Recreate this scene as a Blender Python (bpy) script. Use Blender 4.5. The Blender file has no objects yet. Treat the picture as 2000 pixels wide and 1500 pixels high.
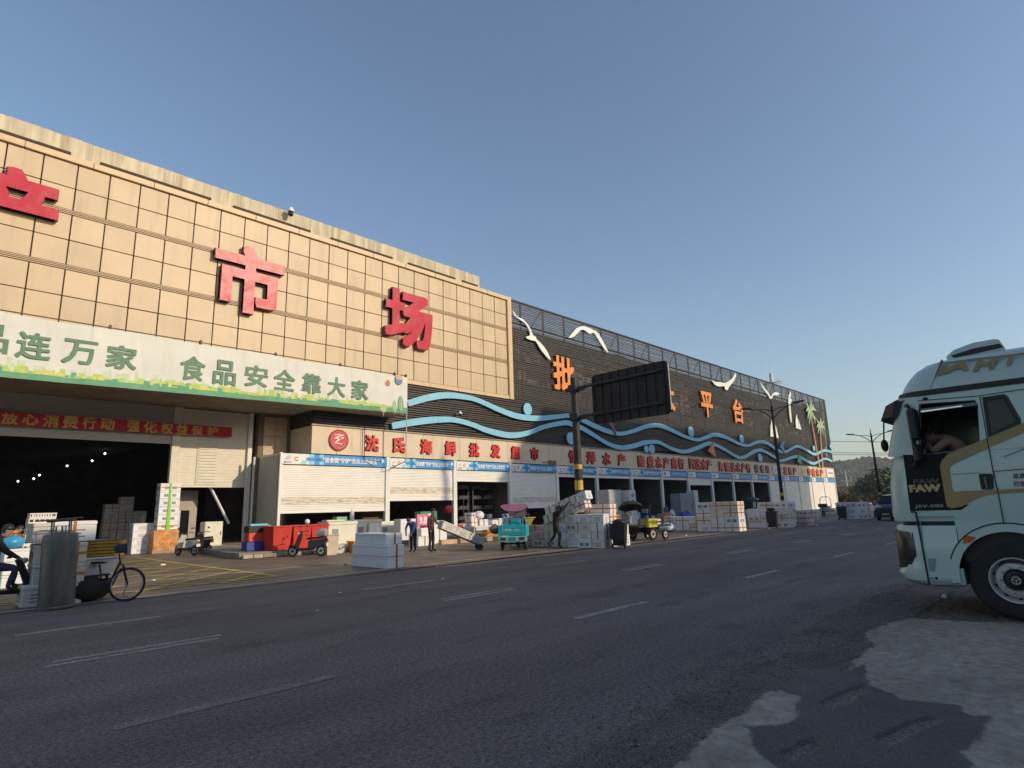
import bpy, bmesh, math, random
import numpy as np
from mathutils import Vector, Matrix, Euler
from mathutils.geometry import tessellate_polygon
R = math.radians
rnd = random.Random(7)
sc = bpy.context.scene
# ------------------------------------------------------------------ camera
FPX, YAW, PITCH, ROLL, H = 1176.6, R(43.983), R(11.709), R(-1.684), 1.65
_f = Vector((math.cos(PITCH)*math.cos(YAW), math.cos(PITCH)*math.sin(YAW), math.sin(PITCH)))
_r0 = Vector((math.sin(YAW), -math.cos(YAW), 0)); _u0 = _r0.cross(_f)
_r = math.cos(ROLL)*_r0 + math.sin(ROLL)*_u0
_u = -math.sin(ROLL)*_r0 + math.cos(ROLL)*_u0
camd = bpy.data.cameras.new('camera'); cam = bpy.data.objects.new('camera', camd)
sc.collection.objects.link(cam)
camd.sensor_width = 36; camd.lens = FPX/2000*36; camd.clip_end = 6000; camd.clip_start = 0.05
m = Matrix((( _r.x, _u.x, -_f.x, 0), (_r.y, _u.y, -_f.y, 0), (_r.z, _u.z, -_f.z, H), (0, 0, 0, 1)))
cam.matrix_world = m
sc.camera = cam
# ------------------------------------------------------------------ light
SUNV = Vector((0.39, -1, 0.44)).normalized()
EL = math.asin(SUNV.z); AZ = math.atan2(SUNV.x, SUNV.y)
w = bpy.data.worlds.new('World'); sc.world = w; w.use_nodes = True
nt = w.node_tree; nt.nodes.clear()
sky = nt.nodes.new('ShaderNodeTexSky'); sky.sky_type = 'NISHITA'; sky.sun_disc = False
sky.sun_elevation = EL; sky.sun_rotation = AZ; sky.altitude = 50
sky.air_density = 1.15; sky.dust_density = 1.0; sky.ozone_density = 2.0
bg = nt.nodes.new('ShaderNodeBackground'); bg.inputs['Strength'].default_value = 0.124
wo = nt.nodes.new('ShaderNodeOutputWorld')
nt.links.new(sky.outputs[0], bg.inputs[0]); nt.links.new(bg.outputs[0], wo.inputs[0])
sl = bpy.data.lights.new('sun', 'SUN'); sl.energy = 2.4; sl.angle = R(0.6); sl.color = (1, 0.83, 0.60)
so = bpy.data.objects.new('sun', sl); sc.collection.objects.link(so)
so.rotation_euler = SUNV.to_track_quat('Z', 'Y').to_euler()
vs = sc.view_settings; vs.view_transform = 'Standard'; vs.look = 'None'; vs.exposure = 0.38; vs.gamma = 1; vs.use_curve_mapping = False
sc.cycles.max_bounces = 6; sc.cycles.diffuse_bounces = 3; sc.cycles.transparent_max_bounces = 6
# ------------------------------------------------------------------ picture point -> place
def ray(px, py): return _f + _r*((px-1000)/FPX) - _u*((py-750)/FPX)
CO = Vector((0, 0, H))
def G(px, py, z=0.0): d = ray(px, py); return CO + d*((z-H)/d.z)
def FY(px, py, Y): d = ray(px, py); return CO + d*(Y/d.y)
def FX(px, py, X): d = ray(px, py); return CO + d*(X/d.x)
# ------------------------------------------------------------------ materials
MATS = {}
def M(name, col, rough=.6, metal=0, var=.12, scale=3.0, bump=0.0, bscale=30, coord='obj', stretch=(1, 1, 1),
      dirt=None, dcol=(.1, .08, .06), dscale=2.0, dstretch=(1, 1, 1), rnd_v=0.0, spec=.5, trans=0, emit=0, alpha=1, coat=0, speck=0, bdist=.02):
    if name in MATS: return MATS[name]
    mt = bpy.data.materials.new(name); mt.use_nodes = True; t = mt.node_tree; N = t.nodes; L = t.links
    b = N['Principled BSDF']; b.inputs['Roughness'].default_value = rough; b.inputs['Metallic'].default_value = metal
    b.inputs['Specular IOR Level'].default_value = spec
    if coat: b.inputs['Coat Weight'].default_value = coat; b.inputs['Coat Roughness'].default_value = .08
    if trans: b.inputs['Transmission Weight'].default_value = trans
    if alpha < 1: b.inputs['Alpha'].default_value = alpha
    tc = N.new('ShaderNodeTexCoord')
    if coord == 'obj':
        oi = N.new('ShaderNodeObjectInfo'); ml = N.new('ShaderNodeVectorMath'); ml.operation = 'ADD'
        sc2 = N.new('ShaderNodeMath'); sc2.operation = 'MULTIPLY'; sc2.inputs[1].default_value = 37.0
        L.new(oi.outputs['Random'], sc2.inputs[0]); L.new(tc.outputs['Object'], ml.inputs[0]); L.new(sc2.outputs[0], ml.inputs[1])
        vec = ml.outputs[0]
    else:
        g = N.new('ShaderNodeNewGeometry'); vec = g.outputs['Position']
    def noise(s, st, det=4):
        mp = N.new('ShaderNodeMapping'); mp.inputs['Scale'].default_value = st; L.new(vec, mp.inputs['Vector'])
        n = N.new('ShaderNodeTexNoise'); n.inputs['Scale'].default_value = s; n.inputs['Detail'].default_value = det
        L.new(mp.outputs[0], n.inputs['Vector']); return n
    n1 = noise(scale, stretch, 5)
    mx = N.new('ShaderNodeMix'); mx.data_type = 'RGBA'
    mx.inputs[6].default_value = (*[c*(1-var) for c in col], 1); mx.inputs[7].default_value = (*[min(1, c*(1+var)) for c in col], 1)
    rp = N.new('ShaderNodeMapRange'); rp.inputs[1].default_value = .3; rp.inputs[2].default_value = .7
    L.new(n1.outputs[0], rp.inputs[0]); L.new(rp.outputs[0], mx.inputs[0]); out = mx.outputs[2]
    if speck:
        n3 = noise(speck, (1, 1, 1), 2); mx3 = N.new('ShaderNodeMix'); mx3.data_type = 'RGBA'; mx3.blend_type = 'MULTIPLY'; mx3.inputs[0].default_value = 1
        cr = N.new('ShaderNodeValToRGB'); cr.color_ramp.elements[0].position = .35; cr.color_ramp.elements[0].color = (.55, .55, .55, 1)
        cr.color_ramp.elements[1].position = .68; cr.color_ramp.elements[1].color = (1.7, 1.65, 1.6, 1)
        L.new(n3.outputs[0], cr.inputs[0]); L.new(out, mx3.inputs[6]); L.new(cr.outputs[0], mx3.inputs[7]); out = mx3.outputs[2]
    if dirt:
        n2 = noise(dscale, dstretch, 6); mx2 = N.new('ShaderNodeMix'); mx2.data_type = 'RGBA'
        r2 = N.new('ShaderNodeMapRange'); r2.inputs[1].default_value = dirt; r2.inputs[2].default_value = dirt+.22; r2.inputs[4].default_value = .75
        L.new(n2.outputs[0], r2.inputs[0]); L.new(r2.outputs[0], mx2.inputs[0]); L.new(out, mx2.inputs[6]); mx2.inputs[7].default_value = (*dcol, 1); out = mx2.outputs[2]
    if rnd_v:
        oi2 = N.new('ShaderNodeObjectInfo'); mr = N.new('ShaderNodeMapRange'); mr.inputs[3].default_value = 1-rnd_v; mr.inputs[4].default_value = 1+rnd_v
        L.new(oi2.outputs['Random'], mr.inputs[0]); vm = N.new('ShaderNodeVectorMath'); vm.operation = 'SCALE'
        L.new(out, vm.inputs[0]); L.new(mr.outputs[0], vm.inputs[3]); out = vm.outputs[0]
    L.new(out, b.inputs['Base Color'])
    if bump:
        nb = noise(bscale, (1, 1, 1), 3); bp = N.new('ShaderNodeBump'); bp.inputs['Strength'].default_value = bump; bp.inputs['Distance'].default_value = bdist
        L.new(nb.outputs[0], bp.inputs['Height']); L.new(bp.outputs[0], b.inputs['Normal'])
    if emit:
        b.inputs['Emission Color'].default_value = (*col, 1); b.inputs['Emission Strength'].default_value = emit
    MATS[name] = mt; return mt
# ------------------------------------------------------------------ mesh builder
class MB:
    def __init__(s): s.v = []; s.f = []; s.m = []; s.M = Matrix(); s.mi = 0
    def add(s, vs_, fs):
        o = len(s.v); s.v += [tuple(s.M @ Vector(p)) for p in vs_]; s.f += [tuple(i+o for i in f) for f in fs]; s.m += [s.mi]*len(fs); return s
    def box(s, x0, y0, z0, x1, y1, z1, b=0):
        if x0 > x1: x0, x1 = x1, x0
        if y0 > y1: y0, y1 = y1, y0
        if z0 > z1: z0, z1 = z1, z0
        if not b:
            v = [(x0, y0, z0), (x1, y0, z0), (x1, y1, z0), (x0, y1, z0), (x0, y0, z1), (x1, y0, z1), (x1, y1, z1), (x0, y1, z1)]
            return s.add(v, [(0, 3, 2, 1), (4, 5, 6, 7), (0, 1, 5, 4), (1, 2, 6, 5), (2, 3, 7, 6), (3, 0, 4, 7)])
        def loop(i, z):
            X0, Y0, X1, Y1 = x0+i, y0+i, x1-i, y1-i; c = b
            return [(X0+c, Y0, z), (X1-c, Y0, z), (X1, Y0+c, z), (X1, Y1-c, z), (X1-c, Y1, z), (X0+c, Y1, z), (X0, Y1-c, z), (X0, Y0+c, z)]
        return s.loft([loop(b, z0), loop(0, z0+b), loop(0, z1-b), loop(b, z1)])
    def loft(s, loops, cap=True, closed=True):
        n = len(loops[0]); v = [p for l in loops for p in l]; f = []
        for i in range(len(loops)-1):
            for j in range(n if closed else n-1):
                a = i*n+j; b_ = i*n+(j+1) % n; f.append((a, b_, b_+n, a+n))
        if cap: f.append(tuple(range(n-1, -1, -1))); f.append(tuple(range((len(loops)-1)*n, len(loops)*n)))
        return s.add(v, f)
    def tube(s, pts, r, n=8, cap=True, sx=1.0):
        pts = [Vector(p) for p in pts]; rs = r if isinstance(r, (list, tuple)) else [r]*len(pts); loops = []; up = None
        for i, p in enumerate(pts):
            d = (pts[min(i+1, len(pts)-1)]-pts[max(i-1, 0)]).normalized()
            if up is None: up = Vector((0, 0, 1)) if abs(d.z) < .9 else Vector((1, 0, 0))
            a = (up - d*up.dot(d)).normalized(); up = a; b_ = d.cross(a)
            loops.append([tuple(p+a*math.cos(2*math.pi*k/n)*rs[i]+b_*math.sin(2*math.pi*k/n)*rs[i]*sx) for k in range(n)])
        return s.loft(loops, cap)
    def lathe(s, prof, n=20, c=(0, 0, 0), axis='z', cap=True):
        loops = []
        for r, z in prof:
            l = []
            for k in range(n):
                a = 2*math.pi*k/n; x, y = r*math.cos(a), r*math.sin(a)
                l.append({'z': (c[0]+x, c[1]+y, c[2]+z), 'y': (c[0]+y, c[1]+z, c[2]+x), 'x': (c[0]+z, c[1]+x, c[2]+y)}[axis])
            loops.append(l)
        return s.loft(loops, cap)
    def torus(s, c, Rr, r, axis='y', n=28, k=8, sq=1.0):
        v = []; f = []
        for i in range(n):
            a = 2*math.pi*i/n
            for j in range(k):
                b_ = 2*math.pi*j/k; q = Rr+r*math.cos(b_); h = r*sq*math.sin(b_); x, y = q*math.cos(a), q*math.sin(a)
                v.append({'z': (c[0]+x, c[1]+y, c[2]+h), 'y': (c[0]+x, c[1]+h, c[2]+y), 'x': (c[0]+h, c[1]+x, c[2]+y)}[axis])
                f.append((i*k+j, ((i+1) % n)*k+j, ((i+1) % n)*k+(j+1) % k, i*k+(j+1) % k))
        return s.add(v, f)
    def prism(s, poly, d0, d1, plane='xz', holes=()):
        loops = [list(poly)]+[list(h) for h in holes]
        flat = [p for l in loops for p in l]
        tris = tessellate_polygon([[Vector((p[0], p[1], 0)) for p in l] for l in loops])
        def P(p, d): return {'xz': (p[0], d, p[1]), 'yz': (d, p[0], p[1]), 'xy': (p[0], p[1], d)}[plane]
        n = len(flat); v = [P(p, d0) for p in flat]+[P(p, d1) for p in flat]
        f = [tuple(t) for t in tris]+[tuple(i+n for i in reversed(t)) for t in tris]
        o = 0
        for l in loops:
            k = len(l)
            for i in range(k): a = o+i; b_ = o+(i+1) % k; f.append((a, b_, b_+n, a+n))
            o += k
        return s.add(v, f)
    def sphere(s, c, r, n=12, m_=8):
        rx, ry, rz = r if isinstance(r, tuple) else (r, r, r); loops = []
        for i in range(m_+1):
            a = -math.pi/2+math.pi*i/m_; q = max(math.cos(a), .02)
            loops.append([(c[0]+rx*q*math.cos(2*math.pi*k/n), c[1]+ry*q*math.sin(2*math.pi*k/n), c[2]+rz*math.sin(a)) for k in range(n)])
        return s.loft(loops)
    def mesh(s, name, mats, smooth=False):
        me = bpy.data.meshes.new(name); me.from_pydata(s.v, [], s.f)
        for mt in (mats if isinstance(mats, (list, tuple)) else [mats]): me.materials.append(mt)
        if any(s.m): me.polygons.foreach_set('material_index', s.m)
        me.validate()
        bm = bmesh.new(); bm.from_mesh(me); bmesh.ops.recalc_face_normals(bm, faces=bm.faces); bm.to_mesh(me); bm.free()
        if smooth: me.shade_smooth(); me.set_sharp_from_angle(angle=R(smooth if smooth > 1 else 35))
        me.update(); return me
    def build(s, name, mats, parent=None, smooth=False, **k):
        return link(name, s.mesh(name, mats, smooth), parent, **k)
def link(name, me, parent=None, loc=None, rot=None, label=None, cat=None, group=None, kind=None):
    o = bpy.data.objects.new(name, me); sc.collection.objects.link(o)
    if parent: o.parent = parent
    if loc is not None: o.location = loc
    if rot is not None: o.rotation_euler = rot
    tag(o, label, cat, group, kind); return o
def tag(o, label=None, cat=None, group=None, kind=None):
    if label: o['label'] = label
    if cat: o['category'] = cat
    if group: o['group'] = group
    if kind: o['kind'] = kind
    return o
def thing(name, label, cat, loc=(0, 0, 0), rz=0, group=None, rot=None):
    return link(name, None, None, loc, rot or (0, 0, rz), label, cat, group)
def copy_tree(o, parent=None):
    c = o.copy(); sc.collection.objects.link(c); c.parent = parent
    for ch in o.children: copy_tree(ch, c)
    return c
# text as solid letters, fitted to a w x h rectangle centred on the origin, standing in the xz plane and facing -y
TXT = {}
def glyph(s, w_, h_, depth=.03, bold=0.0, bev=0.0, shear=0.0, keep=False):
    key = (s, round(w_, 3), round(h_, 3), depth, bold, bev, shear)
    if key in TXT: return TXT[key]
    cu = bpy.data.curves.new('t', 'FONT'); cu.body = s; cu.size = 1; cu.extrude = .5; cu.shear = shear; cu.resolution_u = 3
    o = bpy.data.objects.new('t', cu); sc.collection.objects.link(o)
    dg = bpy.context.evaluated_depsgraph_get(); me = bpy.data.meshes.new_from_object(o.evaluated_get(dg))
    bpy.data.objects.remove(o)
    n = len(me.vertices); a = np.zeros(n*3); me.vertices.foreach_get('co', a); a = a.reshape(-1, 3)
    fs = [tuple(p.vertices) for p in me.polygons]
    if bold:      # heavier strokes: the same glyph struck again round a small circle
        sh = [(0, 0)]+[(bold*p, bold*q) for p, q in ((1, 1), (1, 0), (1, -1), (0, -1), (-1, -1), (-1, 0), (-1, 1), (0, 1))]
        aa = []; ff = []
        for i, (dx, dy) in enumerate(sh):
            c = a.copy(); c[:, 0] += dx; c[:, 1] += dy; c[:, 2] += .012*(i-4); aa.append(c); ff += [tuple(v+i*n for v in f) for f in fs]
        a = np.concatenate(aa); fs = ff
    mn, mxx = a.min(0), a.max(0)
    sx = w_/max(mxx[0]-mn[0], 1e-6); sz = h_/max(mxx[1]-mn[1], 1e-6)
    X = (a[:, 0]-(mn[0]+mxx[0])/2)*sx; Z = (a[:, 1]-(mn[1]+mxx[1])/2)*sz; Yv = -(a[:, 2])*depth
    me = bpy.data.meshes.new('text'); me.from_pydata(np.stack([X, Yv, Z], 1).tolist(), [], fs); me.update()
    TXT[key] = me; return me
def text(name, s, w_, h_, loc, mat, parent=None, depth=.03, bold=0.0, rot=None, shear=0.0, **k):
    me = glyph(s, w_, h_, depth, bold, 0, shear)
    if len(me.materials) and me.materials[0] != mat: me = me.copy(); me.materials.clear()
    if not len(me.materials): me.materials.append(mat)
    return link(name, me, parent, loc, rot, **k)
def noise3(x, y, z=0): from mathutils import noise as _n; return _n.noise(Vector((x, y, z)))
# ================================================================== GROUND
def asphalt_mat():
    mt = bpy.data.materials.new('asphalt'); mt.use_nodes = True; t = mt.node_tree; N = t.nodes; L = t.links; b = N['Principled BSDF']
    g = N.new('ShaderNodeNewGeometry')
    def nz(s, st=(1, 1, 1), det=3, rg=.5):
        mp = N.new('ShaderNodeMapping'); mp.inputs['Scale'].default_value = st; L.new(g.outputs['Position'], mp.inputs['Vector']); n = N.new('ShaderNodeTexNoise'); n.inputs['Scale'].default_value = s; n.inputs['Detail'].default_value = det; n.inputs['Roughness'].default_value = rg; L.new(mp.outputs[0], n.inputs['Vector']); return n.outputs[0]
    def mr(x, a, b_, c, d):
        m_ = N.new('ShaderNodeMapRange'); m_.inputs[1].default_value = a; m_.inputs[2].default_value = b_; m_.inputs[3].default_value = c; m_.inputs[4].default_value = d; L.new(x, m_.inputs[0]); return m_.outputs[0]
    def mul(a, b_): m_ = N.new('ShaderNodeMath'); m_.operation = 'MULTIPLY'; L.new(a, m_.inputs[0]); L.new(b_, m_.inputs[1]); return m_.outputs[0]
    v = mr(nz(75, det=3, rg=.8), .33, .67, .25, 1.95)                # aggregate
    v = mul(v, mr(nz(24, det=4, rg=.7), .32, .68, .42, 1.62))           # clumps
    v = mul(v, mr(nz(.8, (.12, 1.3, 1), 4), .35, .65, .84, 1.14))      # tyre-polished lanes run with the traffic
    v = mul(v, mr(nz(.35, (.5, 1, 1), 5), .35, .65, .88, 1.12)); v = mul(v, mr(nz(1.7, (.4, 1, 1), 6), .56, .68, 1, .74))   # stains
    cr = N.new('ShaderNodeVectorMath'); cr.operation = 'SCALE'; cr.inputs[0].default_value = (.142, .118, .104); L.new(v, cr.inputs[3]); L.new(cr.outputs[0], b.inputs['Base Color'])
    vo = N.new('ShaderNodeTexVoronoi'); vo.inputs['Scale'].default_value = 95; L.new(g.outputs['Position'], vo.inputs['Vector'])
    bp = N.new('ShaderNodeBump'); bp.inputs['Strength'].default_value = .45; bp.inputs['Distance'].default_value = .006; L.new(vo.outputs['Distance'], bp.inputs['Height']); L.new(bp.outputs[0], b.inputs['Normal'])
    b.inputs['Roughness'].default_value = .86; b.inputs['Specular IOR Level'].default_value = .35; MATS['asphalt'] = mt; return mt
asphalt = asphalt_mat()
forec = M('forecourt_asphalt', (.155, .124, .095), .55, var=.35, scale=.9, bump=.5, bscale=40, coord='geo', speck=40, dirt=.52, dcol=(.08, .066, .053), dscale=.6, dstretch=(.5, 1.3, 1))
earth = M('earth', (.09, .085, .06), .95, var=.3, scale=.05, coord='geo')
concrete = M('apron_concrete', (.29, .25, .20), .88, var=.13, scale=1.6, bump=.45, bscale=30, coord='geo', speck=60, dirt=.60, dcol=(.20, .17, .14), dscale=1.6, dstretch=(.5, 1.8, 1))
gravelm = M('gravel_dirt', (.15, .12, .095), .95, var=.35, scale=6, bump=1.0, bscale=60, coord='geo', speck=90)
paint = M('worn_road_paint', (.30, .27, .24), .8, var=.2, scale=5, coord='geo', speck=45, dirt=.50, dcol=(.15, .13, .12), dscale=9)
paintw = M('edge_line_paint', (.52, .49, .44), .8, var=.2, scale=3, coord='geo', dirt=.52, dcol=(.10, .09, .08), dscale=4)
paintd = M('faded_road_paint', (.19, .17, .155), .8, var=.15, scale=5, coord='geo', speck=45, dirt=.47, dcol=(.12, .105, .10), dscale=7)
yellowp = M('yellow_hatch_paint', (.58, .42, .12), .75, var=.2, scale=4, coord='geo', dirt=.52, dcol=(.12, .09, .06), dscale=3)
def sheet(name, pts, z, mt, kind='structure', parent=None, th=0.0):
    mb = MB()
    if th: mb.prism(pts, z-th, z, 'xy')
    else: mb.add([(p[0], p[1], z) for p in pts], [tuple(t) for t in tessellate_polygon([[Vector((p[0], p[1], 0)) for p in pts]])])
    me = mb.mesh(name, mt)
    if not th:
        for p in me.polygons:
            if p.normal.z < 0: me.flip_normals(); break
    return link(name, me, parent, kind=kind)
sheet('ground', [(-2500, -2500), (3500, -2500), (3500, 3500), (-2500, 3500)], -.03, earth)
sheet('road', [(-60, -9), (420, -9), (420, 15.3), (-60, 15.3)], 0, asphalt)
sheet('forecourt', [(-60, 15.3), (230, 15.3), (230, 36.2), (-60, 36.2)], 0, forec)
sheet('forecourt_far', [(111.6, 36.2), (230, 36.2), (230, 75), (111.6, 75)], 0, forec)
def stripe(name, pts, wd, z, mt, jit=.012, seg=.5, **k):
    mb = MB()
    for a, b in zip(pts[:-1], pts[1:]):
        a, b = Vector(a), Vector(b); d = (b-a); L_ = d.length; d.normalize(); nn = Vector((-d.y, d.x)); n = max(2, int(L_/seg)); v = []; f = []
        for i in range(n+1):
            p = a+d*(L_*i/n)
            v += [(*(p+nn*(wd/2+rnd.uniform(-jit, jit))), z), (*(p-nn*(wd/2+rnd.uniform(-jit, jit))), z)]
        for i in range(n): f.append((2*i+1, 2*i+3, 2*i+2, 2*i))
        mb.add(v, f)
    return mb.build(name, mt, **dict(dict(kind='structure'), **k))
for k in range(-2, 12):   # lanes dashes: 2 m paint on a 6 m pitch
    x0 = 1.53+6.0*k
    stripe('lane_marking', [(x0, 6.08), (x0+1.98, 6.08)], .15, .004, paintd if k < 1 else paint, seg=.2)
    stripe('lane_marking', [(x0+.1, 12.12), (x0+2.08, 12.12)], .15, .004, paint, seg=.2)
    stripe('lane_marking', [(x0+.14, 9.45), (x0+2.1, 9.45)], .12, .004, paint, seg=.2)
    stripe('lane_marking', [(x0+.02, 9.22), (x0+1.98, 9.22)], .12, .004, paint, seg=.2)
stripe('edge_line', [(-30, 15.42), (2, 15.42), (14, 15.95), (40, 15.6), (110, 15.5)], .13, .006, paintw, jit=.02)
stripe('edge_line', [(-4, 19.1), (3, 19.1), (11, 19.4)], .10, .006, paintw, jit=.02)
stripe('edge_line', [(11.9, 19.5), (18, 18.9)], .10, .006, paintw, jit=.03)
stripe('parking_line', [(24, 17.9), (31, 17.2)], .10, .006, paint, jit=.03)
# gutter band between road and forecourt
sheet('gutter', [(-30, 15.0), (8, 15.0), (16, 15.35), (60, 15.2), (60, 15.31), (8, 15.31), (-30, 15.31)], .004, M('gutter_dirt', (.10, .08, .065), .9, var=.35, scale=2, coord='geo', bump=.6, bscale=30))
# yellow box hatching in front of the hall
hx0, hx1, hy0, hy1 = -3, 8.2, 16.6, 31.5
def clipseg(p, d):
    ts = []
    for (lo, hi, i) in ((hx0, hx1, 0), (hy0, hy1, 1)):
        a, b = (lo-p[i])/d[i], (hi-p[i])/d[i]; ts.append((min(a, b), max(a, b)))
    t0, t1 = max(t[0] for t in ts), min(t[1] for t in ts); return (t0, t1) if t1-t0 > .3 else None
for i in range(-9, 13):
    for sg in (1, -1):
        p = (2.6+i*1.9, 24); d = (.72, sg*.69); q = clipseg(p, d)
        if q: stripe('hatch_line', [(p[0]+d[0]*q[0], p[1]+d[1]*q[0]), (p[0]+d[0]*q[1], p[1]+d[1]*q[1])], .13, .008+(.002 if sg > 0 else 0), yellowp, jit=.025)
stripe('hatch_border', [(hx0, hy0), (hx1-.3, hy0+.3), (hx1, hy1)], .16, .013, yellowp, jit=.025)
# near verge: broken concrete apron, gravel strip, asphalt patch and potholes
def ragged(pts, amp, seg=.12, seed=0):
    r_ = random.Random(seed); out = []
    for i, a in enumerate(pts):
        b = pts[(i+1) % len(pts)]; a_, b_ = Vector(a[:2]), Vector(b[:2]); far = max(a_.length, b_.length) > 14
        n = 1 if far else max(1, int((b_-a_).length/seg))
        for k in range(n):
            p = a_+(b_-a_)*k/n; out.append((p.x+r_.uniform(-amp, amp)*(0 if far else 1), p.y+r_.uniform(-amp, amp)*(0 if far else 1)))
    return out
gp = [G(900, 1560), G(1180, 1440), G(1330, 1352), G(1470, 1283), G(1600, 1205), G(1700, 1162), G(1770, 1142)]
def sdist(PX, PY, poly):      # distance to a polygon's edge, positive inside
    n = len(poly); d = np.full(PX.shape, 1e9); ins = np.zeros(PX.shape, bool)
    for i in range(n):
        x0, y0 = poly[i][:2]; x1, y1 = poly[(i+1) % n][:2]; ex, ey = x1-x0, y1-y0; t_ = np.clip(((PX-x0)*ex+(PY-y0)*ey)/(ex*ex+ey*ey+1e-12), 0, 1)
        d = np.minimum(d, np.hypot(PX-x0-ex*t_, PY-y0-ey*t_)); c = ((y0 > PY) != (y1 > PY)); ins ^= c & (PX < (x1-x0)*(PY-y0)/((y1-y0) if y1 != y0 else 1e-9)+x0)
    return np.where(ins, d, -d)
nrg = np.random.RandomState(5); GT = nrg.rand(256, 256)
def vnoise(x, y, s_):
    x = x*s_; y = y*s_; xi = np.floor(x).astype(int); yi = np.floor(y).astype(int); fx = x-xi; fy = y-yi; fx = fx*fx*(3-2*fx); fy = fy*fy*(3-2*fy)
    g_ = lambda i, k: GT[i % 256, k % 256]
    return (g_(xi, yi)*(1-fx)+g_(xi+1, yi)*fx)*(1-fy)+(g_(xi, yi+1)*(1-fx)+g_(xi+1, yi+1)*fx)*fy
def fbm(x, y, s_, o=4): return sum(vnoise(x+17.3*k, y-9.1*k, s_*2.1**k)*.5**k for k in range(o))/sum(.5**k for k in range(o))
xs = np.concatenate([np.linspace(.2, 12.5, 560), np.linspace(12.6, 60, 60)]); ys = np.concatenate([np.linspace(-8.98, -.6, 14), np.linspace(-.57, 3.75, 250)])
PX, PY = np.meshgrid(xs, ys, indexing='ij')
gpl = [tuple(p)[:2] for p in gp]+[(20, 3.2), (60, 3.3), (60, -20), (-5, -20), (-.2, .5)]
ap = [(1300, 1530), (1345, 1490), (1385, 1430), (1470, 1385), (1500, 1360), (1570, 1340), (1640, 1325), (1675, 1290), (1710, 1265), (1685, 1245), (1715, 1225), (1775, 1211), (2020, 1221)]
apl = [tuple(G(*p))[:2] for p in ap]+[(14, 1.0), (70, 1.0), (70, -20), (2.2, -20), (2.6, .2)]
dk = [(1500, 1345), (1560, 1320), (1640, 1318), (1690, 1300), (1700, 1345), (1760, 1372), (1880, 1382), (1900, 1400), (1950, 1400), (1930, 1440), (1890, 1475), (1885, 1520), (1560, 1530), (1480, 1480), (1455, 1425), (1520, 1425), (1560, 1400), (1555, 1365)]
dkl = [tuple(G(*p))[:2] for p in dk]
w1 = (fbm(PX, PY, 5)-.5)*.30+(fbm(PX, PY, 22, 3)-.5)*.10
sg_, sa, sd_ = sdist(PX, PY, gpl)+w1*.6, sdist(PX, PY, apl)+w1*.5, sdist(PX, PY, dkl)+w1*.45
sst = lambda x, a, b: (lambda t: t*t*(3-2*t))(np.clip((x-a)/(b-a), 0, 1))
grav = sst(sg_, -.02, .12); conc = sst(sa+(fbm(PX, PY, 40, 3)-.5)*.06, -.025, .025); pat = sst(sd_, -.02, .02)
rough = (fbm(PX, PY, 14, 5)-.42)*.045+(fbm(PX, PY, 60, 2)-.5)*.012
Z = -.012+.020*grav+rough*grav
Z = Z*(1-conc)+conc*(.020+(fbm(PX, PY, 3)-.5)*.008+(fbm(PX, PY, 40, 2)-.5)*.0016)
Z = Z*(1-pat)+pat*(.022+(fbm(PX, PY, 30, 3)-.5)*.006)
sand = np.zeros_like(Z)
for pp in ([(1466, 1290), (1490, 1277), (1520, 1262), (1545, 1256), (1564, 1259), (1535, 1277), (1512, 1288), (1490, 1297), (1478, 1300)], [(1612, 1377), (1640, 1364), (1665, 1352), (1690, 1344), (1698, 1349), (1680, 1366), (1660, 1376), (1635, 1387), (1626, 1390)], [(1720, 1447), (1750, 1435), (1785, 1418), (1830, 1407), (1848, 1410), (1815, 1427), (1780, 1442), (1750, 1456), (1734, 1461)], [(1535, 1477), (1560, 1468), (1580, 1457), (1604, 1450), (1608, 1457), (1592, 1474), (1575, 1480), (1556, 1489), (1546, 1493)]):
    q_ = sdist(PX, PY, [tuple(G(*p))[:2] for p in pp])+(fbm(PX, PY, 24, 4)-.40)*.08; up_ = sdist(PX, PY-.035, [tuple(G(*p))[:2] for p in pp])
    sand = np.maximum(sand, sst(q_, -.004, .012)); Z -= .030*sst(np.maximum(q_, up_), -.006, .010); Z += sst(q_, -.004, .02)*(.012*(fbm(PX, PY, 45, 3)))
me = bpy.data.meshes.new('verge'); nx, ny = PX.shape; idx = np.arange(nx*ny).reshape(nx, ny)
vv = np.stack([PX, PY, Z], -1).reshape(-1, 3); ff = np.stack([idx[:-1, :-1], idx[1:, :-1], idx[1:, 1:], idx[:-1, 1:]], -1).reshape(-1, 4)
keep = (Z[:-1, :-1] > -.0118).ravel() | (Z[1:, 1:] > -.0118).ravel(); ff = ff[keep]
me.from_pydata(vv.tolist(), [], ff.tolist()); me.polygons.foreach_set('use_smooth', np.ones(len(ff), bool))
for nm_, arr in (('conc', conc), ('pat', pat), ('sand', sand)):
    at_ = me.attributes.new(nm_, 'FLOAT', 'POINT'); at_.data.foreach_set('value', arr.ravel().astype(np.float32))
vm_ = bpy.data.materials.new('broken_verge'); vm_.use_nodes = True; t_ = vm_.node_tree; N_ = t_.nodes; L_n = t_.links; bs = N_['Principled BSDF']; gm = N_.new('ShaderNodeNewGeometry')
def nz_(s_, det=4, rg=.6):
    n = N_.new('ShaderNodeTexNoise'); n.inputs['Scale'].default_value = s_; n.inputs['Detail'].default_value = det; n.inputs['Roughness'].default_value = rg; L_n.new(gm.outputs['Position'], n.inputs['Vector']); return n.outputs[0]
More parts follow.
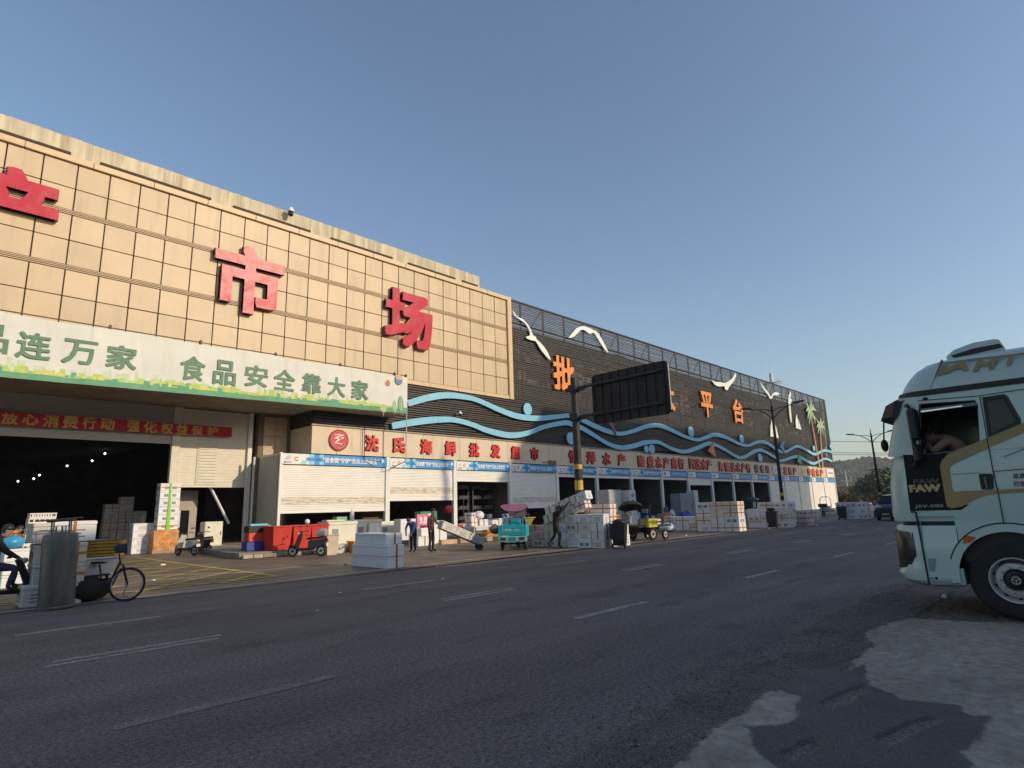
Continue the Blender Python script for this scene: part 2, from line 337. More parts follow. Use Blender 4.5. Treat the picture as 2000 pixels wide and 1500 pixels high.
def ramp(fac, cols):
    r = N_.new('ShaderNodeValToRGB'); e = r.color_ramp.elements; e[0].position, e[0].color = cols[0][0], (*cols[0][1], 1); e[1].position, e[1].color = cols[-1][0], (*cols[-1][1], 1)
    for p_, c_ in cols[1:-1]: x = e.new(p_); x.color = (*c_, 1)
    L_n.new(fac, r.inputs[0]); return r.outputs[0]
def mixa(a, b, attr):
    at = N_.new('ShaderNodeAttribute'); at.attribute_name = attr; m_ = N_.new('ShaderNodeMix'); m_.data_type = 'RGBA'; L_n.new(at.outputs['Fac'], m_.inputs[0]); L_n.new(a, m_.inputs[6]); L_n.new(b, m_.inputs[7]); return m_.outputs[2]
c_g = ramp(nz_(70, 3, .7), [(.30, (.05, .042, .036)), (.45, (.11, .09, .075)), (.55, (.15, .125, .10)), (.66, (.30, .26, .22))])
c_c = ramp(nz_(9, 6, .7), [(.27, (.15, .13, .105)), (.38, (.28, .235, .19)), (.52, (.35, .30, .245)), (.70, (.46, .40, .33))])
c_p = ramp(nz_(110, 3, .7), [(.30, (.055, .048, .045)), (.5, (.115, .10, .093)), (.70, (.21, .19, .175))])
c_s = ramp(nz_(50, 4, .7), [(.3, (.09, .062, .042)), (.5, (.245, .17, .11)), (.7, (.42, .32, .22))])
big_ = N_.new('ShaderNodeMix'); big_.data_type = 'RGBA'; big_.blend_type = 'MULTIPLY'; big_.inputs[0].default_value = 1
L_n.new(mixa(mixa(mixa(c_g, c_c, 'conc'), c_p, 'pat'), c_s, 'sand'), big_.inputs[6]); L_n.new(ramp(nz_(1.1, 5, .6), [(.35, (.80, .80, .80)), (.65, (1.12, 1.12, 1.12))]), big_.inputs[7]); L_n.new(big_.outputs[2], bs.inputs['Base Color'])
bp_ = N_.new('ShaderNodeBump'); bp_.inputs['Strength'].default_value = .6; bp_.inputs['Distance'].default_value = .006; L_n.new(nz_(80, 4, .7), bp_.inputs['Height']); L_n.new(bp_.outputs[0], bs.inputs['Normal']); bs.inputs['Roughness'].default_value = .92; bs.inputs['Specular IOR Level'].default_value = .3
me.materials.append(vm_); link('verge', me, kind='structure')
lipm = M('broken_lip', (.03, .03, .032), .95, var=.3, scale=20, coord='geo')
# loose stones: one mass nobody could count
mb = MB(); r_ = random.Random(11)
for i in range(3600):
    k = r_.random()**.8*(len(gp)-1); a = gp[int(k)]; b = gp[min(int(k)+1, len(gp)-1)]; p = a+(b-a)*(k-int(k))
    off = r_.gauss(.16, .28); p = Vector((p.x, p.y-off, 0)); s = min(.016, r_.expovariate(1/.0042)+.002)
    z = .010+s*.2; v = [(p.x+s*r_.uniform(.6, 1.3)*c, p.y+s*r_.uniform(.6, 1.3)*d_, z+s*e) for c, d_, e in ((1, 0, 0), (0, 1, 0), (-1, 0, 0), (0, -1, 0), (0, 0, .6), (0, 0, -.5))]
    mb.mi = r_.choice((0, 0, 1, 2)); mb.add(v, [(0, 1, 4), (1, 2, 4), (2, 3, 4), (3, 0, 4), (1, 0, 5), (2, 1, 5), (3, 2, 5), (0, 3, 5)])
mb.build('gravel', [M('stone_grey', (.15, .13, .11), .9), M('stone_dark', (.07, .06, .052), .9), M('stone_pale', (.30, .26, .22), .9)], kind='stuff')
# cracks in the apron / asphalt by the lorry
def crack(pts, wd, z): stripe('crack', pts, wd, z, lipm, jit=wd*.45, seg=.08)
crack([tuple(G(x, y))[:2] for x, y in ((1788, 1208), (1800, 1197), (1825, 1182), (1850, 1165), (1865, 1155))], .02, .022)
crack([tuple(G(x, y))[:2] for x, y in ((1430, 1158), (1475, 1156), (1520, 1146), (1560, 1131), (1600, 1124))], .02, .005)
crack([tuple(G(x, y))[:2] for x, y in ((1330, 1110), (1400, 1108), (1500, 1112), (1560, 1106))], .02, .005)

# ================================================================== HALL BUILDING
YF, YR, YC = 32.7, 35.9, 31.0     # shop front plane, recessed front plane, canopy edge plane
XW, XE = -12.0, 111.5
tan_p = M('tan_cladding', (.56, .42, .26), .5, var=.06, scale=.7, coord='geo', dirt=.51, dcol=(.41, .32, .20), dscale=.8, dstretch=(2.2, 1, .25), rnd_v=.045)
tan_f = M('tan_trim', (.62, .45, .27), .5, var=.05, coord='geo')
fasc = M('fascia_panel', (.66, .54, .39), .5, var=.05, scale=1, coord='geo', rnd_v=.03, dirt=.6, dcol=(.4, .32, .22), dscale=1.2, dstretch=(1.6, 1, .4))
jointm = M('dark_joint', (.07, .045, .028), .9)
conc_w = M('parapet_concrete', (.60, .52, .37), .9, var=.18, scale=1.4, coord='geo', stretch=(2.5, 1, .4), dirt=.47, dcol=(.30, .25, .175), dscale=1.5, dstretch=(2.6, 1, .12), bump=.3, bscale=8)
slatm = M('dark_slat', (.052, .042, .035), .5, var=.25, scale=1.5, coord='geo', stretch=(1, 1, 1), rnd_v=.1)
backm = M('dark_backing', (.035, .030, .028), .9, var=.4, scale=.6, coord='geo')
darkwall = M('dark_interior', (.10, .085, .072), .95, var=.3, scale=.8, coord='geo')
whitem = M('painted_steel_white', (.78, .76, .71), .5, var=.06, scale=1.2, coord='geo', dirt=.64, dcol=(.42, .30, .18), dscale=1.2, dstretch=(1, 1, .5))
shutm = M('roller_shutter_white', (.80, .77, .70), .45, var=.05, scale=1, coord='geo', dirt=.66, dcol=(.50, .36, .22), dscale=1.3, dstretch=(.35, 1, 3))
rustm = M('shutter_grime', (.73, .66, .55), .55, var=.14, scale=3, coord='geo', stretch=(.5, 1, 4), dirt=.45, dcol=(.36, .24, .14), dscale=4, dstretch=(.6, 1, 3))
greyside = M('siding_grey', (.50, .49, .43), .5, var=.06, coord='geo')
metal_d = M('dark_metal', (.03, .03, .032), .45, .3, var=.2)
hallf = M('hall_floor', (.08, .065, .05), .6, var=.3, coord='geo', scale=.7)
bld = thing('market_hall', 'long market building with tan cladding on one half and dark louvres on the other', 'building')
# shell, roof, inner walls
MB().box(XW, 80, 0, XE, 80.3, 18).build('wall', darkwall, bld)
MB().box(XE-.3, 33.6, 6.9, XE, 79.99, 16.6).build('wall', backm, bld)
MB().box(XE-.02, YF+.06, .25, XE+.2, 79.99, 6.9).build('wall', whitem, bld, label='white end wall')
MB().box(XW-.3, 33.2, 0, XW, 79.99, 18.3).build('wall', conc_w, bld)
MB().box(XW, 33.5, 16.3, XE-.31, 79.99, 16.6).build('roof', backm, bld)
sheet('hall_floor', [(XW, 36.2), (111.5, 36.2), (111.5, 80), (XW, 80)], .004, hallf)
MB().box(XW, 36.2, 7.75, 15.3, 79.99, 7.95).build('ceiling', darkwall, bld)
# parapet behind the top trim
mb = MB()
for i in range(140):   # board-marked concrete: shallow vertical ribs
    x0 = XW+i*.306; mb.box(x0, 33.02+rnd.uniform(0, .012), 18.45, x0+.3055, 33.5, 19.80+rnd.uniform(-.02, .02))
mb.build('parapet', conc_w, bld)
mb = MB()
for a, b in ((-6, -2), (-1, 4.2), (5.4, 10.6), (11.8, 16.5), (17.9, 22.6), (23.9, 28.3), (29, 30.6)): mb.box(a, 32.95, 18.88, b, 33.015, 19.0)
mb.build('slot', jointm, bld)  # raised dark strips stand in for shade between trim and parapet
for i in range(18): MB().box(33.9-2.62*(i+1)+.01, 32.56, 18.33, 33.9-2.62*i-.01, 33.0, 18.64, .015).build('trim', tan_f, bld)
# tan cladding: each panel its own piece, dark joints recessed behind
MB().box(XW, 32.78, 10.2, 33.6, 32.95, 18.4).build('cladding_backing', jointm, bld)
rows = [(17.09, 18.31), (15.98, 17.05), (14.50, 15.72), (13.28, 14.46), (11.79, 13.02), (10.44, 11.75)]
pm = {}
for (z0, z1) in rows:
    hgt = z1-z0; me = MB().box(-.632, 0, -hgt/2, .632, .10, hgt/2, .012).mesh('panel', tan_p)
    for i in range(34):
        xc = 33.44-1.315*(i+.5)
        link('panel', me, bld, loc=(xc, 32.70+rnd.uniform(-.006, .006), (z0+z1)/2), rot=(R(rnd.uniform(-.35, .35)), 0, R(rnd.uniform(-.3, .3))))
for zc in (15.85, 13.15):
    for dz in (-.068, .012, .088): MB().box(XW, 32.70, zc+dz-.017, 33.44, 32.775, zc+dz+.017).build('rail', tan_f, bld)
MB().box(33.46, 32.54, 10.12, 33.92, 33.4, 18.66, .02).build('frame', tan_f, bld)
for i in range(17): MB().box(33.45-2.62*(i+1)+.01, 32.60, 10.12, 33.45-2.62*i-.01, 32.95, 10.40, .012).build('trim', tan_f, bld)
# louvre screen
mb = MB(); z = 6.95
while z < 18.45:
    x0 = 33.95 if z > 10.0 else 17.0; r3 = rnd.random(); x = x0; dz = rnd.uniform(-.012, .012)
    while x < XE:
        x2 = min(XE, x+rnd.choice((5.9, 6.0, 6.1))); q = dz+rnd.uniform(-.01, .01)
        if not (z < 9.9 and rnd.random() < .02): mb.add([(x, 32.66, z+q), (x2, 32.66, z+q+rnd.uniform(-.008, .008)), (x2, 32.74, z+q+.012), (x, 32.74, z+q+.012), (x, 32.66, z+q+.088), (x2, 32.66, z+q+.088), (x2, 32.74, z+q+.088), (x, 32.74, z+q+.088)], [(0, 3, 2, 1), (4, 5, 6, 7), (0, 1, 5, 4), (1, 2, 6, 5), (2, 3, 7, 6), (3, 0, 4, 7)])
        x = x2
    z += .158
mb.build('louvre_screen', slatm, bld, kind='stuff')
for i in range(27):      # posts and braces carrying the slats
    x = 35.2+i*2.85
    if x < XE: MB().box(x, 32.76, 10.4, x+.09, 32.9, 18.5).build('post', metal_d, bld)
for i in range(13):
    x = 36.6+i*5.7; MB().tube([(x, 32.95, 16.7), (x+1.4, 32.95, 18.4)], .05, 6).build('brace', metal_d, bld)
MB().box(33.95, 32.64, 18.47, XE+.1, 33.0, 18.58).build('top_rail', metal_d, bld)
MB().box(33.95, 32.78, 16.55, XE, 32.95, 16.68).build('rail', metal_d, bld)
MB().box(XE-.1, 32.64, 6.95, XE+.12, 33.0, 18.47).build('corner_post', metal_d, bld)
mb = MB()
for k in range(73): mb.box(XE+.02, 33.02, 7.0+.158*k, XE+.10, 52, 7.088+.158*k)
mb.build('end_louvre', slatm, bld, kind='stuff')
# wall behind the screen, uneven pieces painted pale for sunlight seen through the gaps
MB().box(17.0, 33.55, 6.9, XE-.3, 33.8, 16.6).build('wall', backm, bld)
lightm = M('lit_wall_paint', (.34, .27, .19), .9, var=.35, scale=1.2, coord='geo')
mb = MB(); r5 = random.Random(5)
for i in range(210):
    x = r5.uniform(34.5, 109); z_ = r5.uniform(11, 16.2); mb.box(x, 33.50, z_, x+r5.uniform(.3, 2.6), 33.548, z_+r5.uniform(.1, .8))
mb.build('lit_wall_patches', lightm, bld, kind='stuff')
# canopy over the hall gate
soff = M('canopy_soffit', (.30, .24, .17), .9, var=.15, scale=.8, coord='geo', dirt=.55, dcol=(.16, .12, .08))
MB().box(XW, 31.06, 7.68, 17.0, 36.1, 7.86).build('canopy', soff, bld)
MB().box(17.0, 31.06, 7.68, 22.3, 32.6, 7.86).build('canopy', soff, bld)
MB().box(XW, 33.0, 7.87, 17.0, 36.1, 10.1).build('wall', backm, bld)
mb = MB()
for k in range(6): mb.box(16.93, 32.76, 6.98+.125*k, 17.0, YR, 7.05+.125*k)
mb.build('side_louvre', slatm, bld, kind='stuff')
MB().box(17.03, 32.78, 6.87, 17.1, YR, 7.67).build('wall', backm, bld)
# recessed front: steel siding above the gate, louvred panel beside it
sidm = M('gate_siding', (.42, .39, .34), .5, var=.06, coord='geo')
mb = MB()
for k in range(24): mb.box(XW, YR-.012*(k % 2), 5.62+.085*k, 10.5, YR+.1, 5.62+.085*(k+1)-.004)
mb.build('siding', sidm, bld)
MB().box(10.5, YR-.14, .0, 10.93, YR+.2, 7.67, .02).build('gate_post', M('gate_post_white', (.66, .60, .48), .5, var=.08, coord='geo'), bld)
mb = MB()
zb = FY(430, 952, YR).z
n = int((7.67-zb)/.088)
for k in range(n): mb.box(10.95, YR-.012*(k % 2), zb+.088*k, 14.75, YR+.1, zb+.088*(k+1)-.004)
mb.build('siding', M('shutter_cream', (.70, .64, .52), .5, var=.05, coord='geo'), bld)
cream = M('louvre_cream', (.66, .61, .50), .5, var=.05, coord='geo')
lo = MB().box(11.85, YR-.05, zb+.15, 12.95, YR-.02, 6.0).build('vent_panel', cream, bld)
for k in range(13): MB().box(11.93, YR-.085, zb+.28+.165*k, 12.87, YR-.05, zb+.28+.165*k+.085).build('slat', cream, lo)
MB().box(14.55, YR-.2, .0, 14.8, YR, 7.67, .015).build('downpipe_box', whitem, bld)
MB().tube([(14.62, 34.9, .1), (14.62, 34.9, 5.0)], .07, 10).build('drainpipe', M('grey_pvc', (.55, .55, .52), .4), bld)
# tiled column in the corner
MB().box(15.0, YR-.5, 0, 16.9, YR+.1, 7.67).build('column', M('column_dark', (.16, .12, .08), .8, coord='geo', var=.25), bld)
for i in range(2):
    for k in range(6): MB().box(15.3+.72*i, YR-.53, .6+1.15*k, 15.99+.72*i, YR-.50, 1.72+1.15*k).build('tile', M('column_tile', (.50, .36, .23), .5, var=.12, coord='geo', rnd_v=.1), bld)
# far side of the shop block (its left end)
mb = MB()
for k in range(57): mb.box(15.12-.012*(k % 2), YF+.1, .25+.085*k, 15.2, YR+.6, .25+.085*(k+1)-.004)
mb.build('end_siding', greyside, bld)
MB().box(15.1, YF+.02, 4.98, 17.0, YR+.6, 5.08).build('top_cap', whitem, bld)
# fascia of flat cream panels
seams = [16.97]; x = 16.97+1.62
while x < XE-.4: seams.append(x); x += 1.62
seams.append(XE)
MB().box(16.99, YF+.08, 5.12, XE-.05, YF+.2, 6.84).build('fascia_backing', jointm, bld)
for a, b in zip(seams[:-1], seams[1:]): MB().box(a+.008, YF+rnd.uniform(-.003, .003), 5.14, b-.008, YF+.08, 6.78, .008).build('panel', fasc, bld)
MB().box(16.97, YF+.002, 5.14, 16.99, YR, 6.78).build('panel', fasc, bld, label='end panel of the cream fascia')
MB().box(16.9, YF-.08, 6.79, XE+.05, YF+.12, 6.87).build('drip_edge', M('drip_edge', (.35, .28, .2), .5), bld)
# raised floor of the shops
plat = M('platform_concrete', (.27, .235, .19), .9, var=.2, scale=1.5, coord='geo', bump=.3, dirt=.5, dcol=(.14, .11, .085))
sheet('shop_platform', [(13.3, 27.2), (111.4, 30.6), (111.4, 44), (15.2, 44), (15.2, 36), (13.3, 36)], .25, plat, th=.24)
pl = MB().prism([(10.15, 25.15), (15.4, 24.6), (15.4, 27.25), (13.32, 27.25), (13.32, 35.6), (11.6, 35.6), (10.2, 27)], .0, .23, 'xy').build('ramp', plat, None, kind='structure')
brk = M('kerb_brick', (.40, .33, .26), .9, var=.2, rnd_v=.25, bump=.3)
me = MB().box(-.19, -.12, 0, .19, .05, .15, .015).mesh('brick', brk)
for i in range(13): link('brick', me, pl, loc=(10.4+i*.4, 25.0-.042*i-.03, .004+rnd.uniform(0, .02)), rot=(0, 0, R(-6+rnd.uniform(-4, 4))))
# ------------------------------------------------------------------ unseen buildings added across the road behind the camera, shaped to shade the street
opp = M('opposite_render', (.42, .38, .33), .9, var=.1, coord='geo')
gl = M('opposite_glass', (.05, .07, .09), .1, coord='geo')
def opposite(name, label, x0, x1, h, y1=-14, depth=14, st=3.6):
    b = thing(name, label, 'building')
    MB().box(x0, y1-depth, 0, x1, y1, h).build('wall', opp, b)
    MB().box(x0-.05, y1-depth, h, x1+.05, y1+.001, h+.12).build('roof', opp, b)
    me = MB().box(-.9, -.02, -.8, .9, .05, .8).mesh('window', gl)
    k = 0
    while 2+k*st < h-1.2:
        x = x0+2.5
        while x < x1-2: link('window', me, b, loc=(x, y1, 2+k*st)); x += 4.2
        k += 1
    return b
ob = opposite('low_shade_building', 'unseen low plain building added across the road to shade the street', -60, 55.6, 12.45)
MB().box(4, -20, 12.58, 15.6, -14.05, 14.55).build('roof_shade_block', opp, ob); MB().box(15.61, -20, 12.58, 17.2, -14.05, 12.95).build('roof_shade_block', opp, ob)  # roof blocks added to push the shade edge farther over the roadside
MB().box(17.3, -20, 12.58, 23.3, -14.05, 14.25).build('roof_shade_block', opp, ob)
MB().box(44.9, -15.5, 12.58, 46.2, -14.3, 20.5).build('tower_shade_block', opp, ob)  # added block, lower part of the narrow shadow's caster
MB().prism([(43.6, 20.5), (45.35, 23.5), (45.3, 24.6), (44.95, 26.0), (45.25, 26.0), (45.6, 24.6), (45.75, 20.5)], -14.6, -14.2, 'xz').build('mast', opp, ob)  # added outline shaped to throw the narrow shadow on a shutter
ob2 = opposite('tall_shade_block', 'unseen tall plain block added across the road to shade the louvred half', 55.7, 108, 30.2)
ob3 = opposite('end_shade_block', 'unseen separate block added past the tall one to bound the shade', 113.9, 117.3, 30.2)
MB().box(108, -27, 26.9, 113.9, -14, 30.2).build('bridge', opp, ob2)  # added block that shades the wall above the lit gap
MB().prism([(108.0, 23.3), (110.8, 20.6), (108.0, 20.6)], -15, -14, 'xz').build('shade_gap_wedge', opp, ob2)  # added wedge that slants one side of the lit gap
# ------------------------------------------------------------------ banner on the canopy
vinyl = M('banner_vinyl', (.66, .65, .58), .6, var=.05, scale=1, coord='geo', dirt=.55, dcol=(.54, .52, .44), dscale=1.2, dstretch=(2.5, 1, .25))
green_t = M('banner_green', (.10, .21, .12), .6); green_g = M('banner_grass', (.10, .32, .17), .6, var=.15); green_l = M('banner_lime', (.42, .56, .10), .6)
green_p = M('banner_pale', (.52, .60, .42), .6); teal_b = M('banner_teal', (.08, .33, .27), .6); yel_b = M('banner_yellow', (.60, .56, .13), .6)
bn = thing('banner', 'long white and green vinyl banner along the canopy edge', 'banner')
YB = YC
def bz0(x): return 7.40+.017*(x-2)            # lower edge rises slightly
def bz1(x): return FY(0, 609, YB).z+(FY(797, 737, YB).z-FY(0, 609, YB).z)*(x-2.3)/20 + .03*math.sin(x*1.1)
def byy(x, t): return YB+.02*math.sin(x*1.7+t*2)+.012*math.sin(x*4.3)*(1-t)
XB1 = FY(796, 780, YB).x
mb = MB(); n = 120; v = []; f = []
for i in range(n+1):
    x = -11+(XB1+11)*i/n
    for k in range(9): t = k/8; v.append((x, byy(x, t), bz0(x)+(bz1(x)-bz0(x))*t))
for i in range(n):
    for k in range(8): a = i*9+k; f.append((a, a+9, a+10, a+1))
mb.add(v, f); mb.build('cloth', vinyl, bn, smooth=60)
def strip_on_banner(name, lo, hi, mt, off, x0=-11, x1=None, n=130):
    x1 = x1 or XB1-.02; mb = MB(); v = []; f = []
    for i in range(n+1):
        x = x0+(x1-x0)*i/n; a = bz0(x)+lo(x); b = bz0(x)+hi(x); v += [(x, byy(x, 0)-off, a), (x, byy(x, .2)-off, b)]
    for i in range(n): f.append((2*i, 2*i+2, 2*i+3, 2*i+1))
    mb.add(v, f); mb.build(name, mt, bn)
strip_on_banner('grass_print', lambda x: .01, lambda x: .30+.05*math.sin(x*.9)+.03*math.sin(x*2.3), green_g, .012)
strip_on_banner('lime_print', lambda x: .26, lambda x: .40+.06*math.sin(x*.7+1), green_l, .008)
r6 = random.Random(6)
for nm, mt, off, cnt, hmin, hmax in (('pale_skyline', green_p, .005, 90, .45, .85), ('lime_skyline', green_l, .010, 150, .35, .62), ('teal_skyline', teal_b, .014, 60, .32, .52), ('yellow_skyline', yel_b, .0155, 80, .35, .5)):
    mb = MB()
    for i in range(cnt):
        x = r6.uniform(-10.8, XB1-2.5); ww = r6.uniform(.08, .3); mb.box(x, byy(x, .1)-off-.001, bz0(x)+.25, x+ww, byy(x, .1)-off, bz0(x)+r6.uniform(hmin, hmax))
    mb.build(nm, mt, bn, kind='stuff')
def bz_at(px, py): p = FY(px, py, YB); return p
def bchar(ch, x0, y0, x1, y1, bold=.022):
    a = bz_at(x0, (y0+y1)/2); b = bz_at(x1, (y0+y1)/2); t = bz_at((x0+x1)/2, y0); d = bz_at((x0+x1)/2, y1)
    text('lettering', ch, b.x-a.x, t.z-d.z, ((a.x+b.x)/2, YB-.045, (t.z+d.z)/2), green_t, bn, depth=.004, bold=bold)
for ch, *q in (('连', 31, 650, 101, 702), ('万', 122, 664, 190, 712), ('家', 207, 675, 268, 722), ('食', 351, 696, 401, 744), ('品', 416, 704, 461, 752), ('安', 478, 714, 523, 756), ('全', 534, 722, 576, 763), ('靠', 590, 730, 627, 769), ('大', 639, 737, 674, 775), ('家', 686, 743, 719, 781)): bchar(ch, *q)
a = bz_at(0, 665); text('lettering', '品', 1.25, 1.2, (a.x-.35, YB-.045, a.z+.05), green_t, bn, depth=.004, bold=.02)
# printed trees and balloons at the right end of the banner
def leafp(px, py, w_, h_, mt, off):
    c = bz_at(px, py); mb = MB(); n = 14
    pts = [(c.x+w_*math.sin(math.pi*2*i/n)*(1-.25*math.cos(math.pi*2*i/n)), c.z+h_*math.cos(math.pi*2*i/n)) for i in range(n)]
    mb.prism(pts, YB-off-.003, YB-off, 'xz'); mb.build('tree_print', mt, bn)
leafp(782, 788, .20, .50, M('leaf_print', (.22, .40, .22), .6), .05); leafp(770, 793, .15, .36, M('leaf_pale', (.34, .50, .30), .6), .045); leafp(748, 797, .22, .26, M('leaf_soft', (.42, .54, .22), .6), .04)
for lx_, ly_ in ((782, 796), (770, 798), (748, 802)):
    c_ = bz_at(lx_, ly_); MB().box(c_.x-.012, YB-.062, c_.z-.35, c_.x+.012, YB-.058, c_.z+.3).build('stem_print', wht if 'wht' in globals() else vinyl, bn)
leafp(757, 748, .17, .19, M('balloon_red', (.50, .18, .14), .6), .05); leafp(778, 742, .27, .32, M('balloon_blue', (.15, .2, .42), .6), .05); leafp(778, 737, .26, .18, M('balloon_orange', (.62, .35, .2), .6), .054)
# pipe frame that carries the banner
pipe = M('rusty_pipe', (.16, .09, .06), .7, .2, var=.3)
fr = thing('pipe_frame', 'thin rusty pipe frame standing up behind the vinyl banner', 'frame')
MB().tube([(-11, YB+.12, 10.17), (XB1-.1, YB+.12, 10.22)], .028, 6).build('top_tube', pipe, fr)
for px in (210, 391, 540, 667, 773, 795):
    x = FY(px, 700, YB).x; MB().tube([(x, YB+.12, 7.86), (x, YB+.12, 10.33 if px < 790 else 10.2)], .03, 6).build('upright', pipe, fr)
    MB().box(x-.05, YB+.05, 10.12, x+.05, YB+.2, 10.3).build('clamp', pipe, fr)
pe = thing('corner_pole', 'thin pale pole dropping from the banner end down to the cream fascia', 'pole')
pl_ = M('pale_pipe', (.55, .50, .42), .6, var=.2)
MB().tube([(XB1, YB+.1, 10.1), (XB1, YB+.1, 4.95), (XB1+.15, YB+.5, 4.75), (XB1+.25, YF-.02, 4.55)], .035, 6).build('tube', pl_, pe)
MB().tube([(XB1-2.1, YF-.15, 6.9), (XB1-2.1, YF-.15, 4.9), (XB1-1.2, YF-.6, 4.75)], .03, 6).build('branch', metal_d, pe)
# red slogan banner across the gate
redb = M('red_cloth', (.42, .012, .018), .7, var=.1); goldt = M('slogan_yellow', (.62, .36, .08), .7)
rb = thing('slogan_banner', 'red cloth banner with yellow characters stretched across the gate top', 'banner')
a, b = FY(0, 803, YR-.3), FY(453, 835, YR-.3); a2, b2 = FY(0, 835, YR-.3), FY(453, 853.5, YR-.3)
zt, zbm = a.z+.0, a2.z
MB().add([(-11, YR-.3, a2.z-.02), (b2.x, YR-.3, b2.z), (b.x, YR-.3, b.z), (-11, YR-.3, a.z), (-11, YR-.28, a2.z-.02), (b2.x, YR-.28, b2.z), (b.x, YR-.28, b.z), (-11, YR-.28, a.z)], [(0, 1, 2, 3), (4, 7, 6, 5), (0, 4, 5, 1), (1, 5, 6, 2), (2, 6, 7, 3)]).build('cloth', redb, rb)
for ch, x0, x1, y0, y1 in (('放', 2, 36, 807, 829), ('心', 43, 76, 809, 830), ('消', 84, 115, 810, 834), ('费', 122, 153, 811, 837), ('行', 161, 188, 814, 838), ('动', 196, 224, 817, 840), ('强', 248, 273, 821, 844), ('化', 280, 307, 823, 846), ('权', 314, 338, 826, 848), ('益', 344, 367, 828, 850), ('保', 374, 396, 832, 851), ('护', 404, 426, 833, 850)):
    p, q = FY(x0, (y0+y1)/2, YR-.3), FY(x1, (y0+y1)/2, YR-.3); t, d = FY((x0+x1)/2, y0, YR-.3), FY((x0+x1)/2, y1, YR-.3)
    text('lettering', ch, q.x-p.x, t.z-d.z, ((p.x+q.x)/2, YR-.315, (t.z+d.z)/2), goldt, rb, depth=.008, bold=.03)
# ------------------------------------------------------------------ giant red characters
redl = M('red_letter_acrylic', (.50, .035, .06), .30, var=.10, scale=1.2, coord='geo', bump=.6, bscale=.8, bdist=.09, spec=.16)
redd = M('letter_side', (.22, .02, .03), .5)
def big(ch, box, label):
    x0, x1, z0, z1 = box; t = thing('sign_character', label, 'sign letter', ((x0+x1)/2, 32.5, (z0+z1)/2), group='giant red characters on the tan wall')
    text('face', ch, x1-x0, z1-z0, (0, -.14, 0), redl, t, depth=.04, bold=.035)
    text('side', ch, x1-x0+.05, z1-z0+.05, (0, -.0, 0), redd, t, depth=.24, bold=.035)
    return t
big('产', (.6, 3.95, 13.35, 17.1), 'giant red character cut off by the left edge of the photo')
big('市', (10.83, 14.68, 12.62, 16.52), 'giant red character shaped like a hanging cloth, over the word for food')
big('场', (21.65, 25.6, 12.6, 16.55), 'giant red character nearest the dark louvred wall')
# ------------------------------------------------------------------ orange characters on the louvres
orl = M('orange_letter', (.80, .26, .05), .5, var=.08, coord='geo')
for ch, xc, lb in (('批', 40.2, 'first orange character on the louvres, beside the tan wall'), ('发', 48.9, 'orange character hidden behind the road sign on the louvres'), ('大', 57.7, 'orange character peeping out past the edge of the road sign'), ('平', 66.75, 'orange character below a gull with a T-shaped upright'), ('台', 75.3, 'orange character nearest the street lamp, with a box at its foot')):
    t = thing('sign_character', lb, 'sign letter', (xc, 32.5, 13.1), group='orange characters on the louvres')
    text('face', ch, 2.95, 3.05, (0, 0, 0), orl, t, depth=.2, bold=.03)
# ------------------------------------------------------------------ painted metal shapes on the louvres
wavem = M('wave_blue', (.22, .52, .68), .5, var=.06, coord='geo'); whitep = M('gull_white', (.82, .82, .74), .5, var=.03)
def catmull(P, n=6):
    out = []
    for i in range(len(P)-1):
        p0, p1, p2, p3 = P[max(i-1, 0)], P[i], P[i+1], P[min(i+2, len(P)-1)]
        for k in range(n):
            t = k/n; out.append(tuple(.5*((2*p1[j])+(-p0[j]+p2[j])*t+(2*p0[j]-5*p1[j]+4*p2[j]-p3[j])*t*t+(-p0[j]+3*p1[j]-3*p2[j]+p3[j])*t**3) for j in (0, 1)))
    return out+[P[-1]]
YD = 32.42
def fac(pts): return [(FY(x, y, YD).x, FY(x, y, YD).z) for x, y in pts]
UW = [(797, 788), (840, 776), (875, 772), (912, 776), (937, 783), (975, 800), (1012, 813), (1050, 817), (1087, 814), (1112, 812), (1137, 820), (1162, 832), (1187, 842), (1212, 847), (1237, 842), (1262, 833), (1287, 831), (1312, 840), (1337, 852), (1362, 859), (1380, 854), (1397, 849), (1420, 855), (1445, 867), (1462, 870), (1482, 863), (1500, 866), (1520, 880), (1535, 882), (1557, 872), (1577, 880), (1592, 887), (1610, 880), (1625, 883)]
LW = [(766, 832), (812, 824), (850, 820), (887, 820), (925, 830), (950, 840), (987, 849), (1012, 849.5), (1037, 844), (1062, 834), (1100, 826), (1117, 828), (1137, 836), (1162, 851), (1187, 866), (1212, 874), (1237, 871), (1262, 864), (1287, 864), (1312, 876), (1337, 882), (1362, 875), (1387, 866), (1412, 876), (1440, 892), (1455, 892), (1475, 881), (1490, 880), (1512, 892), (1525, 900), (1550, 892.5), (1562, 893), (1587, 905), (1600, 901), (1612, 896), (1626, 901)]
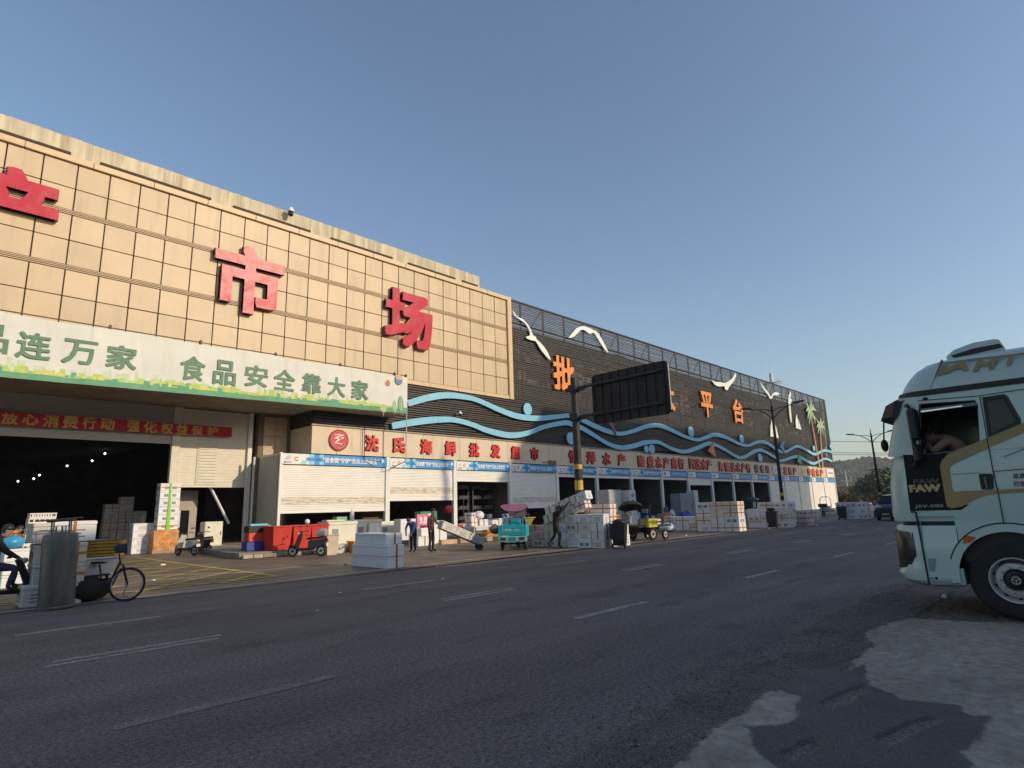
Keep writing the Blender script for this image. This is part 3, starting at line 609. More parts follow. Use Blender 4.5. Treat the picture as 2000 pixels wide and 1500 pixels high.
for nm, W_, lb in (('upper', UW, 'upper of the two blue wave ribbons running along the louvres'), ('lower', LW, 'lower of the two blue wave ribbons, just over the cream fascia')):
    c = catmull(fac(W_)); t = thing('wave_ribbon', lb, 'wave ribbon', group='blue wave ribbons'); up = []; dn = []
    for i, p in enumerate(c):
        a, b = c[max(i-1, 0)], c[min(i+1, len(c)-1)]; d = Vector((b[0]-a[0], b[1]-a[1])).normalized(); hw = .205+.025*math.sin(i*.21)
        up.append((p[0]-d.y*hw, p[1]+d.x*hw)); dn.append((p[0]+d.y*hw, p[1]-d.x*hw))
    k = 0
    while k < len(c)-1:            # sheet-metal lengths with a fine joint
        e = min(k+13, len(c)-1); mb = MB()
        v = []; f = []
        for i in range(k, e+1): v += [(up[i][0], YD, up[i][1]), (dn[i][0], YD, dn[i][1]), (up[i][0], YD+.12, up[i][1]), (dn[i][0], YD+.12, dn[i][1])]
        for i in range(e-k): o = 4*i; f += [(o+1, o+5, o+4, o), (o+2, o+6, o+7, o+3), (o, o+4, o+6, o+2), (o+3, o+7, o+5, o+1)]
        f += [(0, 2, 3, 1), (4*(e-k), 4*(e-k)+1, 4*(e-k)+3, 4*(e-k)+2)]
        for q in range(4): v[-4+q] = (v[-4+q][0]-.02, v[-4+q][1], v[-4+q][2])
        mb.add(v, f); mb.build('length', wavem, t); k = e
for i, (px, py, rx, ry, lb) in enumerate(((1031, 799, 8, 12, 'between the tan wall and the road sign'), (1115, 856, 7.5, 12, 'tucked behind the road sign pole'), (1263, 877, 4, 7, 'smaller of the touching pair below the sign panel'), (1273.5, 877, 5.5, 9, 'larger of the touching pair below the sign panel'), (1350, 843, 5.5, 10, 'on the upper ribbon left of the T-shaped character'), (1449, 857, 4, 7.5, 'below the last orange character'), (1485, 894, 4, 8, 'low, just left of the street lamp'), (1590, 875.5, 2.3, 5.5, 'near the palm trunks'), (1622.5, 872, 1.6, 4, 'at the far corner of the louvres'))):
    c = FY(px, py, YD); wx = FY(px+rx, py, YD).x-c.x; wz = c.z-FY(px, py+ry, YD).z; n = 20
    MB().prism([(wx*math.cos(2*math.pi*k/n), wz*math.sin(2*math.pi*k/n)) for k in range(n)], 0, .1, 'xz').build('bubble_disc', wavem, None, loc=(c.x, YD, c.z), label='pale blue bubble disc '+lb, cat='disc', group='blue bubble discs')
def shape(name, pts, mt, label, cat, group=None, sm=0, parent=None, y=YD):
    P = fac(pts); P = catmull(P+[P[0]], sm)[:-1] if sm else P
    cx = sum(p[0] for p in P)/len(P); cz = sum(p[1] for p in P)/len(P)
    return MB().prism([(p[0]-cx, p[1]-cz) for p in P], 0, .1, 'xz').build(name, mt, parent, loc=(cx, y, cz), label=label, cat=cat, group=group)
gg = 'white gulls on the louvres'
shape('gull_figure', [(1002, 606), (1010, 618), (1022, 624), (1034, 638), (1041, 654), (1047, 658), (1048, 662), (1058, 672), (1068, 685), (1076, 703), (1068, 697), (1056, 682), (1047, 667), (1040, 665), (1029, 661), (1029, 657), (1035, 655), (1034, 645), (1025, 631), (1012, 622), (1004, 614)], whitep, 'white gull with wings in a long slant beside the tan wall', 'gull figure', gg, 3)
shape('gull_figure', [(1110, 660), (1120, 648), (1128, 640), (1138, 637), (1146, 639), (1152, 641), (1158, 644), (1167, 649), (1177, 665), (1188, 688), (1180, 681), (1168, 662), (1160, 650), (1154, 652), (1148, 650), (1144, 646), (1136, 644), (1128, 651), (1120, 658)], whitep, 'white gull with drooping wings over the road sign pole', 'gull figure', gg, 3)
shape('gull_figure', [(1389, 741), (1397, 746), (1407, 746), (1415, 748), (1424, 744), (1431, 738), (1437, 728), (1437, 736), (1432, 746), (1425, 754), (1421, 762), (1416, 760), (1415, 754), (1406, 755), (1397, 752)], whitep, 'white gull with raised wings above the orange characters', 'gull figure', gg, 2)
shape('gull_figure', [(1484.5, 744), (1490, 754), (1497, 762), (1503, 770), (1506, 775), (1510, 768), (1517, 766), (1522, 769), (1518, 772), (1511, 772), (1508, 777), (1506, 779), (1503, 778), (1502, 774), (1495, 765), (1488, 755)], whitep, 'white gull with one bent wing above the street lamp', 'gull figure', gg, 2)
shape('gull_figure', [(1544, 764), (1545, 771), (1543, 778), (1547, 781), (1544, 788), (1544.5, 800), (1546.5, 822), (1545, 825), (1542.5, 812), (1541, 795), (1540, 785), (1540.5, 774), (1542, 769)], whitep, 'white gull flying steeply behind the street lamp arm', 'gull figure', gg, 2)
s1 = thing('sail_figure', 'pair of white sails behind the street lamp post', 'sail figure', group='white sails on the louvres')
shape('sail', [(1508, 815), (1512, 832), (1513, 853), (1505, 853), (1505, 834)], whitep, None, None, parent=s1); shape('sail', [(1512, 824), (1517, 838), (1521, 856), (1515, 854), (1513, 838)], whitep, None, None, parent=s1)
s2 = thing('sail_figure', 'pair of white sails between the street lamp and palms', 'sail figure', group='white sails on the louvres')
shape('sail', [(1556, 808), (1558.5, 821), (1560.5, 838), (1555, 836), (1554, 822)], whitep, None, None, parent=s2); shape('sail', [(1559, 818), (1565.5, 839), (1561, 838)], whitep, None, None, parent=s2)
for pts, col, nm, lb in (([(1186, 826), (1196, 826), (1202, 850), (1186, 826)][:3], (.22, .06, .09), 'red', 'dark red triangular flag under the road sign panel'), ([(1392, 863), (1393, 876), (1397, 893), (1381, 881)], (.72, .20, .06), 'orange', 'orange kite-like flag on the lower wave ribbon'), ([(1530, 861), (1529, 872), (1531, 885), (1521, 871)], (.10, .22, .5), 'blue', 'blue triangular flag right of the lamp post'), ([(1561, 884), (1562, 894), (1565, 908), (1556, 901)], (.07, .38, .12), 'green', 'green triangular flag low on the louvres near the palms')):
    shape('pennant_figure', pts, M('pennant_'+nm, col, .5), lb, 'pennant', 'triangular pennants on the louvres', y=YD-.13)
palmm = M('palm_green', (.34, .47, .27), .6, var=.1); palmt = M('palm_trunk', (.50, .24, .12), .7, var=.15)
def palm(lb, top, base, fr):
    t = thing('palm_figure', lb, 'palm figure', group='flat metal palms on the louvres')
    a, b = fac([top, base]); w0, w1 = .15, .3
    MB().prism([(a[0]-w0, a[1]), (b[0]-w1, b[1]), (b[0]+w1, b[1]), (a[0]+w0, a[1])], YD-.02, YD+.06, 'xz').build('trunk', palmt, t)
    for i, (mx, my, ex, ey, wd) in enumerate(fr):
        m_, e = fac([(top[0]+mx, top[1]+my), (top[0]+ex, top[1]+ey)]); c = catmull([a, m_, e], 5); up = []; dn = []
        for k, p in enumerate(c):
            q, r_ = c[max(k-1, 0)], c[min(k+1, len(c)-1)]; d = Vector((r_[0]-q[0], r_[1]-q[1])).normalized(); hw = wd*math.sin(math.pi*min(.97, .12+.88*k/(len(c)-1)))
            up.append((p[0]-d.y*hw, p[1]+d.x*hw)); dn.append((p[0]+d.y*hw, p[1]-d.x*hw))
        MB().prism(up+dn[::-1], YD-.08-.012*i, YD-.02-.012*i, 'xz').build('frond', palmm, t)
palm('larger flat metal palm figure near the end of the louvres', (1582, 803), (1601, 912), [(1, -10, 2, -22, .30), (-4, -8, -9, -16, .26), (4, -6, 6, -13, .24), (-5, -4, -9, 1, .28), (5, -5, 11, 0, .28), (-4, 4, -6, 17, .27), (-1, 8, -3, 26, .27), (2, 8, 1, 18, .22), (4, 8, 9, 26, .27), (5, 10, 12, 18, .2)])
palm('smaller flat metal palm figure by the corner of the louvres', (1601, 831), (1607, 913), [(1, -7, 1, -15, .3), (-3, -5, -7, -11, .26), (3, -4, 6, -8, .26), (-4, 0, -7, 4, .26), (4, 1, 9, 7, .28), (-3, 6, -5, 16, .24), (0, 8, 0, 22, .26), (3, 6, 5, 20, .26)])
# ------------------------------------------------------------------ shops: posts, shutters, blue strips
bays = [15.12, 22.25]+[27.85+5.57*i for i in range(15)]+[XE]
bays = [15.12, 22.25]+[27.85+5.57*i for i in range(15)]+[XE]
drop = {0: 1.78, 1: 2.37, 2: 3.66, 3: 1.66, 8: 3.75}
blue = M('strip_blue', (.035, .27, .62), .45, var=.05); bluel = M('strip_light_blue', (.22, .62, .82), .5); blued = M('strip_dark_blue', (.02, .16, .45), .5)
wht = M('strip_white', (.78, .76, .74), .5); org = M('strip_orange', (.72, .20, .07), .5); gry = M('strip_grey', (.2, .2, .22), .5)
names = ['shop at the near corner', 'second shop, with a pole shadow', 'third shop, with black racks inside', 'fourth shop, shut almost to the ground']
racks = M('rack_metal', (.10, .10, .11), .5, .4)
for i, (a, b) in enumerate(zip(bays[:-1], bays[1:])):
    wd = b-a; nm = (names+['fifth shop, behind the road sign pole','sixth shop, right of the sign pole','seventh shop, with a red cabinet','eighth shop','ninth shop, with a half-lowered shutter','tenth shop','eleventh shop','last open shop','first shut bay past the open shops','shut bay behind the lamp post','sunlit triangle of a shut bay','fourth bay from the far corner','second bay from the far corner','bay at the far corner'])[i]
    closed = i >= 12
    # post at the left of each bay
    MB().box(a-.16 if i else a, YF-.03, .25, a+.16, YF+.22, 5.12, .012).build('post', whitem, bld)
    zs = .3 if closed else drop.get(i, 4.15)
    n = max(1, int((4.45-zs)/.1)); mb = MB(); x0, x1 = a+.165, b-.165
    yy = YF+.06
    prof = []
    for k in range(n):
        z_ = 4.45-.1*k; prof += [(yy, z_), (yy+.016, z_-.03), (yy+.016, z_-.07)]
    prof.append((yy, 4.45-.1*n))
    v = [(x0, p[0], p[1]) for p in prof]+[(x1, p[0], p[1]) for p in prof]; m_ = len(prof)
    mb.add(v, [(k, k+1, k+1+m_, k+m_) for k in range(m_-1)])
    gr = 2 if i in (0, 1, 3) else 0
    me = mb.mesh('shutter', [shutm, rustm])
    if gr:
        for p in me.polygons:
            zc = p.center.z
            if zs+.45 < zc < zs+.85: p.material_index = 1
    so_ = link('shutter', me, bld)
    MB().box(x0, yy-.02, 4.45-.1*n-.09, x1, yy+.05, 4.45-.1*n).build('bottom_bar', whitem, so_)
    # interior
    if not closed and i != 12:
        MB().box(b-.08, YF+.3, .25, b+.02, 44, 5.0).build('partition', darkwall, bld)
    t = thing('strip_sign', 'blue and white food-safety strip over the '+nm, 'sign', (a, YF-.06, 4.45), group='blue strips over the shops')
    x0, x1 = .1 if i else 0, wd-.12; MB().box(x0, 0, .03, x1, .05, .62).build('board', wht, t)
    f_ = (x1-x0); MB().box(x0+f_*.28, -.006, .03, x1, -.001, .62).build('blue_field', blue, t)
    if i < 7:
        for (u, v_, w2, mt) in ((.18, 0, .04, bluel), (.22, .2, .08, blue), (.24, .4, .045, bluel), (.245, .0, .045, bluel), (.30, .2, .05, blued), (.335, .4, .04, bluel), (.335, .0, .04, bluel)):
            MB().box(x0+f_*u, -.012, .04+v_, x0+f_*(u+w2), -.007, .04+v_+.19).build('square', mt, t)
        text('lettering', '“浙食链”守护“舌尖上的安全”', f_*.55, .32, (x0+f_*.64, -.012, .33), wht, t, depth=.006, bold=.03)
        n_ = 16; MB().prism([(x0+f_*.135+.13*math.cos(2*math.pi*k/n_), .33+.13*math.sin(2*math.pi*k/n_)) for k in range(n_)], -.012, -.002, 'xz').build('emblem', org, t)
        MB().box(x0+f_*.125, -.016, .28, x0+f_*.15, -.012, .38).build('emblem_mark', wht, t)
        mb = MB(); mb.tube([(x0+f_*.04, -.008, .28), (x0+f_*.055, -.008, .43), (x0+f_*.075, -.008, .48), (x0+f_*.085, -.008, .40), (x0+f_*.06, -.008, .33), (x0+f_*.05, -.008, .25)], .012, 5); mb.build('emblem_line', gry, t)
        text('lettering', '鑫和诚', f_*.065, .10, (x0+f_*.06, -.008, .14), gry, t, depth=.006)
        MB().box(x0+f_*.945, -.012, .3, x0+f_*.975, -.007, .5).build('square', wht, t)
    else:
        text('lettering', '浙食链守护舌尖上的安全', f_*.5, .26, (x0+f_*.62, -.012, .33), bluel if i > 11 else wht, t, depth=.006)
        MB().box(x0+f_*.05, -.008, .2, x0+f_*.12, -.001, .45).build('emblem', gry, t)
MB().box(XE-.2, YF-.03, .25, XE+.03, YF+.22, 5.12).build('post', whitem, bld)
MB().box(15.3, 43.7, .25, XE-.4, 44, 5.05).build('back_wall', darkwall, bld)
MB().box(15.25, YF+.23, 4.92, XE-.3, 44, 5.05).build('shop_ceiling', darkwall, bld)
# name signs
reds = M('shop_letter_red', (.62, .025, .02), .45, var=.08); maroon = M('shop_letter_edge', (.16, .02, .02), .6); brown_l = M('shop_letter_brown', (.33, .17, .13), .6)
def name_sign(chars, label, xs, z0, z1, mat=reds, w_=None, bold=.035, edge=maroon):
    t = thing('shop_sign', label, 'shop sign', group='red shop names on the fascia')
    for ch, x in zip(chars, xs):
        ww = w_ or .98*(z1-z0)
        text('letter', ch, ww, z1-z0, (x, YF-.10, (z0+z1)/2), mat, t, depth=.05, bold=bold)
        if edge: text('letter_back', ch, ww+.07, z1-z0+.07, (x, YF-.03, (z0+z1)/2), edge, t, depth=.07, bold=bold+.02)
    return t
nsn = name_sign('沈氏海鲜批发超市', 'wide-spaced red shop name beside the round red emblem', [21.0, 23.05, 25.27, 27.4, 29.65, 31.8, 34.0, 36.2], 5.46, 6.42)
text('letter', '一号店', 1.75, .42, (38.05, YF-.06, 5.25+.06), brown_l, nsn, depth=.05, bold=.02)
name_sign('恒洋水产', 'red shop name partly behind the road sign pole', [41.2, 43.7, 46.1, 48.5], 5.38, 6.45, w_=1.25)
name_sign('隆盛水产商行', 'red six-character shop name right of the road sign pole', [51.9, 53.6, 55.2, 56.7, 58.3, 59.8], 5.35, 6.45, w_=1.15)
name_sign('同茂水产', 'small tight red shop name, four characters', [62.2, 63.6, 65.0, 66.3], 5.4, 6.55, w_=1.2)
name_sign('海隆达水产行', 'brighter red six-character shop name above the box stacks', [69.3, 71.0, 72.6, 74.1, 75.6, 77.1], 5.35, 6.45, w_=1.25)
name_sign('洋春泽', 'brown three-character shop name left of the lamp post', [79.6, 81.4, 83.2], 5.4, 6.4, mat=brown_l, w_=1.2)
name_sign('广发海产', 'red shop name cut by the lamp post', [87.6, 89.5, 91.4, 93.2], 5.35, 6.4, w_=1.25)
name_sign('华盛水产', 'red shop name near the far end, partly sunlit', [99.3, 101.2, 103.1, 105.0], 5.3, 6.45, mat=M('shop_letter_orange', (.62, .12, .03), .5), w_=1.4)
for x0, x1, lb in ((85.1, 86.9, 'blue and white square logo box left of the lamp post'), (96.3, 98.0, 'pale square logo box before the last red name')):
    t = thing('logo_box', lb, 'sign', (x0, YF-.12, 5.35)); MB().box(0, 0, 0, x1-x0, .1, 1.1, .03).build('board', wht, t); text('mark', 'W' if x0 > 90 else 'A', .9, .6, (.85, -.01, .55), blue if x0 < 90 else gry, t, depth=.01)
t = thing('logo_box', 'white rectangular sign at the far end of the fascia', 'sign', (107.4, YF-.12, 5.25)); MB().box(0, 0, 0, 3.6, .1, 1.3, .03).build('board', wht, t); text('lettering', '食品检测室', 2.6, .28, (1.9, -.01, .7), gry, t, depth=.01); MB().box(2.6, -.01, .15, 3.2, -.001, .3).build('mark', org, t)
# round emblem
t = thing('round_emblem', 'round red emblem with a white zigzag on the cream fascia', 'sign', (18.68, YF-.1, 6.0)); n = 36
MB().prism([(.64*math.cos(2*math.pi*k/n), .64*math.sin(2*math.pi*k/n)) for k in range(n)], 0, .08, 'xz').build('disc', M('emblem_red', (.55, .04, .05), .45, var=.05), t)
mb = MB(); mb.torus((0, -.005, 0), .60, .018, 'y', 36, 6); mb.build('rim', maroon, t)
mb = MB()
for P in ([(-.30, .14), (.30, .36), (.30, .30), (-.16, .13)], [(-.30, .14), (-.30, .08), (.12, .08), (.12, .14)], [(.30, .20), (.02, .14), (-.28, -.14), (-.16, -.14), (.14, .08), (.30, .12)], [(-.30, -.14), (.2, -.20), (.2, -.25), (-.30, -.20)], [(-.3, .32), (.1, .37), (.1, .32), (-.3, .27)]): mb.prism(P, -.012, 0, 'xz')
mb.build('zigzag', wht, t)
for k in range(8):
    a = math.radians(-150+k*17); text('letter', '海鲜批发超市沈氏'[k], .10, .11, (.48*math.cos(a), -.006, .48*math.sin(a)), M('emblem_pink', (.75, .35, .3), .5), t, depth=.01, rot=(0, -a-math.pi/2, 0))
# ================================================================== OBJECTS
# ------------------------------------------------------------------ people
skin = M('skin', (.34, .19, .13), .6); hairm = M('hair_black', (.015, .013, .012), .5); eyem = M('eye', (.02, .015, .01), .3); shoem = M('shoe_dark', (.02, .02, .022), .6)
def cloth(n, c): return M('cloth_'+n, c, .9, var=.18, scale=9, bump=.5, bscale=14)
def person(label, loc, rz, J=None, top=None, legs=None, height=1.74, hair=True, bare=False, extra=None, cap=None):
    """J: joint positions in metres, x forward, y to the left, z up (1.74 m figure)"""
    j = dict(pelvis=(0, 0, .94), waist=(0, 0, 1.08), chest=(.0, 0, 1.30), neck=(.0, 0, 1.47), skull=(.02, 0, 1.57),
             lsh=(0, .18, 1.41), lel=(-.02, .24, 1.14), lwr=(.08, .24, .90), rsh=(0, -.18, 1.41), rel=(-.02, -.24, 1.14), rwr=(.08, -.24, .90),
             lhip=(0, .095, .90), lkn=(.03, .10, .50), lan=(0, .11, .09), rhip=(0, -.095, .90), rkn=(.03, -.10, .50), ran=(0, -.11, .09))
    if J: j.update(J)
    t = thing('person', label, 'person', loc, rz); t.scale = (height/1.74,)*3
    V = {k: Vector(v) for k, v in j.items()}
    rad = dict(pelvis=.135, waist=.125, chest=.15, neck=.062, skull=.06, lsh=.075, rsh=.075, lel=.052, rel=.052, lwr=.034, rwr=.034, lhip=.105, rhip=.105, lkn=.068, rkn=.068, lan=.048, ran=.048)
    E_ = [('pelvis', 'waist'), ('waist', 'chest'), ('chest', 'neck'), ('neck', 'skull'), ('chest', 'lsh'), ('lsh', 'lel'), ('lel', 'lwr'), ('chest', 'rsh'), ('rsh', 'rel'), ('rel', 'rwr'), ('pelvis', 'lhip'), ('lhip', 'lkn'), ('lkn', 'lan'), ('pelvis', 'rhip'), ('rhip', 'rkn'), ('rkn', 'ran')]
    cls = {}
    for s_ in 'lr':
        kn, an = V[s_+'kn'], V[s_+'an']; V[s_+'toe'] = an+Vector((.17, 0, -.05)); rad[s_+'toe'] = .036; E_.append((s_+'an', s_+'toe'))
        d = (V[s_+'wr']-V[s_+'el']).normalized(); side = d.cross(Vector((0, 0, 1) if abs(d.z) < .9 else (1, 0, 0))).normalized(); nrm = d.cross(side)
        V[s_+'palm'] = V[s_+'wr']+d*.075; rad[s_+'palm'] = .030; E_.append((s_+'wr', s_+'palm'))
        for k in range(4):
            o_ = side*(.024*(k-1.5)); ln = (.075, .085, .08, .062)[k]
            V[s_+'f%d' % k] = V[s_+'palm']+o_+d*ln*.5-nrm*.004; V[s_+'g%d' % k] = V[s_+'palm']+o_*1.15+d*ln*.85-nrm*.022
            rad[s_+'f%d' % k] = .0095; rad[s_+'g%d' % k] = .008; E_ += [(s_+'palm', s_+'f%d' % k), (s_+'f%d' % k, s_+'g%d' % k)]
        V[s_+'th'] = V[s_+'wr']+d*.04+side*.04-nrm*.01; V[s_+'ti'] = V[s_+'wr']+d*.085+side*.055-nrm*.02; rad[s_+'th'] = .011; rad[s_+'ti'] = .009
        E_ += [(s_+'wr', s_+'th'), (s_+'th', s_+'ti')]
    ks = list(V); me = bpy.data.meshes.new('b'); me.from_pydata([V[k] for k in ks], [(ks.index(a), ks.index(b)) for a, b in E_], [])
    o = bpy.data.objects.new('b', me); sc.collection.objects.link(o)
    sk = o.modifiers.new('s', 'SKIN'); ss = o.modifiers.new('u', 'SUBSURF'); ss.levels = 1
    for i, k in enumerate(ks):
        sv = me.skin_vertices[0].data[i]; sv.radius = (rad[k], rad[k]*(.82 if k in ('chest', 'waist') else 1)); sv.use_root = k == 'pelvis'
    dg = bpy.context.evaluated_depsgraph_get(); m2 = bpy.data.meshes.new_from_object(o.evaluated_get(dg)); bpy.data.objects.remove(o)
    # clothing by nearest limb
    def dist(p, a, b):
        ab = b-a; tt = max(0, min(1, (p-a).dot(ab)/max(ab.length_squared, 1e-9))); return (p-(a+ab*tt)).length
    kinds = {'leg': [('pelvis', 'lhip'), ('pelvis', 'rhip'), ('lhip', 'lkn'), ('lkn', 'lan'), ('rhip', 'rkn'), ('rkn', 'ran')], 'top': [('pelvis', 'waist'), ('waist', 'chest'), ('chest', 'neck'), ('chest', 'lsh'), ('lsh', 'lel'), ('lel', 'lwr'), ('chest', 'rsh'), ('rsh', 'rel'), ('rel', 'rwr')],
             'skin': [('neck', 'skull'), ('lwr', 'lpalm'), ('rwr', 'rpalm')], 'shoe': [('lan', 'ltoe'), ('ran', 'rtoe')]}
    m2.materials.clear(); tm = skin if bare else top
    for mt in (tm, legs, skin, shoem): m2.materials.append(mt)
    for p in m2.polygons:
        c = p.center; best = min(((dist(c, V[a], V[b])/(rad[a]+rad[b])*2, k) for k, L_ in kinds.items() for a, b in L_), key=lambda q: q[0]); p.material_index = ['top', 'leg', 'skin', 'shoe'].index(best[1])
    m2.shade_smooth(); link('body', m2, t)
    hd = (V['skull']-V['neck']).normalized(); hc = V['skull']+hd*.055
    q = Vector((0, 0, 1)).rotation_difference(hd).to_matrix().to_4x4(); face = V.get('face', Vector((1, 0, 0))); 
    yaw = math.atan2(face[1], face[0]) if 'face' in V else 0
    mb = MB(); mb.M = Matrix.Translation(hc) @ q @ Matrix.Rotation(yaw, 4, 'Z')
    loops = []
    for z_, rx, ry, ox in ((-.125, .035, .03, .035), (-.11, .055, .045, .025), (-.08, .07, .058, .012), (-.04, .083, .068, .004), (0, .09, .074, 0), (.04, .094, .077, -.004), (.08, .085, .068, -.006), (.108, .055, .045, -.006), (.12, .02, .018, -.005)):
        loops.append([(ox+rx*math.cos(a), ry*math.sin(a), z_) for a in [2*math.pi*k/14 for k in range(14)]])
    mb.loft(loops); mb.loft([[(.085, -.006, .01), (.085, .006, .01), (.085, .006, .012), (.085, -.006, .012)], [(.088, -.016, -.035), (.088, .016, -.035), (.112, .009, -.03), (.112, -.009, -.03)]])
    for s_ in (1, -1): mb.sphere((-.005, .076*s_, -.01), (.02, .012, .032), 8, 5)
    mb.mi = 1
    for s_ in (1, -1): mb.sphere((.082, .03*s_, .012), (.009, .014, .007), 8, 5)
    mb.mi = 2; mb.box(.078, -.024, -.067, .086, .024, -.060)
    mb.build('head', [skin, eyem, M('lips', (.28, .1, .08), .6)], t, smooth=60)
    mb = MB(); mb.M = Matrix.Translation(hc) @ q @ Matrix.Rotation(yaw, 4, 'Z'); loops = []
    for z_, rx, ry, ox in ((-.05, .045, .076, -.045), (0, .07, .084, -.034), (.03, .085, .088, -.022), (.065, .105, .088, -.006), (.10, .085, .072, -.008), (.13, .045, .04, -.01), (.138, .01, .01, -.01)):
        loops.append([(ox+rx*math.cos(a)*(1+.03*math.sin(a*5)), ry*math.sin(a), z_+.006*math.sin(3*a)) for a in [2*math.pi*k/14 for k in range(14)]])
    mb.loft(loops); mb.build('hair', cap or hairm, t, smooth=60)
    return t
# ------------------------------------------------------------------ foam boxes
foam = M('foam_white', (.80, .80, .79), .75, var=.04, scale=6, bump=.25, bscale=60, rnd_v=.05, dirt=.66, dcol=(.55, .5, .42), dscale=5)
foam2 = M('foam_cream', (.74, .68, .60), .75, var=.08, scale=5, bump=.25, bscale=60, rnd_v=.08, dirt=.58, dcol=(.45, .36, .27), dscale=4)
tape = M('brown_tape', (.42, .17, .04), .35, var=.2, scale=10); tapeo = M('orange_tape', (.60, .24, .05), .35, var=.2); tapeg = M('green_tape', (.22, .62, .02), .4); inkm = M('print_ink', (.30, .29, .33), .7, var=.2); inkr = M('print_red', (.40, .10, .08), .7)
card = M('cardboard', (.42, .29, .17), .85, var=.15, scale=5, rnd_v=.1)
SH = {}
def fmesh(kind, a, b, c, mt):
    k = (kind, round(a, 2), round(b, 2), round(c, 2), mt.name)
    if k in SH: return SH[k]
    mb = MB(); e = .004
    if kind == 'body': mb.box(0, 0, 0, a, b, c*.78, .012)
    elif kind == 'lid': mb.box(-.006, -.006, c*.78+.002, a+.006, b+.006, c-.003, .014)
    elif kind == 'tape_v':
        for u in (.5,): mb.box(-.010, b*u-.03, .0, a+.010, b*u+.03, c+e); mb.box(a*u-.03, -.010, .0, a*u+.03, b+.010, c+e+.001)
    elif kind == 'tape_f': mb.box(a*.55-.03, -.012, 0, a*.55+.03, 0, c); mb.box(a*.55-.03, -.01, c, a*.55+.03, b*.4, c+.004)
    elif kind == 'tape_h': mb.box(-.010, -.010, c*.74, a+.010, b+.010, c*.74+.055)
    elif kind == 'tape_x':
        mb.box(-.010, b*.5-.03, .0, a+.010, b*.5+.03, c+e); mb.box(a*.5-.03, -.010, .0, a*.5+.03, b+.010, c+e+.001); mb.box(-.012, -.012, c*.42, a+.012, b+.012, c*.42+.05)
    elif kind == 'ink':
        for i in range(3): mb.box(-.003, b*.25, c*(.2+.16*i), 0, b*(.75-.1*(i % 2)), c*(.2+.16*i)+c*.07); mb.box(a*.25, -.003, c*(.2+.16*i), a*(.75-.1*(i % 2)), 0, c*(.2+.16*i)+c*.07)
    elif kind == 'ink2': mb.box(-.003, b*.15, c*.25, 0, b*.4, c*.6); mb.box(-.003, b*.6, c*.25, 0, b*.85, c*.6); mb.box(a*.2, -.003, c*.25, a*.4, 0, c*.6); mb.box(a*.6, -.003, c*.25, a*.8, 0, c*.6)
    SH[k] = mb.mesh(kind, mt); return SH[k]
def fbox(label, p, a, b, c, style='', rz=0, mt=None, group=None, rot=None, jit=True):
    mt = mt or foam
    if jit: rz += rnd.uniform(-.035, .035)
    o = link('foam_box', fmesh('body', a, b, c, mt), None, p, rot or (0, 0, rz), label, 'box', group)
    link('lid', fmesh('lid', a, b, c, mt), o)
    for ch in style:
        k, m_ = {'v': ('tape_v', tape), 'h': ('tape_h', tapeo), 'f': ('tape_f', tape), 'x': ('tape_x', tape), 'o': ('tape_x', tapeo), 'i': ('ink', inkm), 'j': ('ink2', inkm), 'r': ('ink2', inkr)}[ch]
        link({'i': 'print', 'j': 'print', 'r': 'print'}.get(ch, 'tape'), fmesh(k, a, b, c, m_), o, kind='stuff' if ch in 'ijr' else None)
    return o
ORD = ['bottom', 'second', 'third', 'fourth', 'fifth', 'sixth', 'seventh', 'eighth']
def wall_of_boxes(where, x0, y0, cols, layers, a, bw, c, styles, group, zbase=0, mt=None, xdepth=1, jx=.04, first='nearest the road'):
    """boxes in a row running away from the street (+y), stacked in layers"""
    y = y0; st = styles
    for ci in range(cols):
        b = bw*rnd.uniform(.92, 1.08); nl = layers[ci] if isinstance(layers, (list, tuple)) else layers; z = zbase
        for li in range(nl):
            for d in range(xdepth):
                col = ('first', 'second', 'third', 'fourth', 'fifth', 'sixth', 'seventh', 'eighth', 'ninth')[ci]
                lb = '%s foam box, %s column, %s layer%s, %s' % ('cream' if mt is foam2 else 'white', col, ORD[li], (' behind', ' rear')[d-1] if d else '', where)
                fbox(lb, (x0+d*(a+.02)+rnd.uniform(-jx, jx), y, z), a, b-.015, c, rnd.choice(st), 0, mt if mt else rnd.choice((foam, foam, foam2)), group)
            z += c+.002
        y += b
# ------------------------------------------------------------------ the lorry (faces +y, its flank in the plane x = 10.6)
XT = 10.6
def T(px, py, X=XT): p = FX(px, py, X); return (p.y, p.z)
mint = M('lorry_mint_paint', (.50, .63, .56), .28, var=.03, coat=.5, dirt=.70, dcol=(.32, .36, .30), dscale=1.2)
mintd = M('lorry_grey_trim', (.25, .31, .30), .5, var=.05); blk = M('lorry_black_plastic', (.010, .0095, .010), .5, var=.2); decal = M('lorry_black_decal', (.012, .010, .011), .5, spec=.2)
gold = M('lorry_gold_decal', (.36, .25, .10), .4, var=.05); goldd = M('lorry_dim_gold', (.10, .06, .04), .4); glass = M('dark_glass', (.012, .013, .018), .08, spec=.35); rubber = M('tyre_rubber', (.022, .021, .021), .8, var=.25, bump=.3)
steel = M('wheel_steel', (.50, .48, .45), .5, .15, var=.2, scale=8); cabin = M('cab_interior', (.022, .02, .02), .8); amber = M('amber_lens', (.62, .10, .02), .25); chrome = M('chrome', (.6, .6, .6), .15, 1)
lor = thing('lorry', 'pale mint lorry cab with gold stripes parked nose out over the road edge', 'lorry', (11.85, 1.07, 0))
LM = Matrix.Translation(-Vector((11.85, 1.07, 0)))
def LB(): b = MB(); b.M = LM; return b
def LP(poly, x0, x1, name, mt, parent=lor, holes=(), lab=None): o = LB().prism(poly, x0, x1, 'yz', holes).build(name, mt, parent); tag(o, lab); return o
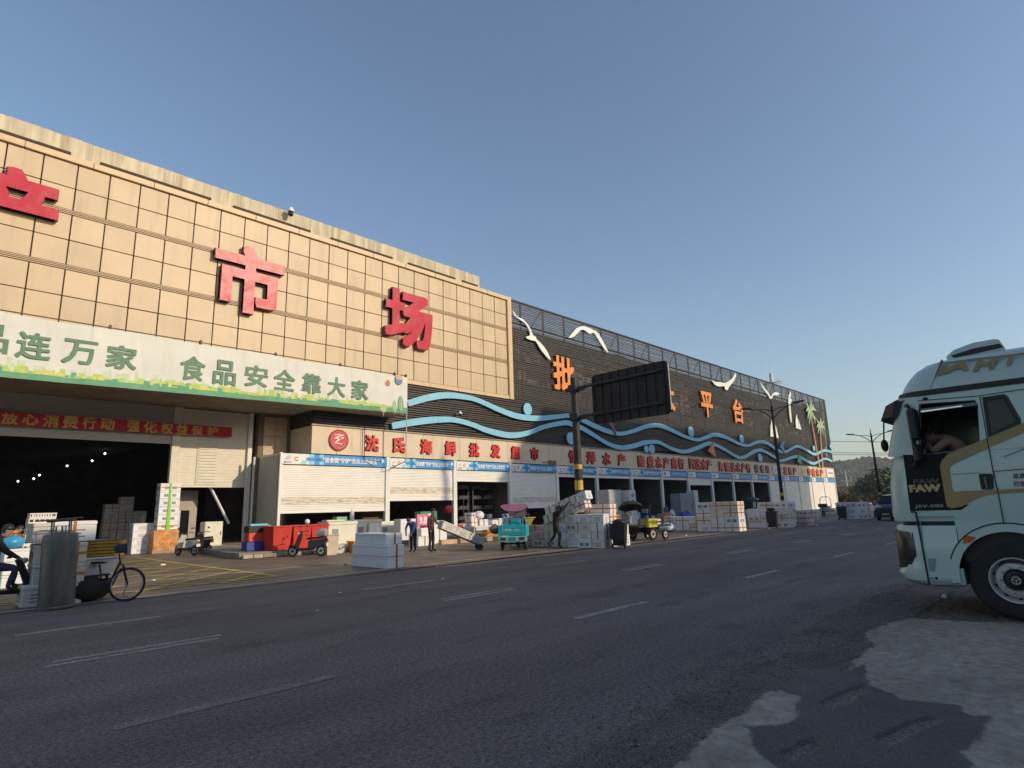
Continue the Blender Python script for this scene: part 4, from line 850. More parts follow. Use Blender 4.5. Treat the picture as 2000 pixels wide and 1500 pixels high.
def slices(rows, n=5):   # rows: z, yback, yfront, corner radius, inset
    L_ = []
    for z_, yb_, yf_, r_, ins in rows:
        x0, x1 = XT+ins, XT+2.5-ins; l = [(x0, yb_, z_), (x1, yb_, z_)]
        for k in range(n+1): a = math.pi/2*k/n; l.append((x1-r_+r_*math.cos(a), yf_-r_+r_*math.sin(a), z_))
        for k in range(n+1): a = math.pi/2*k/n; l.append((x0+r_-r_*math.sin(a), yf_-r_+r_*math.cos(a), z_))
        L_.append(l)
    return L_
LB().loft(slices([(1.30, .22, 2.44, .36, .012), (1.40, .22, 2.45, .36, 0), (1.8, .22, 2.43, .36, 0), (2.05, .22, 2.39, .36, 0), (2.24, .22, 2.34, .36, 0), (2.27, .22, 2.30, .36, .012)])).build('body', mint, lor, smooth=30)
LB().loft(slices([(.43, 1.62, 2.34, .3, .03), (.47, 1.62, 2.42, .34, .0), (.56, 1.62, 2.48, .36, -.005), (.66, 1.62, 2.44, .36, .0), (.80, 1.62, 2.42, .36, 0), (1.20, 1.62, 2.44, .36, 0), (1.24, 1.62, 2.42, .36, .012)])).build('bumper', mint, lor, smooth=30)
LB().loft(slices([(.40, 1.66, 2.28, .3, .06), (.43, 1.64, 2.36, .32, .03)])).build('lower_lip', mintd, lor)
LB().loft(slices([(1.235, 1.66, 2.34, .36, .05), (1.31, 1.66, 2.34, .36, .05)])).build('shut_gap', blk, lor)
LB().box(XT+.05, .25, .75, XT+2.45, 1.66, 1.29).build('wheel_well', blk, lor)
# flank plate with the wheel arch cut out of it, and the raised arch lip
wc = (1.07, .56)
arc = [(wc[0]+.66*math.cos(a), wc[1]+.66*math.sin(a)) for a in [math.pi*k/18 for k in range(-1, 19)]]
LP([(1.63, .44), (1.63, 1.30), (.25, 1.30), (.25, 1.0)]+[p for p in arc[::-1] if p[1] > .44 and p[0] > .42], XT, XT+.06, 'flank_panel', mint)
LP([(1.63, .44), (1.63, 1.30), (.25, 1.30), (.25, 1.0)]+[p for p in arc[::-1] if p[1] > .44 and p[0] > .42], XT+2.44, XT+2.5, 'flank_panel', mint)
ring = [(wc[0]+r_*math.cos(a), wc[1]+r_*math.sin(a)) for r_, s_ in ((.70, 1), (.60, -1)) for a in [R(-8+98*1.85*k/24) for k in range(25)][::s_]]
for x0, x1 in ((XT-.05, XT+.02), (XT+2.48, XT+2.55)): LP(ring, x0, x1, 'wheel_arch', mint)
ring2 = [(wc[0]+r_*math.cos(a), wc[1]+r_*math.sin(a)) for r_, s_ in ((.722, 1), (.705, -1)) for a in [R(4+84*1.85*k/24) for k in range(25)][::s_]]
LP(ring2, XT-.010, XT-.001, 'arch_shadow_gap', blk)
am = LP([T(*p) for p in ((1883, 1052), (1890, 1046), (1907, 1048), (1898, 1058), (1882, 1061))], XT-.062, XT-.049, 'side_lamp', amber)
# upper cab: side walls with openings, roof, pillars, screen
win = [T(*p) for p in ((1797, 790), (1903, 783), (1908, 792), (1912, 862), (1876, 878), (1797, 887))]
rwin = [T(*p) for p in ((1918, 776), (1962, 770), (1968, 773), (1995, 820), (1994, 828), (1930, 857))]
out = [(2.18, 2.26), (2.10, 2.55), (2.02, 2.85), (1.98, 3.12), (.22, 3.12), (.22, 2.26)]
LP(out, XT, XT+.06, 'side_wall', mint, holes=[win, rwin]); LP(out, XT+2.44, XT+2.5, 'side_wall', mint, holes=[[T(*p, XT+2.44) for p in ((1796, 822), (1815, 822), (1815, 846), (1796, 846))]])
LP([(p[0]*1.0, p[1]) for p in rwin], XT+.012, XT+.03, 'side_window', glass, lab='tinted quarter window')
rw2 = [T(*p) for p in ((1926, 783), (1958, 778), (1985, 823), (1936, 846))]
def rim(poly, w_, x0, x1, nm, mt):
    c = Vector((sum(p[0] for p in poly)/len(poly), sum(p[1] for p in poly)/len(poly))); 
    LP([tuple(c+(Vector(p)-c)*(1+w_)) for p in poly], x0, x1, nm, mt, holes=[poly])
rim(rw2, .28, XT-.006, XT+.012, 'window_seal', blk); rim(win, .035, XT-.006, XT+.004, 'window_seal', blk)
LB().box(XT+.06, .22, 3.06, XT+2.44, 2.1, 3.12).build('roof', cabin, lor); LB().box(XT+.06, .22, 1.3, XT+2.44, .28, 3.1).build('back_wall', cabin, lor)
LP([(2.28, 2.28), (2.31, 2.28), (2.10, 3.0), (2.07, 3.0)], XT+.3, XT+2.2, 'windscreen', glass)
for sx in (XT+.16, XT+2.34): LB().tube([(sx, 2.20, 2.24), (sx, 2.12, 2.6), (sx, 1.98, 3.08)], [.16, .14, .12], 10).build('pillar', mint, lor, smooth=40)
# fairing, black band, visor, deflector
LB().loft(slices([(3.20, .22, 2.08, .34, .0), (3.30, .22, 2.03, .34, .0), (3.42, .22, 1.95, .34, .02), (3.52, .22, 1.86, .34, .05), (3.60, .22, 1.74, .34, .10), (3.65, .22, 1.55, .34, .2), (3.67, .22, 1.3, .34, .32)])).build('roof_fairing', mint, lor, smooth=50)
LB().loft(slices([(3.12, .22, 2.14, .36, -.015), (3.20, .22, 2.12, .36, -.015)])).build('roof_band', blk, lor)
LB().loft([[(XT+.02+i, y_, z_) for y_, z_ in ((2.02, 3.13), (2.02+q, 3.13-.3*q), (2.02+q+.08, 2.86), (2.02+q+.04, 2.83), (2.10, 2.90))] for i, q in ((0, .10), (.12, .26), (.4, .34), (2.06, .34), (2.34, .26), (2.46, .10))]).build('sun_visor', blk, lor)
LB().sphere((XT+.05, 2.03, 3.10), (.05, .07, .03), 10, 6).build('marker_lamp', M('marker_lens', (.75, .62, .55), .2), lor)
df = [T(x, y, XT+.3) for x, y in ((1847, 695), (1862, 682), (1900, 668), (1940, 661), (1950, 662), (1962, 678))]
LP(df+[(df[-1][0], df[-1][1]-.15), (df[0][0], df[0][1]-.1)], XT+.35, XT+2.1, 'roof_deflector', mint); 
LP([T(x, y, XT+.3) for x, y in ((1856, 694), (1900, 680), (1952, 670), (1958, 677), (1900, 690), (1862, 698))], XT+.33, XT+.351, 'deflector_slot', blk)
LP([T(x, y) for x, y in ((1838, 702), (1816, 760), (1817.4, 760), (1839.4, 702))], XT-.004, XT+.12, 'shut_line', mintd)
# decals on the flank (thin film, each a few mm proud of the last)
def film(pts, nm, mt, k, lab=None): LP([T(*p) for p in pts], XT-.002-.003*k, XT-.001, nm, mt, lab=lab)
film([(1764, 888), (1778, 998), (1877, 996), (1893, 985), (1850, 990), (1836, 912), (1840, 898), (1856, 884), (1903, 867), (1880, 880), (1800, 889)], 'black_decal', decal, 1)
film([(1836, 912), (1838, 903), (1842, 897), (1852, 886), (1912, 862), (2020, 817), (2020, 836), (1912, 883), (1862, 907), (1856, 912), (1855, 919), (1860, 955), (1863, 960), (1945, 956.5), (2020, 953), (2020, 960), (1947, 965), (1925, 968), (1900, 977), (1880, 989), (1858, 993), (1851, 989), (1848, 983)], 'gold_decal', gold, 2)
film([(1829, 733), (1846, 708), (1878, 703), (1990, 690), (2020, 686), (2020, 690), (1985, 695), (1885, 707), (1852, 711), (1838, 733)], 'gold_pinstripe', goldd if False else M('lorry_dull_gold', (.28, .22, .15), .4), 1)
def ttext(s_, x0, y0, x1, y1, mt, nm='lettering', bold=.03, shear=0.0, k=3):
    a, b = FX(x0, (y0+y1)/2, XT), FX(x1, (y0+y1)/2, XT); t_, d_ = FX((x0+x1)/2, y0, XT), FX((x0+x1)/2, y1, XT)
    text(nm, s_, abs(a.y-b.y), t_.z-d_.z, (XT-.006-11.85, (a.y+b.y)/2-1.07, (t_.z+d_.z)/2), mt, lor, depth=.006, bold=bold, rot=(0, 0, -math.pi/2), shear=shear)
ttext('A', 1838, 706, 1890, 727, gold, shear=.35); ttext('M', 1897, 702, 1953, 723, gold, shear=.35); ttext('T', 1961, 692, 1992, 713, gold, shear=.3)
ttext('FAW', 1776, 946, 1838, 961, M('lorry_letter_gold', (.58, .40, .19), .4), bold=.05); ttext('FAW', 1784, 935, 1835, 945, goldd, bold=.03)
ttext('J6V-580', 1787, 985, 1843, 993, M('lorry_letter_grey', (.32, .30, .28), .4), bold=.02)
ttext('总质量', 1978, 924, 2018, 934, blk, bold=.01); ttext('栏板高', 1979, 939, 2019, 950, M('lorry_letter_maroon', (.18, .05, .07), .5), bold=.01)
# door seams, creases, handle
def seam(pts, w_=.010, mt=blk, k=4):
    P = [T(*p) for p in pts]
    for a, b in zip(P[:-1], P[1:]):
        d = Vector((b[0]-a[0], b[1]-a[1])).normalized()*w_/2; LP([(a[0]-d[1], a[1]+d[0]), (b[0]-d[1], b[1]+d[0]), (b[0]+d[1], b[1]-d[0]), (a[0]+d[1], a[1]-d[0])], XT-.002-.003*k, XT-.001, 'seam', mt)
seam([(1914, 775), (1929, 862), (1938, 912), (1950, 965), (1962, 1030)]); seam([(1938, 921), (2020, 914)], .008); seam([(1860, 926), (1912, 923)], .006, mintd); seam([(1786, 1010), (1863, 1009)], .014, mintd)
seam([(1797, 1015), (1806, 1090)], .008, mintd); seam([(1960, 892), (2020, 868)], .008, mintd); seam([(1792, 783), (1913, 773), (2020, 757)], .008, blk); seam([(1779, 1000), (1789, 1000), (1815, 1140)], .022, blk)
LP([T(*p) for p in ((1913, 925), (1936, 925), (1940, 928), (1941, 953), (1938, 956), (1917, 956), (1912, 930))], XT-.016, XT-.001, 'handle_recess', blk)
LB().tube([(XT-.03, *T(1924, 932)), (XT-.03, *T(1928, 953))], .012, 6).build('door_handle', chrome, lor)
LB().sphere((XT-.01, *T(1807, 779)), (.02, .035, .025), 8, 6).build('side_camera', blk, lor)
LP([T(*p) for p in ((1798, 799), (1903, 786), (1908, 789), (1909, 792), (1800, 806))], XT-.03, XT-.012, 'rain_guard', M('rain_guard', (.02, .10, .13), .1)); LP([T(*p) for p in ((1799, 803), (1880, 792), (1880, 794.5), (1800, 806))], XT-.036, XT-.031, 'chrome_strip', chrome)
# steps below the door
LP([T(*p) for p in ((1831, 1092), (1872, 1092), (1879, 1131), (1824, 1131))], XT-.012, XT, 'step_panel', mint); LP([T(*p) for p in ((1812, 1091), (1829, 1091), (1826, 1135), (1817, 1135))], XT-.003, XT, 'step_recess', mintd)
LP([T(*p) for p in ((1816, 1134), (1874, 1134), (1874, 1142), (1820, 1142))], XT-.006, XT, 'step_edge', mintd)
for px in (1829, 1870): LB().lathe([(.018, -.02), (.018, 0)], 10, (XT, *T(px, 1129)), 'x').build('bolt', blk, lor)
# headlamp (one each corner)
hl = [T(*p) for p in ((1743, 1030), (1757, 1027), (1773, 1032), (1764, 1045), (1767, 1075), (1768, 1100), (1762, 1106), (1752, 1075))]
for s_, x0 in ((1, XT+.045), (-1, XT+2.33)):
    sg = 1 if s_ > 0 else -1; cx = XT if s_ > 0 else XT+2.5
    LB().loft([[(cx+sg*(.35-.345*math.sin(a))*1.0+sg*dx, (2.06 if z_ > .8 else 2.09)+.36*math.cos(a)+e_, z_) for a in [R(8+q*12) for q in range(7)]]+[(cx+sg*(.45-.33*math.sin(a)), 2.0+.36*math.cos(a), z_) for a in [R(8+q*12) for q in range(6, -1, -1)]] for z_, dx, e_ in ((1.19, .02, .02), (1.14, 0, .035), (.85, 0, .035), (.62, .02, .02))]).build('headlight', M('headlight_glass', (.045, .038, .036), .22, .1), lor, smooth=40)
LB().box(XT+.5, 2.40, .75, XT+2.0, 2.46, 1.15).build('grille', blk, lor); LB().box(XT+.5, 2.38, 1.5, XT+2.0, 2.46, 1.95).build('grille', blk, lor)
# mirrors
LB().box(XT-.28, 1.83, 2.46, XT-.06, 1.95, 2.93, .03).build('mirror', blk, lor); LB().box(XT-.26, 1.85, 2.14, XT-.08, 1.95, 2.40, .03).build('mirror', blk, lor)
LB().tube([(XT-.14, 1.93, 2.95), (XT-.10, 1.95, 3.0), (XT+.05, 2.0, 3.0)], .022, 8).build('mirror_arm', blk, lor); LB().tube([(XT-.16, 1.93, 2.16), (XT-.12, 1.97, 2.10), (XT+.05, 2.05, 2.14)], .022, 8).build('mirror_arm', blk, lor)
LB().tube([(XT-.17, 1.93, 2.38), (XT-.17, 1.93, 2.50)], .03, 8).build('mirror_arm', blk, lor)
LB().sphere((XT+.35, 2.42, 2.46), (.10, .05, .10), 12, 8).build('kerb_mirror', blk, lor, smooth=60); LB().tube([(XT+.35, 2.42, 2.55), (XT+.35, 2.38, 2.86)], .012, 6).build('mirror_arm', blk, lor)
# cab inside: seat, shelf and things on it, wheel
LB().box(XT+.15, 1.15, 1.4, XT+.7, 1.6, 2.0, .05).build('seat', cabin, lor); LB().box(XT+.15, 1.02, 1.9, XT+.7, 1.2, 2.75, .06).build('seat_back', cabin, lor)
LB().box(XT+.3, 2.0, 1.6, XT+2.2, 2.3, 2.26, .05).build('dashboard', cabin, lor)
LB().box(XT+1.3, .3, 2.3, XT+2.3, .95, 2.36).build('shelf', M('shelf_grey', (.2, .19, .18), .7), lor)
for i in range(4): LB().box(XT+1.35+.22*i, .4, 2.37, XT+1.53+.22*i, .75, 2.5+.05*(i % 2), .01).build('parcel', (foam, inkm, foam2, card)[i], lor)
LB().torus((XT+.42, 1.86, 2.30), .22, .016, 'y', 24, 6).build('steering_wheel', blk, lor)
# wheels
def lorry_wheel(x, y, side, dual=False):
    for k in ([0, 1] if dual else [0]):
        mb = LB(); xx = x-side*.33*k
        mb.lathe([(.29, -.15), (.34, -.16), (.47, -.15), (.522, -.11), (.53, -.05), (.53, .05), (.522, .11), (.47, .15), (.34, .16), (.29, .15)], 48, (xx, y, .53), 'x', False)
        o = mb.build('tyre', rubber, lor, smooth=30)
        mb = LB(); s = -side
        prof = [(.29, .15*s), (.295, .175*s), (.275, .17*s), (.262, .10*s), (.235, .06*s), (.225, .115*s), (.20, .13*s), (.145, .135*s), (.14, .06*s), (.135, .06*s), (.01, .06*s)]
        mb.lathe(prof, 40, (xx, y, .53), 'x', False); mb.build('rim', steel, o, smooth=30)
        if k == 0:
            mb = LB(); mb.lathe([(.13, .0), (.13, .11*s), (.115, .15*s), (.08, .16*s), (.07, .19*s), (.01, .195*s)], 24, (xx, y, .53), 'x'); mb.build('hub', blk, o, smooth=30)
            mb = LB(); mb.torus((xx+.197*s, y, .53), .045, .008, 'x', 20, 6)
            for q in range(3): a = 2*math.pi*q/3+.5; mb.tube([(xx+.197*s, y, .53), (xx+.197*s, y+.045*math.cos(a), .53+.045*math.sin(a))], .006, 5)
            mb.build('hub_badge', steel, o)
            for q in range(10):
                a = 2*math.pi*q/10; LB().lathe([(.016, .12*s), (.016, .158*s), (.010, .165*s)], 6, (xx, y+.172*math.cos(a), .53+.172*math.sin(a)), 'x').build('wheel_nut', steel, o)
                a += .3; LB().lathe([(.022, .072*s), (.022, .096*s)], 8, (xx, y+.246*math.cos(a), .53+.246*math.sin(a)), 'x').build('hole', blk, o)
lorry_wheel(XT+.19, 1.07, 1); lorry_wheel(XT+2.31, 1.07, -1)
for yy in (-2.4, -3.7): lorry_wheel(XT+.19, yy, 1, True); lorry_wheel(XT+2.31, yy, -1, True)
for sx in (XT+.85, XT+1.65): LB().box(sx-.05, -4.6, .75, sx+.05, 1.6, 1.0).build('chassis_rail', blk, lor)
LB().tube([(XT+.3, 1.07, .53), (XT+2.2, 1.07, .53)], .07, 8).build('axle', blk, lor)
LB().box(XT+.1, -1.6, .5, XT+.7, -.2, 1.05, .06).build('fuel_tank', chrome, lor); LB().lathe([(.55, 0), (.55, .1)], 24, (XT+1.25, -3.0, 1.05), 'z').build('coupling_plate', blk, lor)
person('bare-backed driver slumped forward over the wheel inside the lorry cab', (XT+.42, 1.32, 1.07), math.pi/2,
       dict(pelvis=(0, 0, 1.08), waist=(.06, 0, 1.22), chest=(.24, 0, 1.38), neck=(.38, 0, 1.44), skull=(.47, 0, 1.46), lsh=(.24, .2, 1.40), rsh=(.24, -.2, 1.40), lel=(.44, .27, 1.24), rel=(.44, -.27, 1.24), lwr=(.52, .12, 1.34), rwr=(.52, -.12, 1.34), lhip=(.04, .1, 1.0), rhip=(.04, -.1, .95), lkn=(.45, .12, .92), rkn=(.45, -.12, .92), lan=(.5, .12, .52), ran=(.5, -.12, .52)), top=cloth('x', (.1, .1, .1)), legs=cloth('trouser_grey', (.05, .05, .06)), bare=True)
# a white crumpled bag under the lorry
g_ = G(1846, 1169); mb = MB(); mb.sphere((0, 0, .03), (.07, .05, .04), 9, 6); mb.v = [(x+rnd.uniform(-.012, .012), y+rnd.uniform(-.012, .012), max(.002, z_+rnd.uniform(-.012, .012))) for x, y, z_ in mb.v]
mb.build('litter_ball', foam, None, loc=g_, label='crumpled white litter on the ground under the lorry nose', cat='litter', group='litter scattered on the road')
# ------------------------------------------------------------------ road sign seen from behind, on a striped pole
sgn = thing('road_sign', 'back of a large road sign on a dark pole with yellow bands', 'road sign', (20.95, 16.37, -.034)); sgn.scale = (1.022,)*3
poled = M('pole_dark_paint', (.03, .028, .028), .6, .1, var=.35, scale=6, coord='obj', dirt=.6, dcol=(.25, .22, .19), dscale=9); yel = M('pole_yellow', (.70, .42, .05), .6, var=.2, scale=8, dirt=.55, dcol=(.12, .09, .06), dscale=8)
MB().lathe([(.17, 0), (.165, 3.2), (.15, 7.2), (.10, 7.22), (.01, 7.22)], 20).build('pole', poled, sgn, smooth=40)
for z0, z1 in ((0.6, .9), (1.45, 1.78), (2.35, 2.75), (3.22, 3.42)): MB().lathe([(.171, z0), (.174, z0), (.174, z1), (.171, z1)], 20).build('band', yel, sgn, smooth=40)
MB().lathe([(.25, 0), (.25, .03), (.17, .035)], 16).build('base_plate', poled, sgn)
for zz in (5.45, 6.72):
    MB().tube([(0, -.14, zz), (-.0, -4.3, zz+.04)], .065, 10).build('arm', poled, sgn, smooth=50); MB().box(-.2, -.22, zz-.16, .2, .2, zz+.16, .02).build('clamp', poled, sgn)
    MB().box(-.05, -.6, zz-.14, .03, -.15, zz+.02).build('gusset', poled, sgn)
r_ = .22; y0, y1, z0, z1 = -4.58, -.9, 5.03, 7.15; P = []
for cx, cy, a0 in ((y1-r_, z1-r_, 0), (y0+r_, z1-r_, 90), (y0+r_, z0+r_, 180), (y1-r_, z0+r_, 270)):
    P += [(cx+r_*math.cos(R(a0+18*k)), cy+r_*math.sin(R(a0+18*k))) for k in range(6)]
MB().prism(P, .07, .10, 'yz').build('panel', M('sign_back', (.014, .013, .014), .6, .2, var=.25), sgn)
MB().prism([(p[0]*.995-.01, p[1]) for p in P], .101, .104, 'yz').build('face', M('sign_blue', (.02, .10, .40), .4), sgn)
for i in range(9): MB().box(.035, -4.4+.42*i, 5.06, .07, -4.36+.42*i, 7.12).build('rib', M('sign_rib', (.008, .008, .009), .6, .2), sgn)
MB().box(.06, y0-.01, z0+.15, .11, y0+.012, z1-.15).build('edge_strip', M('sign_edge', (.5, .48, .45), .5), sgn)
# ------------------------------------------------------------------ street lamps
lampd = M('lamp_post_dark', (.014, .013, .014), .5, .3, var=.3)
def street_lamp(x, y, label, h, rot, tip=.3):
    t = thing('street_lamp', label, 'street lamp', (x, y, 0), rot, group='twin-arm street lamps along the road')
    MB().lathe([(.14, 0), (.13, 1.2), (.075, h), (.04, h+.0), (.03, h+.45), (.01, h+.5)], 14).build('pole', lampd, t, smooth=40)
    for z_ in (1.0, 1.5, 2.0): MB().lathe([(.135, z_), (.14, z_+.01), (.14, z_+.2), (.135, z_+.21)], 14).build('band', yel, t)
    for s in (1, -1):
        MB().tube([(0, 0, h-.9), (0, s*.45, h-.45), (0, s*1.0, h-.12), (0, s*1.5, h-.0)], .035, 6).build('arm', lampd, t)
        MB().tube([(0, 0, h-.35), (0, s*.3, h-.2), (0, s*.7, h-.12), (0, s*1.0, h-.12)], .025, 6).build('brace', lampd, t)
        hd = MB(); hd.M = Matrix.Translation((0, s*1.45, h)) @ Matrix.Rotation(R(s*7), 4, 'X')
        hd.loft([[(w_, s*u, z0_) for w_, z0_ in ((-ww, -.02), (ww, -.02), (ww*.7, tz), (-ww*.7, tz))] for u, ww, tz in ((0, .06, .06), (.1, .12, .10), (.6, .13, .10), (.78, .08, .05))]); hd.build('lamp_head', lampd, t)
    return t
lx = FY(1507.5, 800, 16.1).x
street_lamp(lx, 16.1, 'tall dark twin-arm street lamp in front of the far louvres', 8.2, 0)
street_lamp(68.07, 16.1, 'twin-arm street lamp standing against the sky beyond the hall', 8.0, 0)
# ------------------------------------------------------------------ small cameras and roof antenna
camw = M('camera_white', (.7, .7, .68), .4); 
def cctv(x, y, z, label, dome=True, s=1):
    t = thing('security_camera', label, 'security camera', (x, y, z)); 
    MB().box(-.03, -.02, -.03, .03, .35, .03).build('bracket', camw, t)
    MB().lathe([(.01, .16*s), (.05*s, .15*s), (.13*s, .02), (.13*s, -.06), (.05*s, -.07)], 14, (0, -.1, 0)).build('housing', camw, t, smooth=40); MB().sphere((0, -.1, -.12*s), .10*s, 12, 8).build('lens', blk, t, smooth=60)
cctv(15.0, 32.7, 19.65, 'dome camera perched on the concrete parapet above the tan wall', s=1.6); cctv(27.95, 32.3, 8.45, 'small camera hanging between the two wave ribbons'); cctv(73.4, 32.35, 6.95, 'tiny camera just above the cream fascia at its far half')
t = thing('roof_antenna', 'roof antenna with a white cylinder and cross arms above the louvres', 'antenna', tuple(FY(1507, 745, 36)*1.0)[:2]+(16.6,)); zt_ = FY(1507, 745, 36).z-16.6
MB().tube([(0, 0, 0), (0, 0, zt_+.3)], .06, 6).build('mast', camw, t); MB().lathe([(.28, zt_-.1), (.28, zt_+1.3), (.1, zt_+1.4)], 12).build('cylinder', camw, t, smooth=40)
for a in (0, 1.2, 2.4): MB().box(-2.6*math.cos(a)-.05, -2.6*math.sin(a)-.05, zt_-.35, 2.6*math.cos(a)+.05, 2.6*math.sin(a)+.05, zt_-.25).build('cross_arm', camw, t) if a == 0 else MB().tube([(-1.8*math.cos(a), -1.8*math.sin(a), zt_-.3), (1.8*math.cos(a), 1.8*math.sin(a), zt_-.2)], .08, 5).build('cross_arm', camw, t)
MB().tube([(.2, 0, zt_), (.2, 0, zt_+4)], .02, 4).build('whip', camw, t)
# ------------------------------------------------------------------ box stacks
g1 = 'grey-shaded long foam boxes by the road'
for i, (dx, dy, c) in enumerate(((.02, .03, .345), (.0, .0, .345), (.08, .22, .33))):
    fbox('long white foam box, %s of the three by the roadside in shade' % ('lowest', 'middle', 'topmost')[i], (10.72+dx, 15.72+dy, .004+.348*i), .60, 1.98-(.25 if i == 2 else 0), c, 'f', .0, foam, g1, jit=False)
g2 = 'foam boxes stacked beside the road sign pole'
wall_of_boxes('beside the sign pole', 20.35, 14.75, 6, [4, 4, 4, 4, 3, 2], .42, .66, .335, ['', 'i', 'v', 'ij', 'i', 'j'], g2)
wall_of_boxes('tall rank behind the sign pole stack', 21.22, 15.0, 5, [5, 5, 5, 4, 4], .45, .70, .345, ['o', 'v', 'o', 'i', ''], g2)
wall_of_boxes('standing past the wheelie bin', 21.95, 14.9, 1, [2], .42, .5, .45, ['i'], g2)
# the tilted block of boxes being lifted
for i in range(2):
    for k in range(4):
        a = R(16); y_ = 15.55+k*.58; z_ = 1.62+i*.36-(k)*.17
        fbox('tilted foam box, %s row, %s from the road, above the lifting man' % (('lower', 'upper')[i], ('first', 'second', 'third', 'fourth')[k]), (20.28-.03*i, y_-.10*i, z_), .42, .56, .35, rnd.choice(['x', 'i', 'v', '']), 0, foam2 if k else foam, 'tilted boxes on top of the stack', rot=(R(-16), 0, R(rnd.uniform(-2, 2))))
# taped boxes behind the lifting man
for i in range(3):
    for k in range(2): fbox('large brown-taped foam box, %s in line, %s, behind the lifting man' % (('first', 'second', 'third')[i], ORD[k]), (20.9, 17.9+i*.72, .004+k*.45), .6, .70, .445, 'x', 0, foam2, 'taped boxes left of the lifting man')
gE = 'foam boxes in the long stack at mid street'; wall_of_boxes('mid-street stack', 34.75, 15.6, 3, [4, 4, 4], .85, .86, .425, ['i', 'v', 'o', 'j', 'x', 'ij'], gE, jx=.03)
wall_of_boxes('low end of the mid-street stack', 35.5, 18.2, 3, [2, 2, 2], .85, .95, .43, ['i', 'o', 'v', 'x'], gE, jx=.04)
gF = 'foam boxes in the far street stack'; wall_of_boxes('far street stack', 39.7, 14.6, 3, [4, 4, 3], .9, .86, .40, ['i', 'v', 'x', 'j', ''], gF, jx=.05)
wall_of_boxes('rear of the far street stack', 41.4, 15.0, 3, [4, 4, 4], .7, .75, .40, ['i', 'v', 'o', 'j'], gF, jx=.05)
gT = 'taped boxes past the far stack'; wall_of_boxes('red-taped pile past the far stack', 43.3, 14.7, 2, [3, 2], .6, .6, .33, ['ro', 'r', 'o'], gT, mt=foam2, xdepth=2, jx=.06)
gW = 'white boxes beside the van'; wall_of_boxes('white stack beside the dark van', 56.3, 14.4, 3, [3, 3, 3], 1.0, .8, .46, ['', 'i', 'j'], gW, jx=.03)
wall_of_boxes('small pile left of the far bin', 55.5, 18.0, 1, [2], .6, .6, .4, ['r', 'x'], gW)
# ------------------------------------------------------------------ bins
def wheelie_bin(loc, rz, label, mt, group='wheelie bins', open_=True, h=.95):
    t = thing('wheelie_bin', label, 'bin', loc, rz, group)
    MB().loft([[(-.20, -.22, .1), (.20, -.22, .1), (.20, .22, .1), (-.20, .22, .1)], [(-.27, -.29, h), (.27, -.29, h), (.27, .29, h), (-.27, .29, h)]]).build('tub', mt, t)
    MB().box(-.30, -.32, h-.04, .30, .32, h+.01, .01).build('rim', mt, t)
    MB().loft([[(.30, -.30, h-.02), (.36, -.30, h-.02), (.36, .30, h-.02), (.30, .30, h-.02)], [(.31, -.28, .35), (.35, -.28, .35), (.35, .28, .35), (.31, .28, .35)]]).build('lid', mt, t)
    for s in (1, -1): MB().lathe([(.10, -.025), (.10, .025)], 12, (.22, .24*s, .1), 'y').build('wheel', rubber, t)
    return t
binm = M('bin_dark', (.012, .012, .015), .5, var=.2); bagb = M('black_bag', (.010, .011, .015), .4, var=.3, bump=.8, bscale=12)
def bag(loc, r, label, mt=bagb, group=None, parent=None):
    mb = MB(); mb.sphere((0, 0, r[2]), r, 14, 9); r7 = random.Random(int(loc[0]*50)); mb.v = [(x*(1+r7.uniform(-.12, .12)), y*(1+r7.uniform(-.12, .12)), max(0.002, z_*(1+r7.uniform(-.10, .12)))) for x, y, z_ in mb.v]
    return mb.build('bag', mt, parent, smooth=50, loc=loc, label=label, cat='bag', group=group)
wheelie_bin((20.75, 14.3, 0), R(200), 'open black wheelie bin heaped with rubbish by the sign pole stack', binm); bag((20.75, 14.3, .9), (.26, .28, .11), 'dark rubbish heaped in the bin by the sign pole stack')
wheelie_bin((38.4, 15.1, 0), R(190), 'dark wheelie bin between the mid-street and far street stacks', binm, h=1.05)
wheelie_bin((55.6, 16.1, 0), R(180), 'dark bin against the white stack beside the van', binm, h=1.05)
bag((38.4, 15.15, 1.06), (.25, .25, .1), 'lumpy rubbish sack on the bin between the two far stacks')
bag((40.0, 16.9, 1.61), (.5, .42, .16), 'navy plastic sack lying on top of the far street stack', M('navy_bag', (.02, .025, .06), .35, bump=.8, bscale=12))
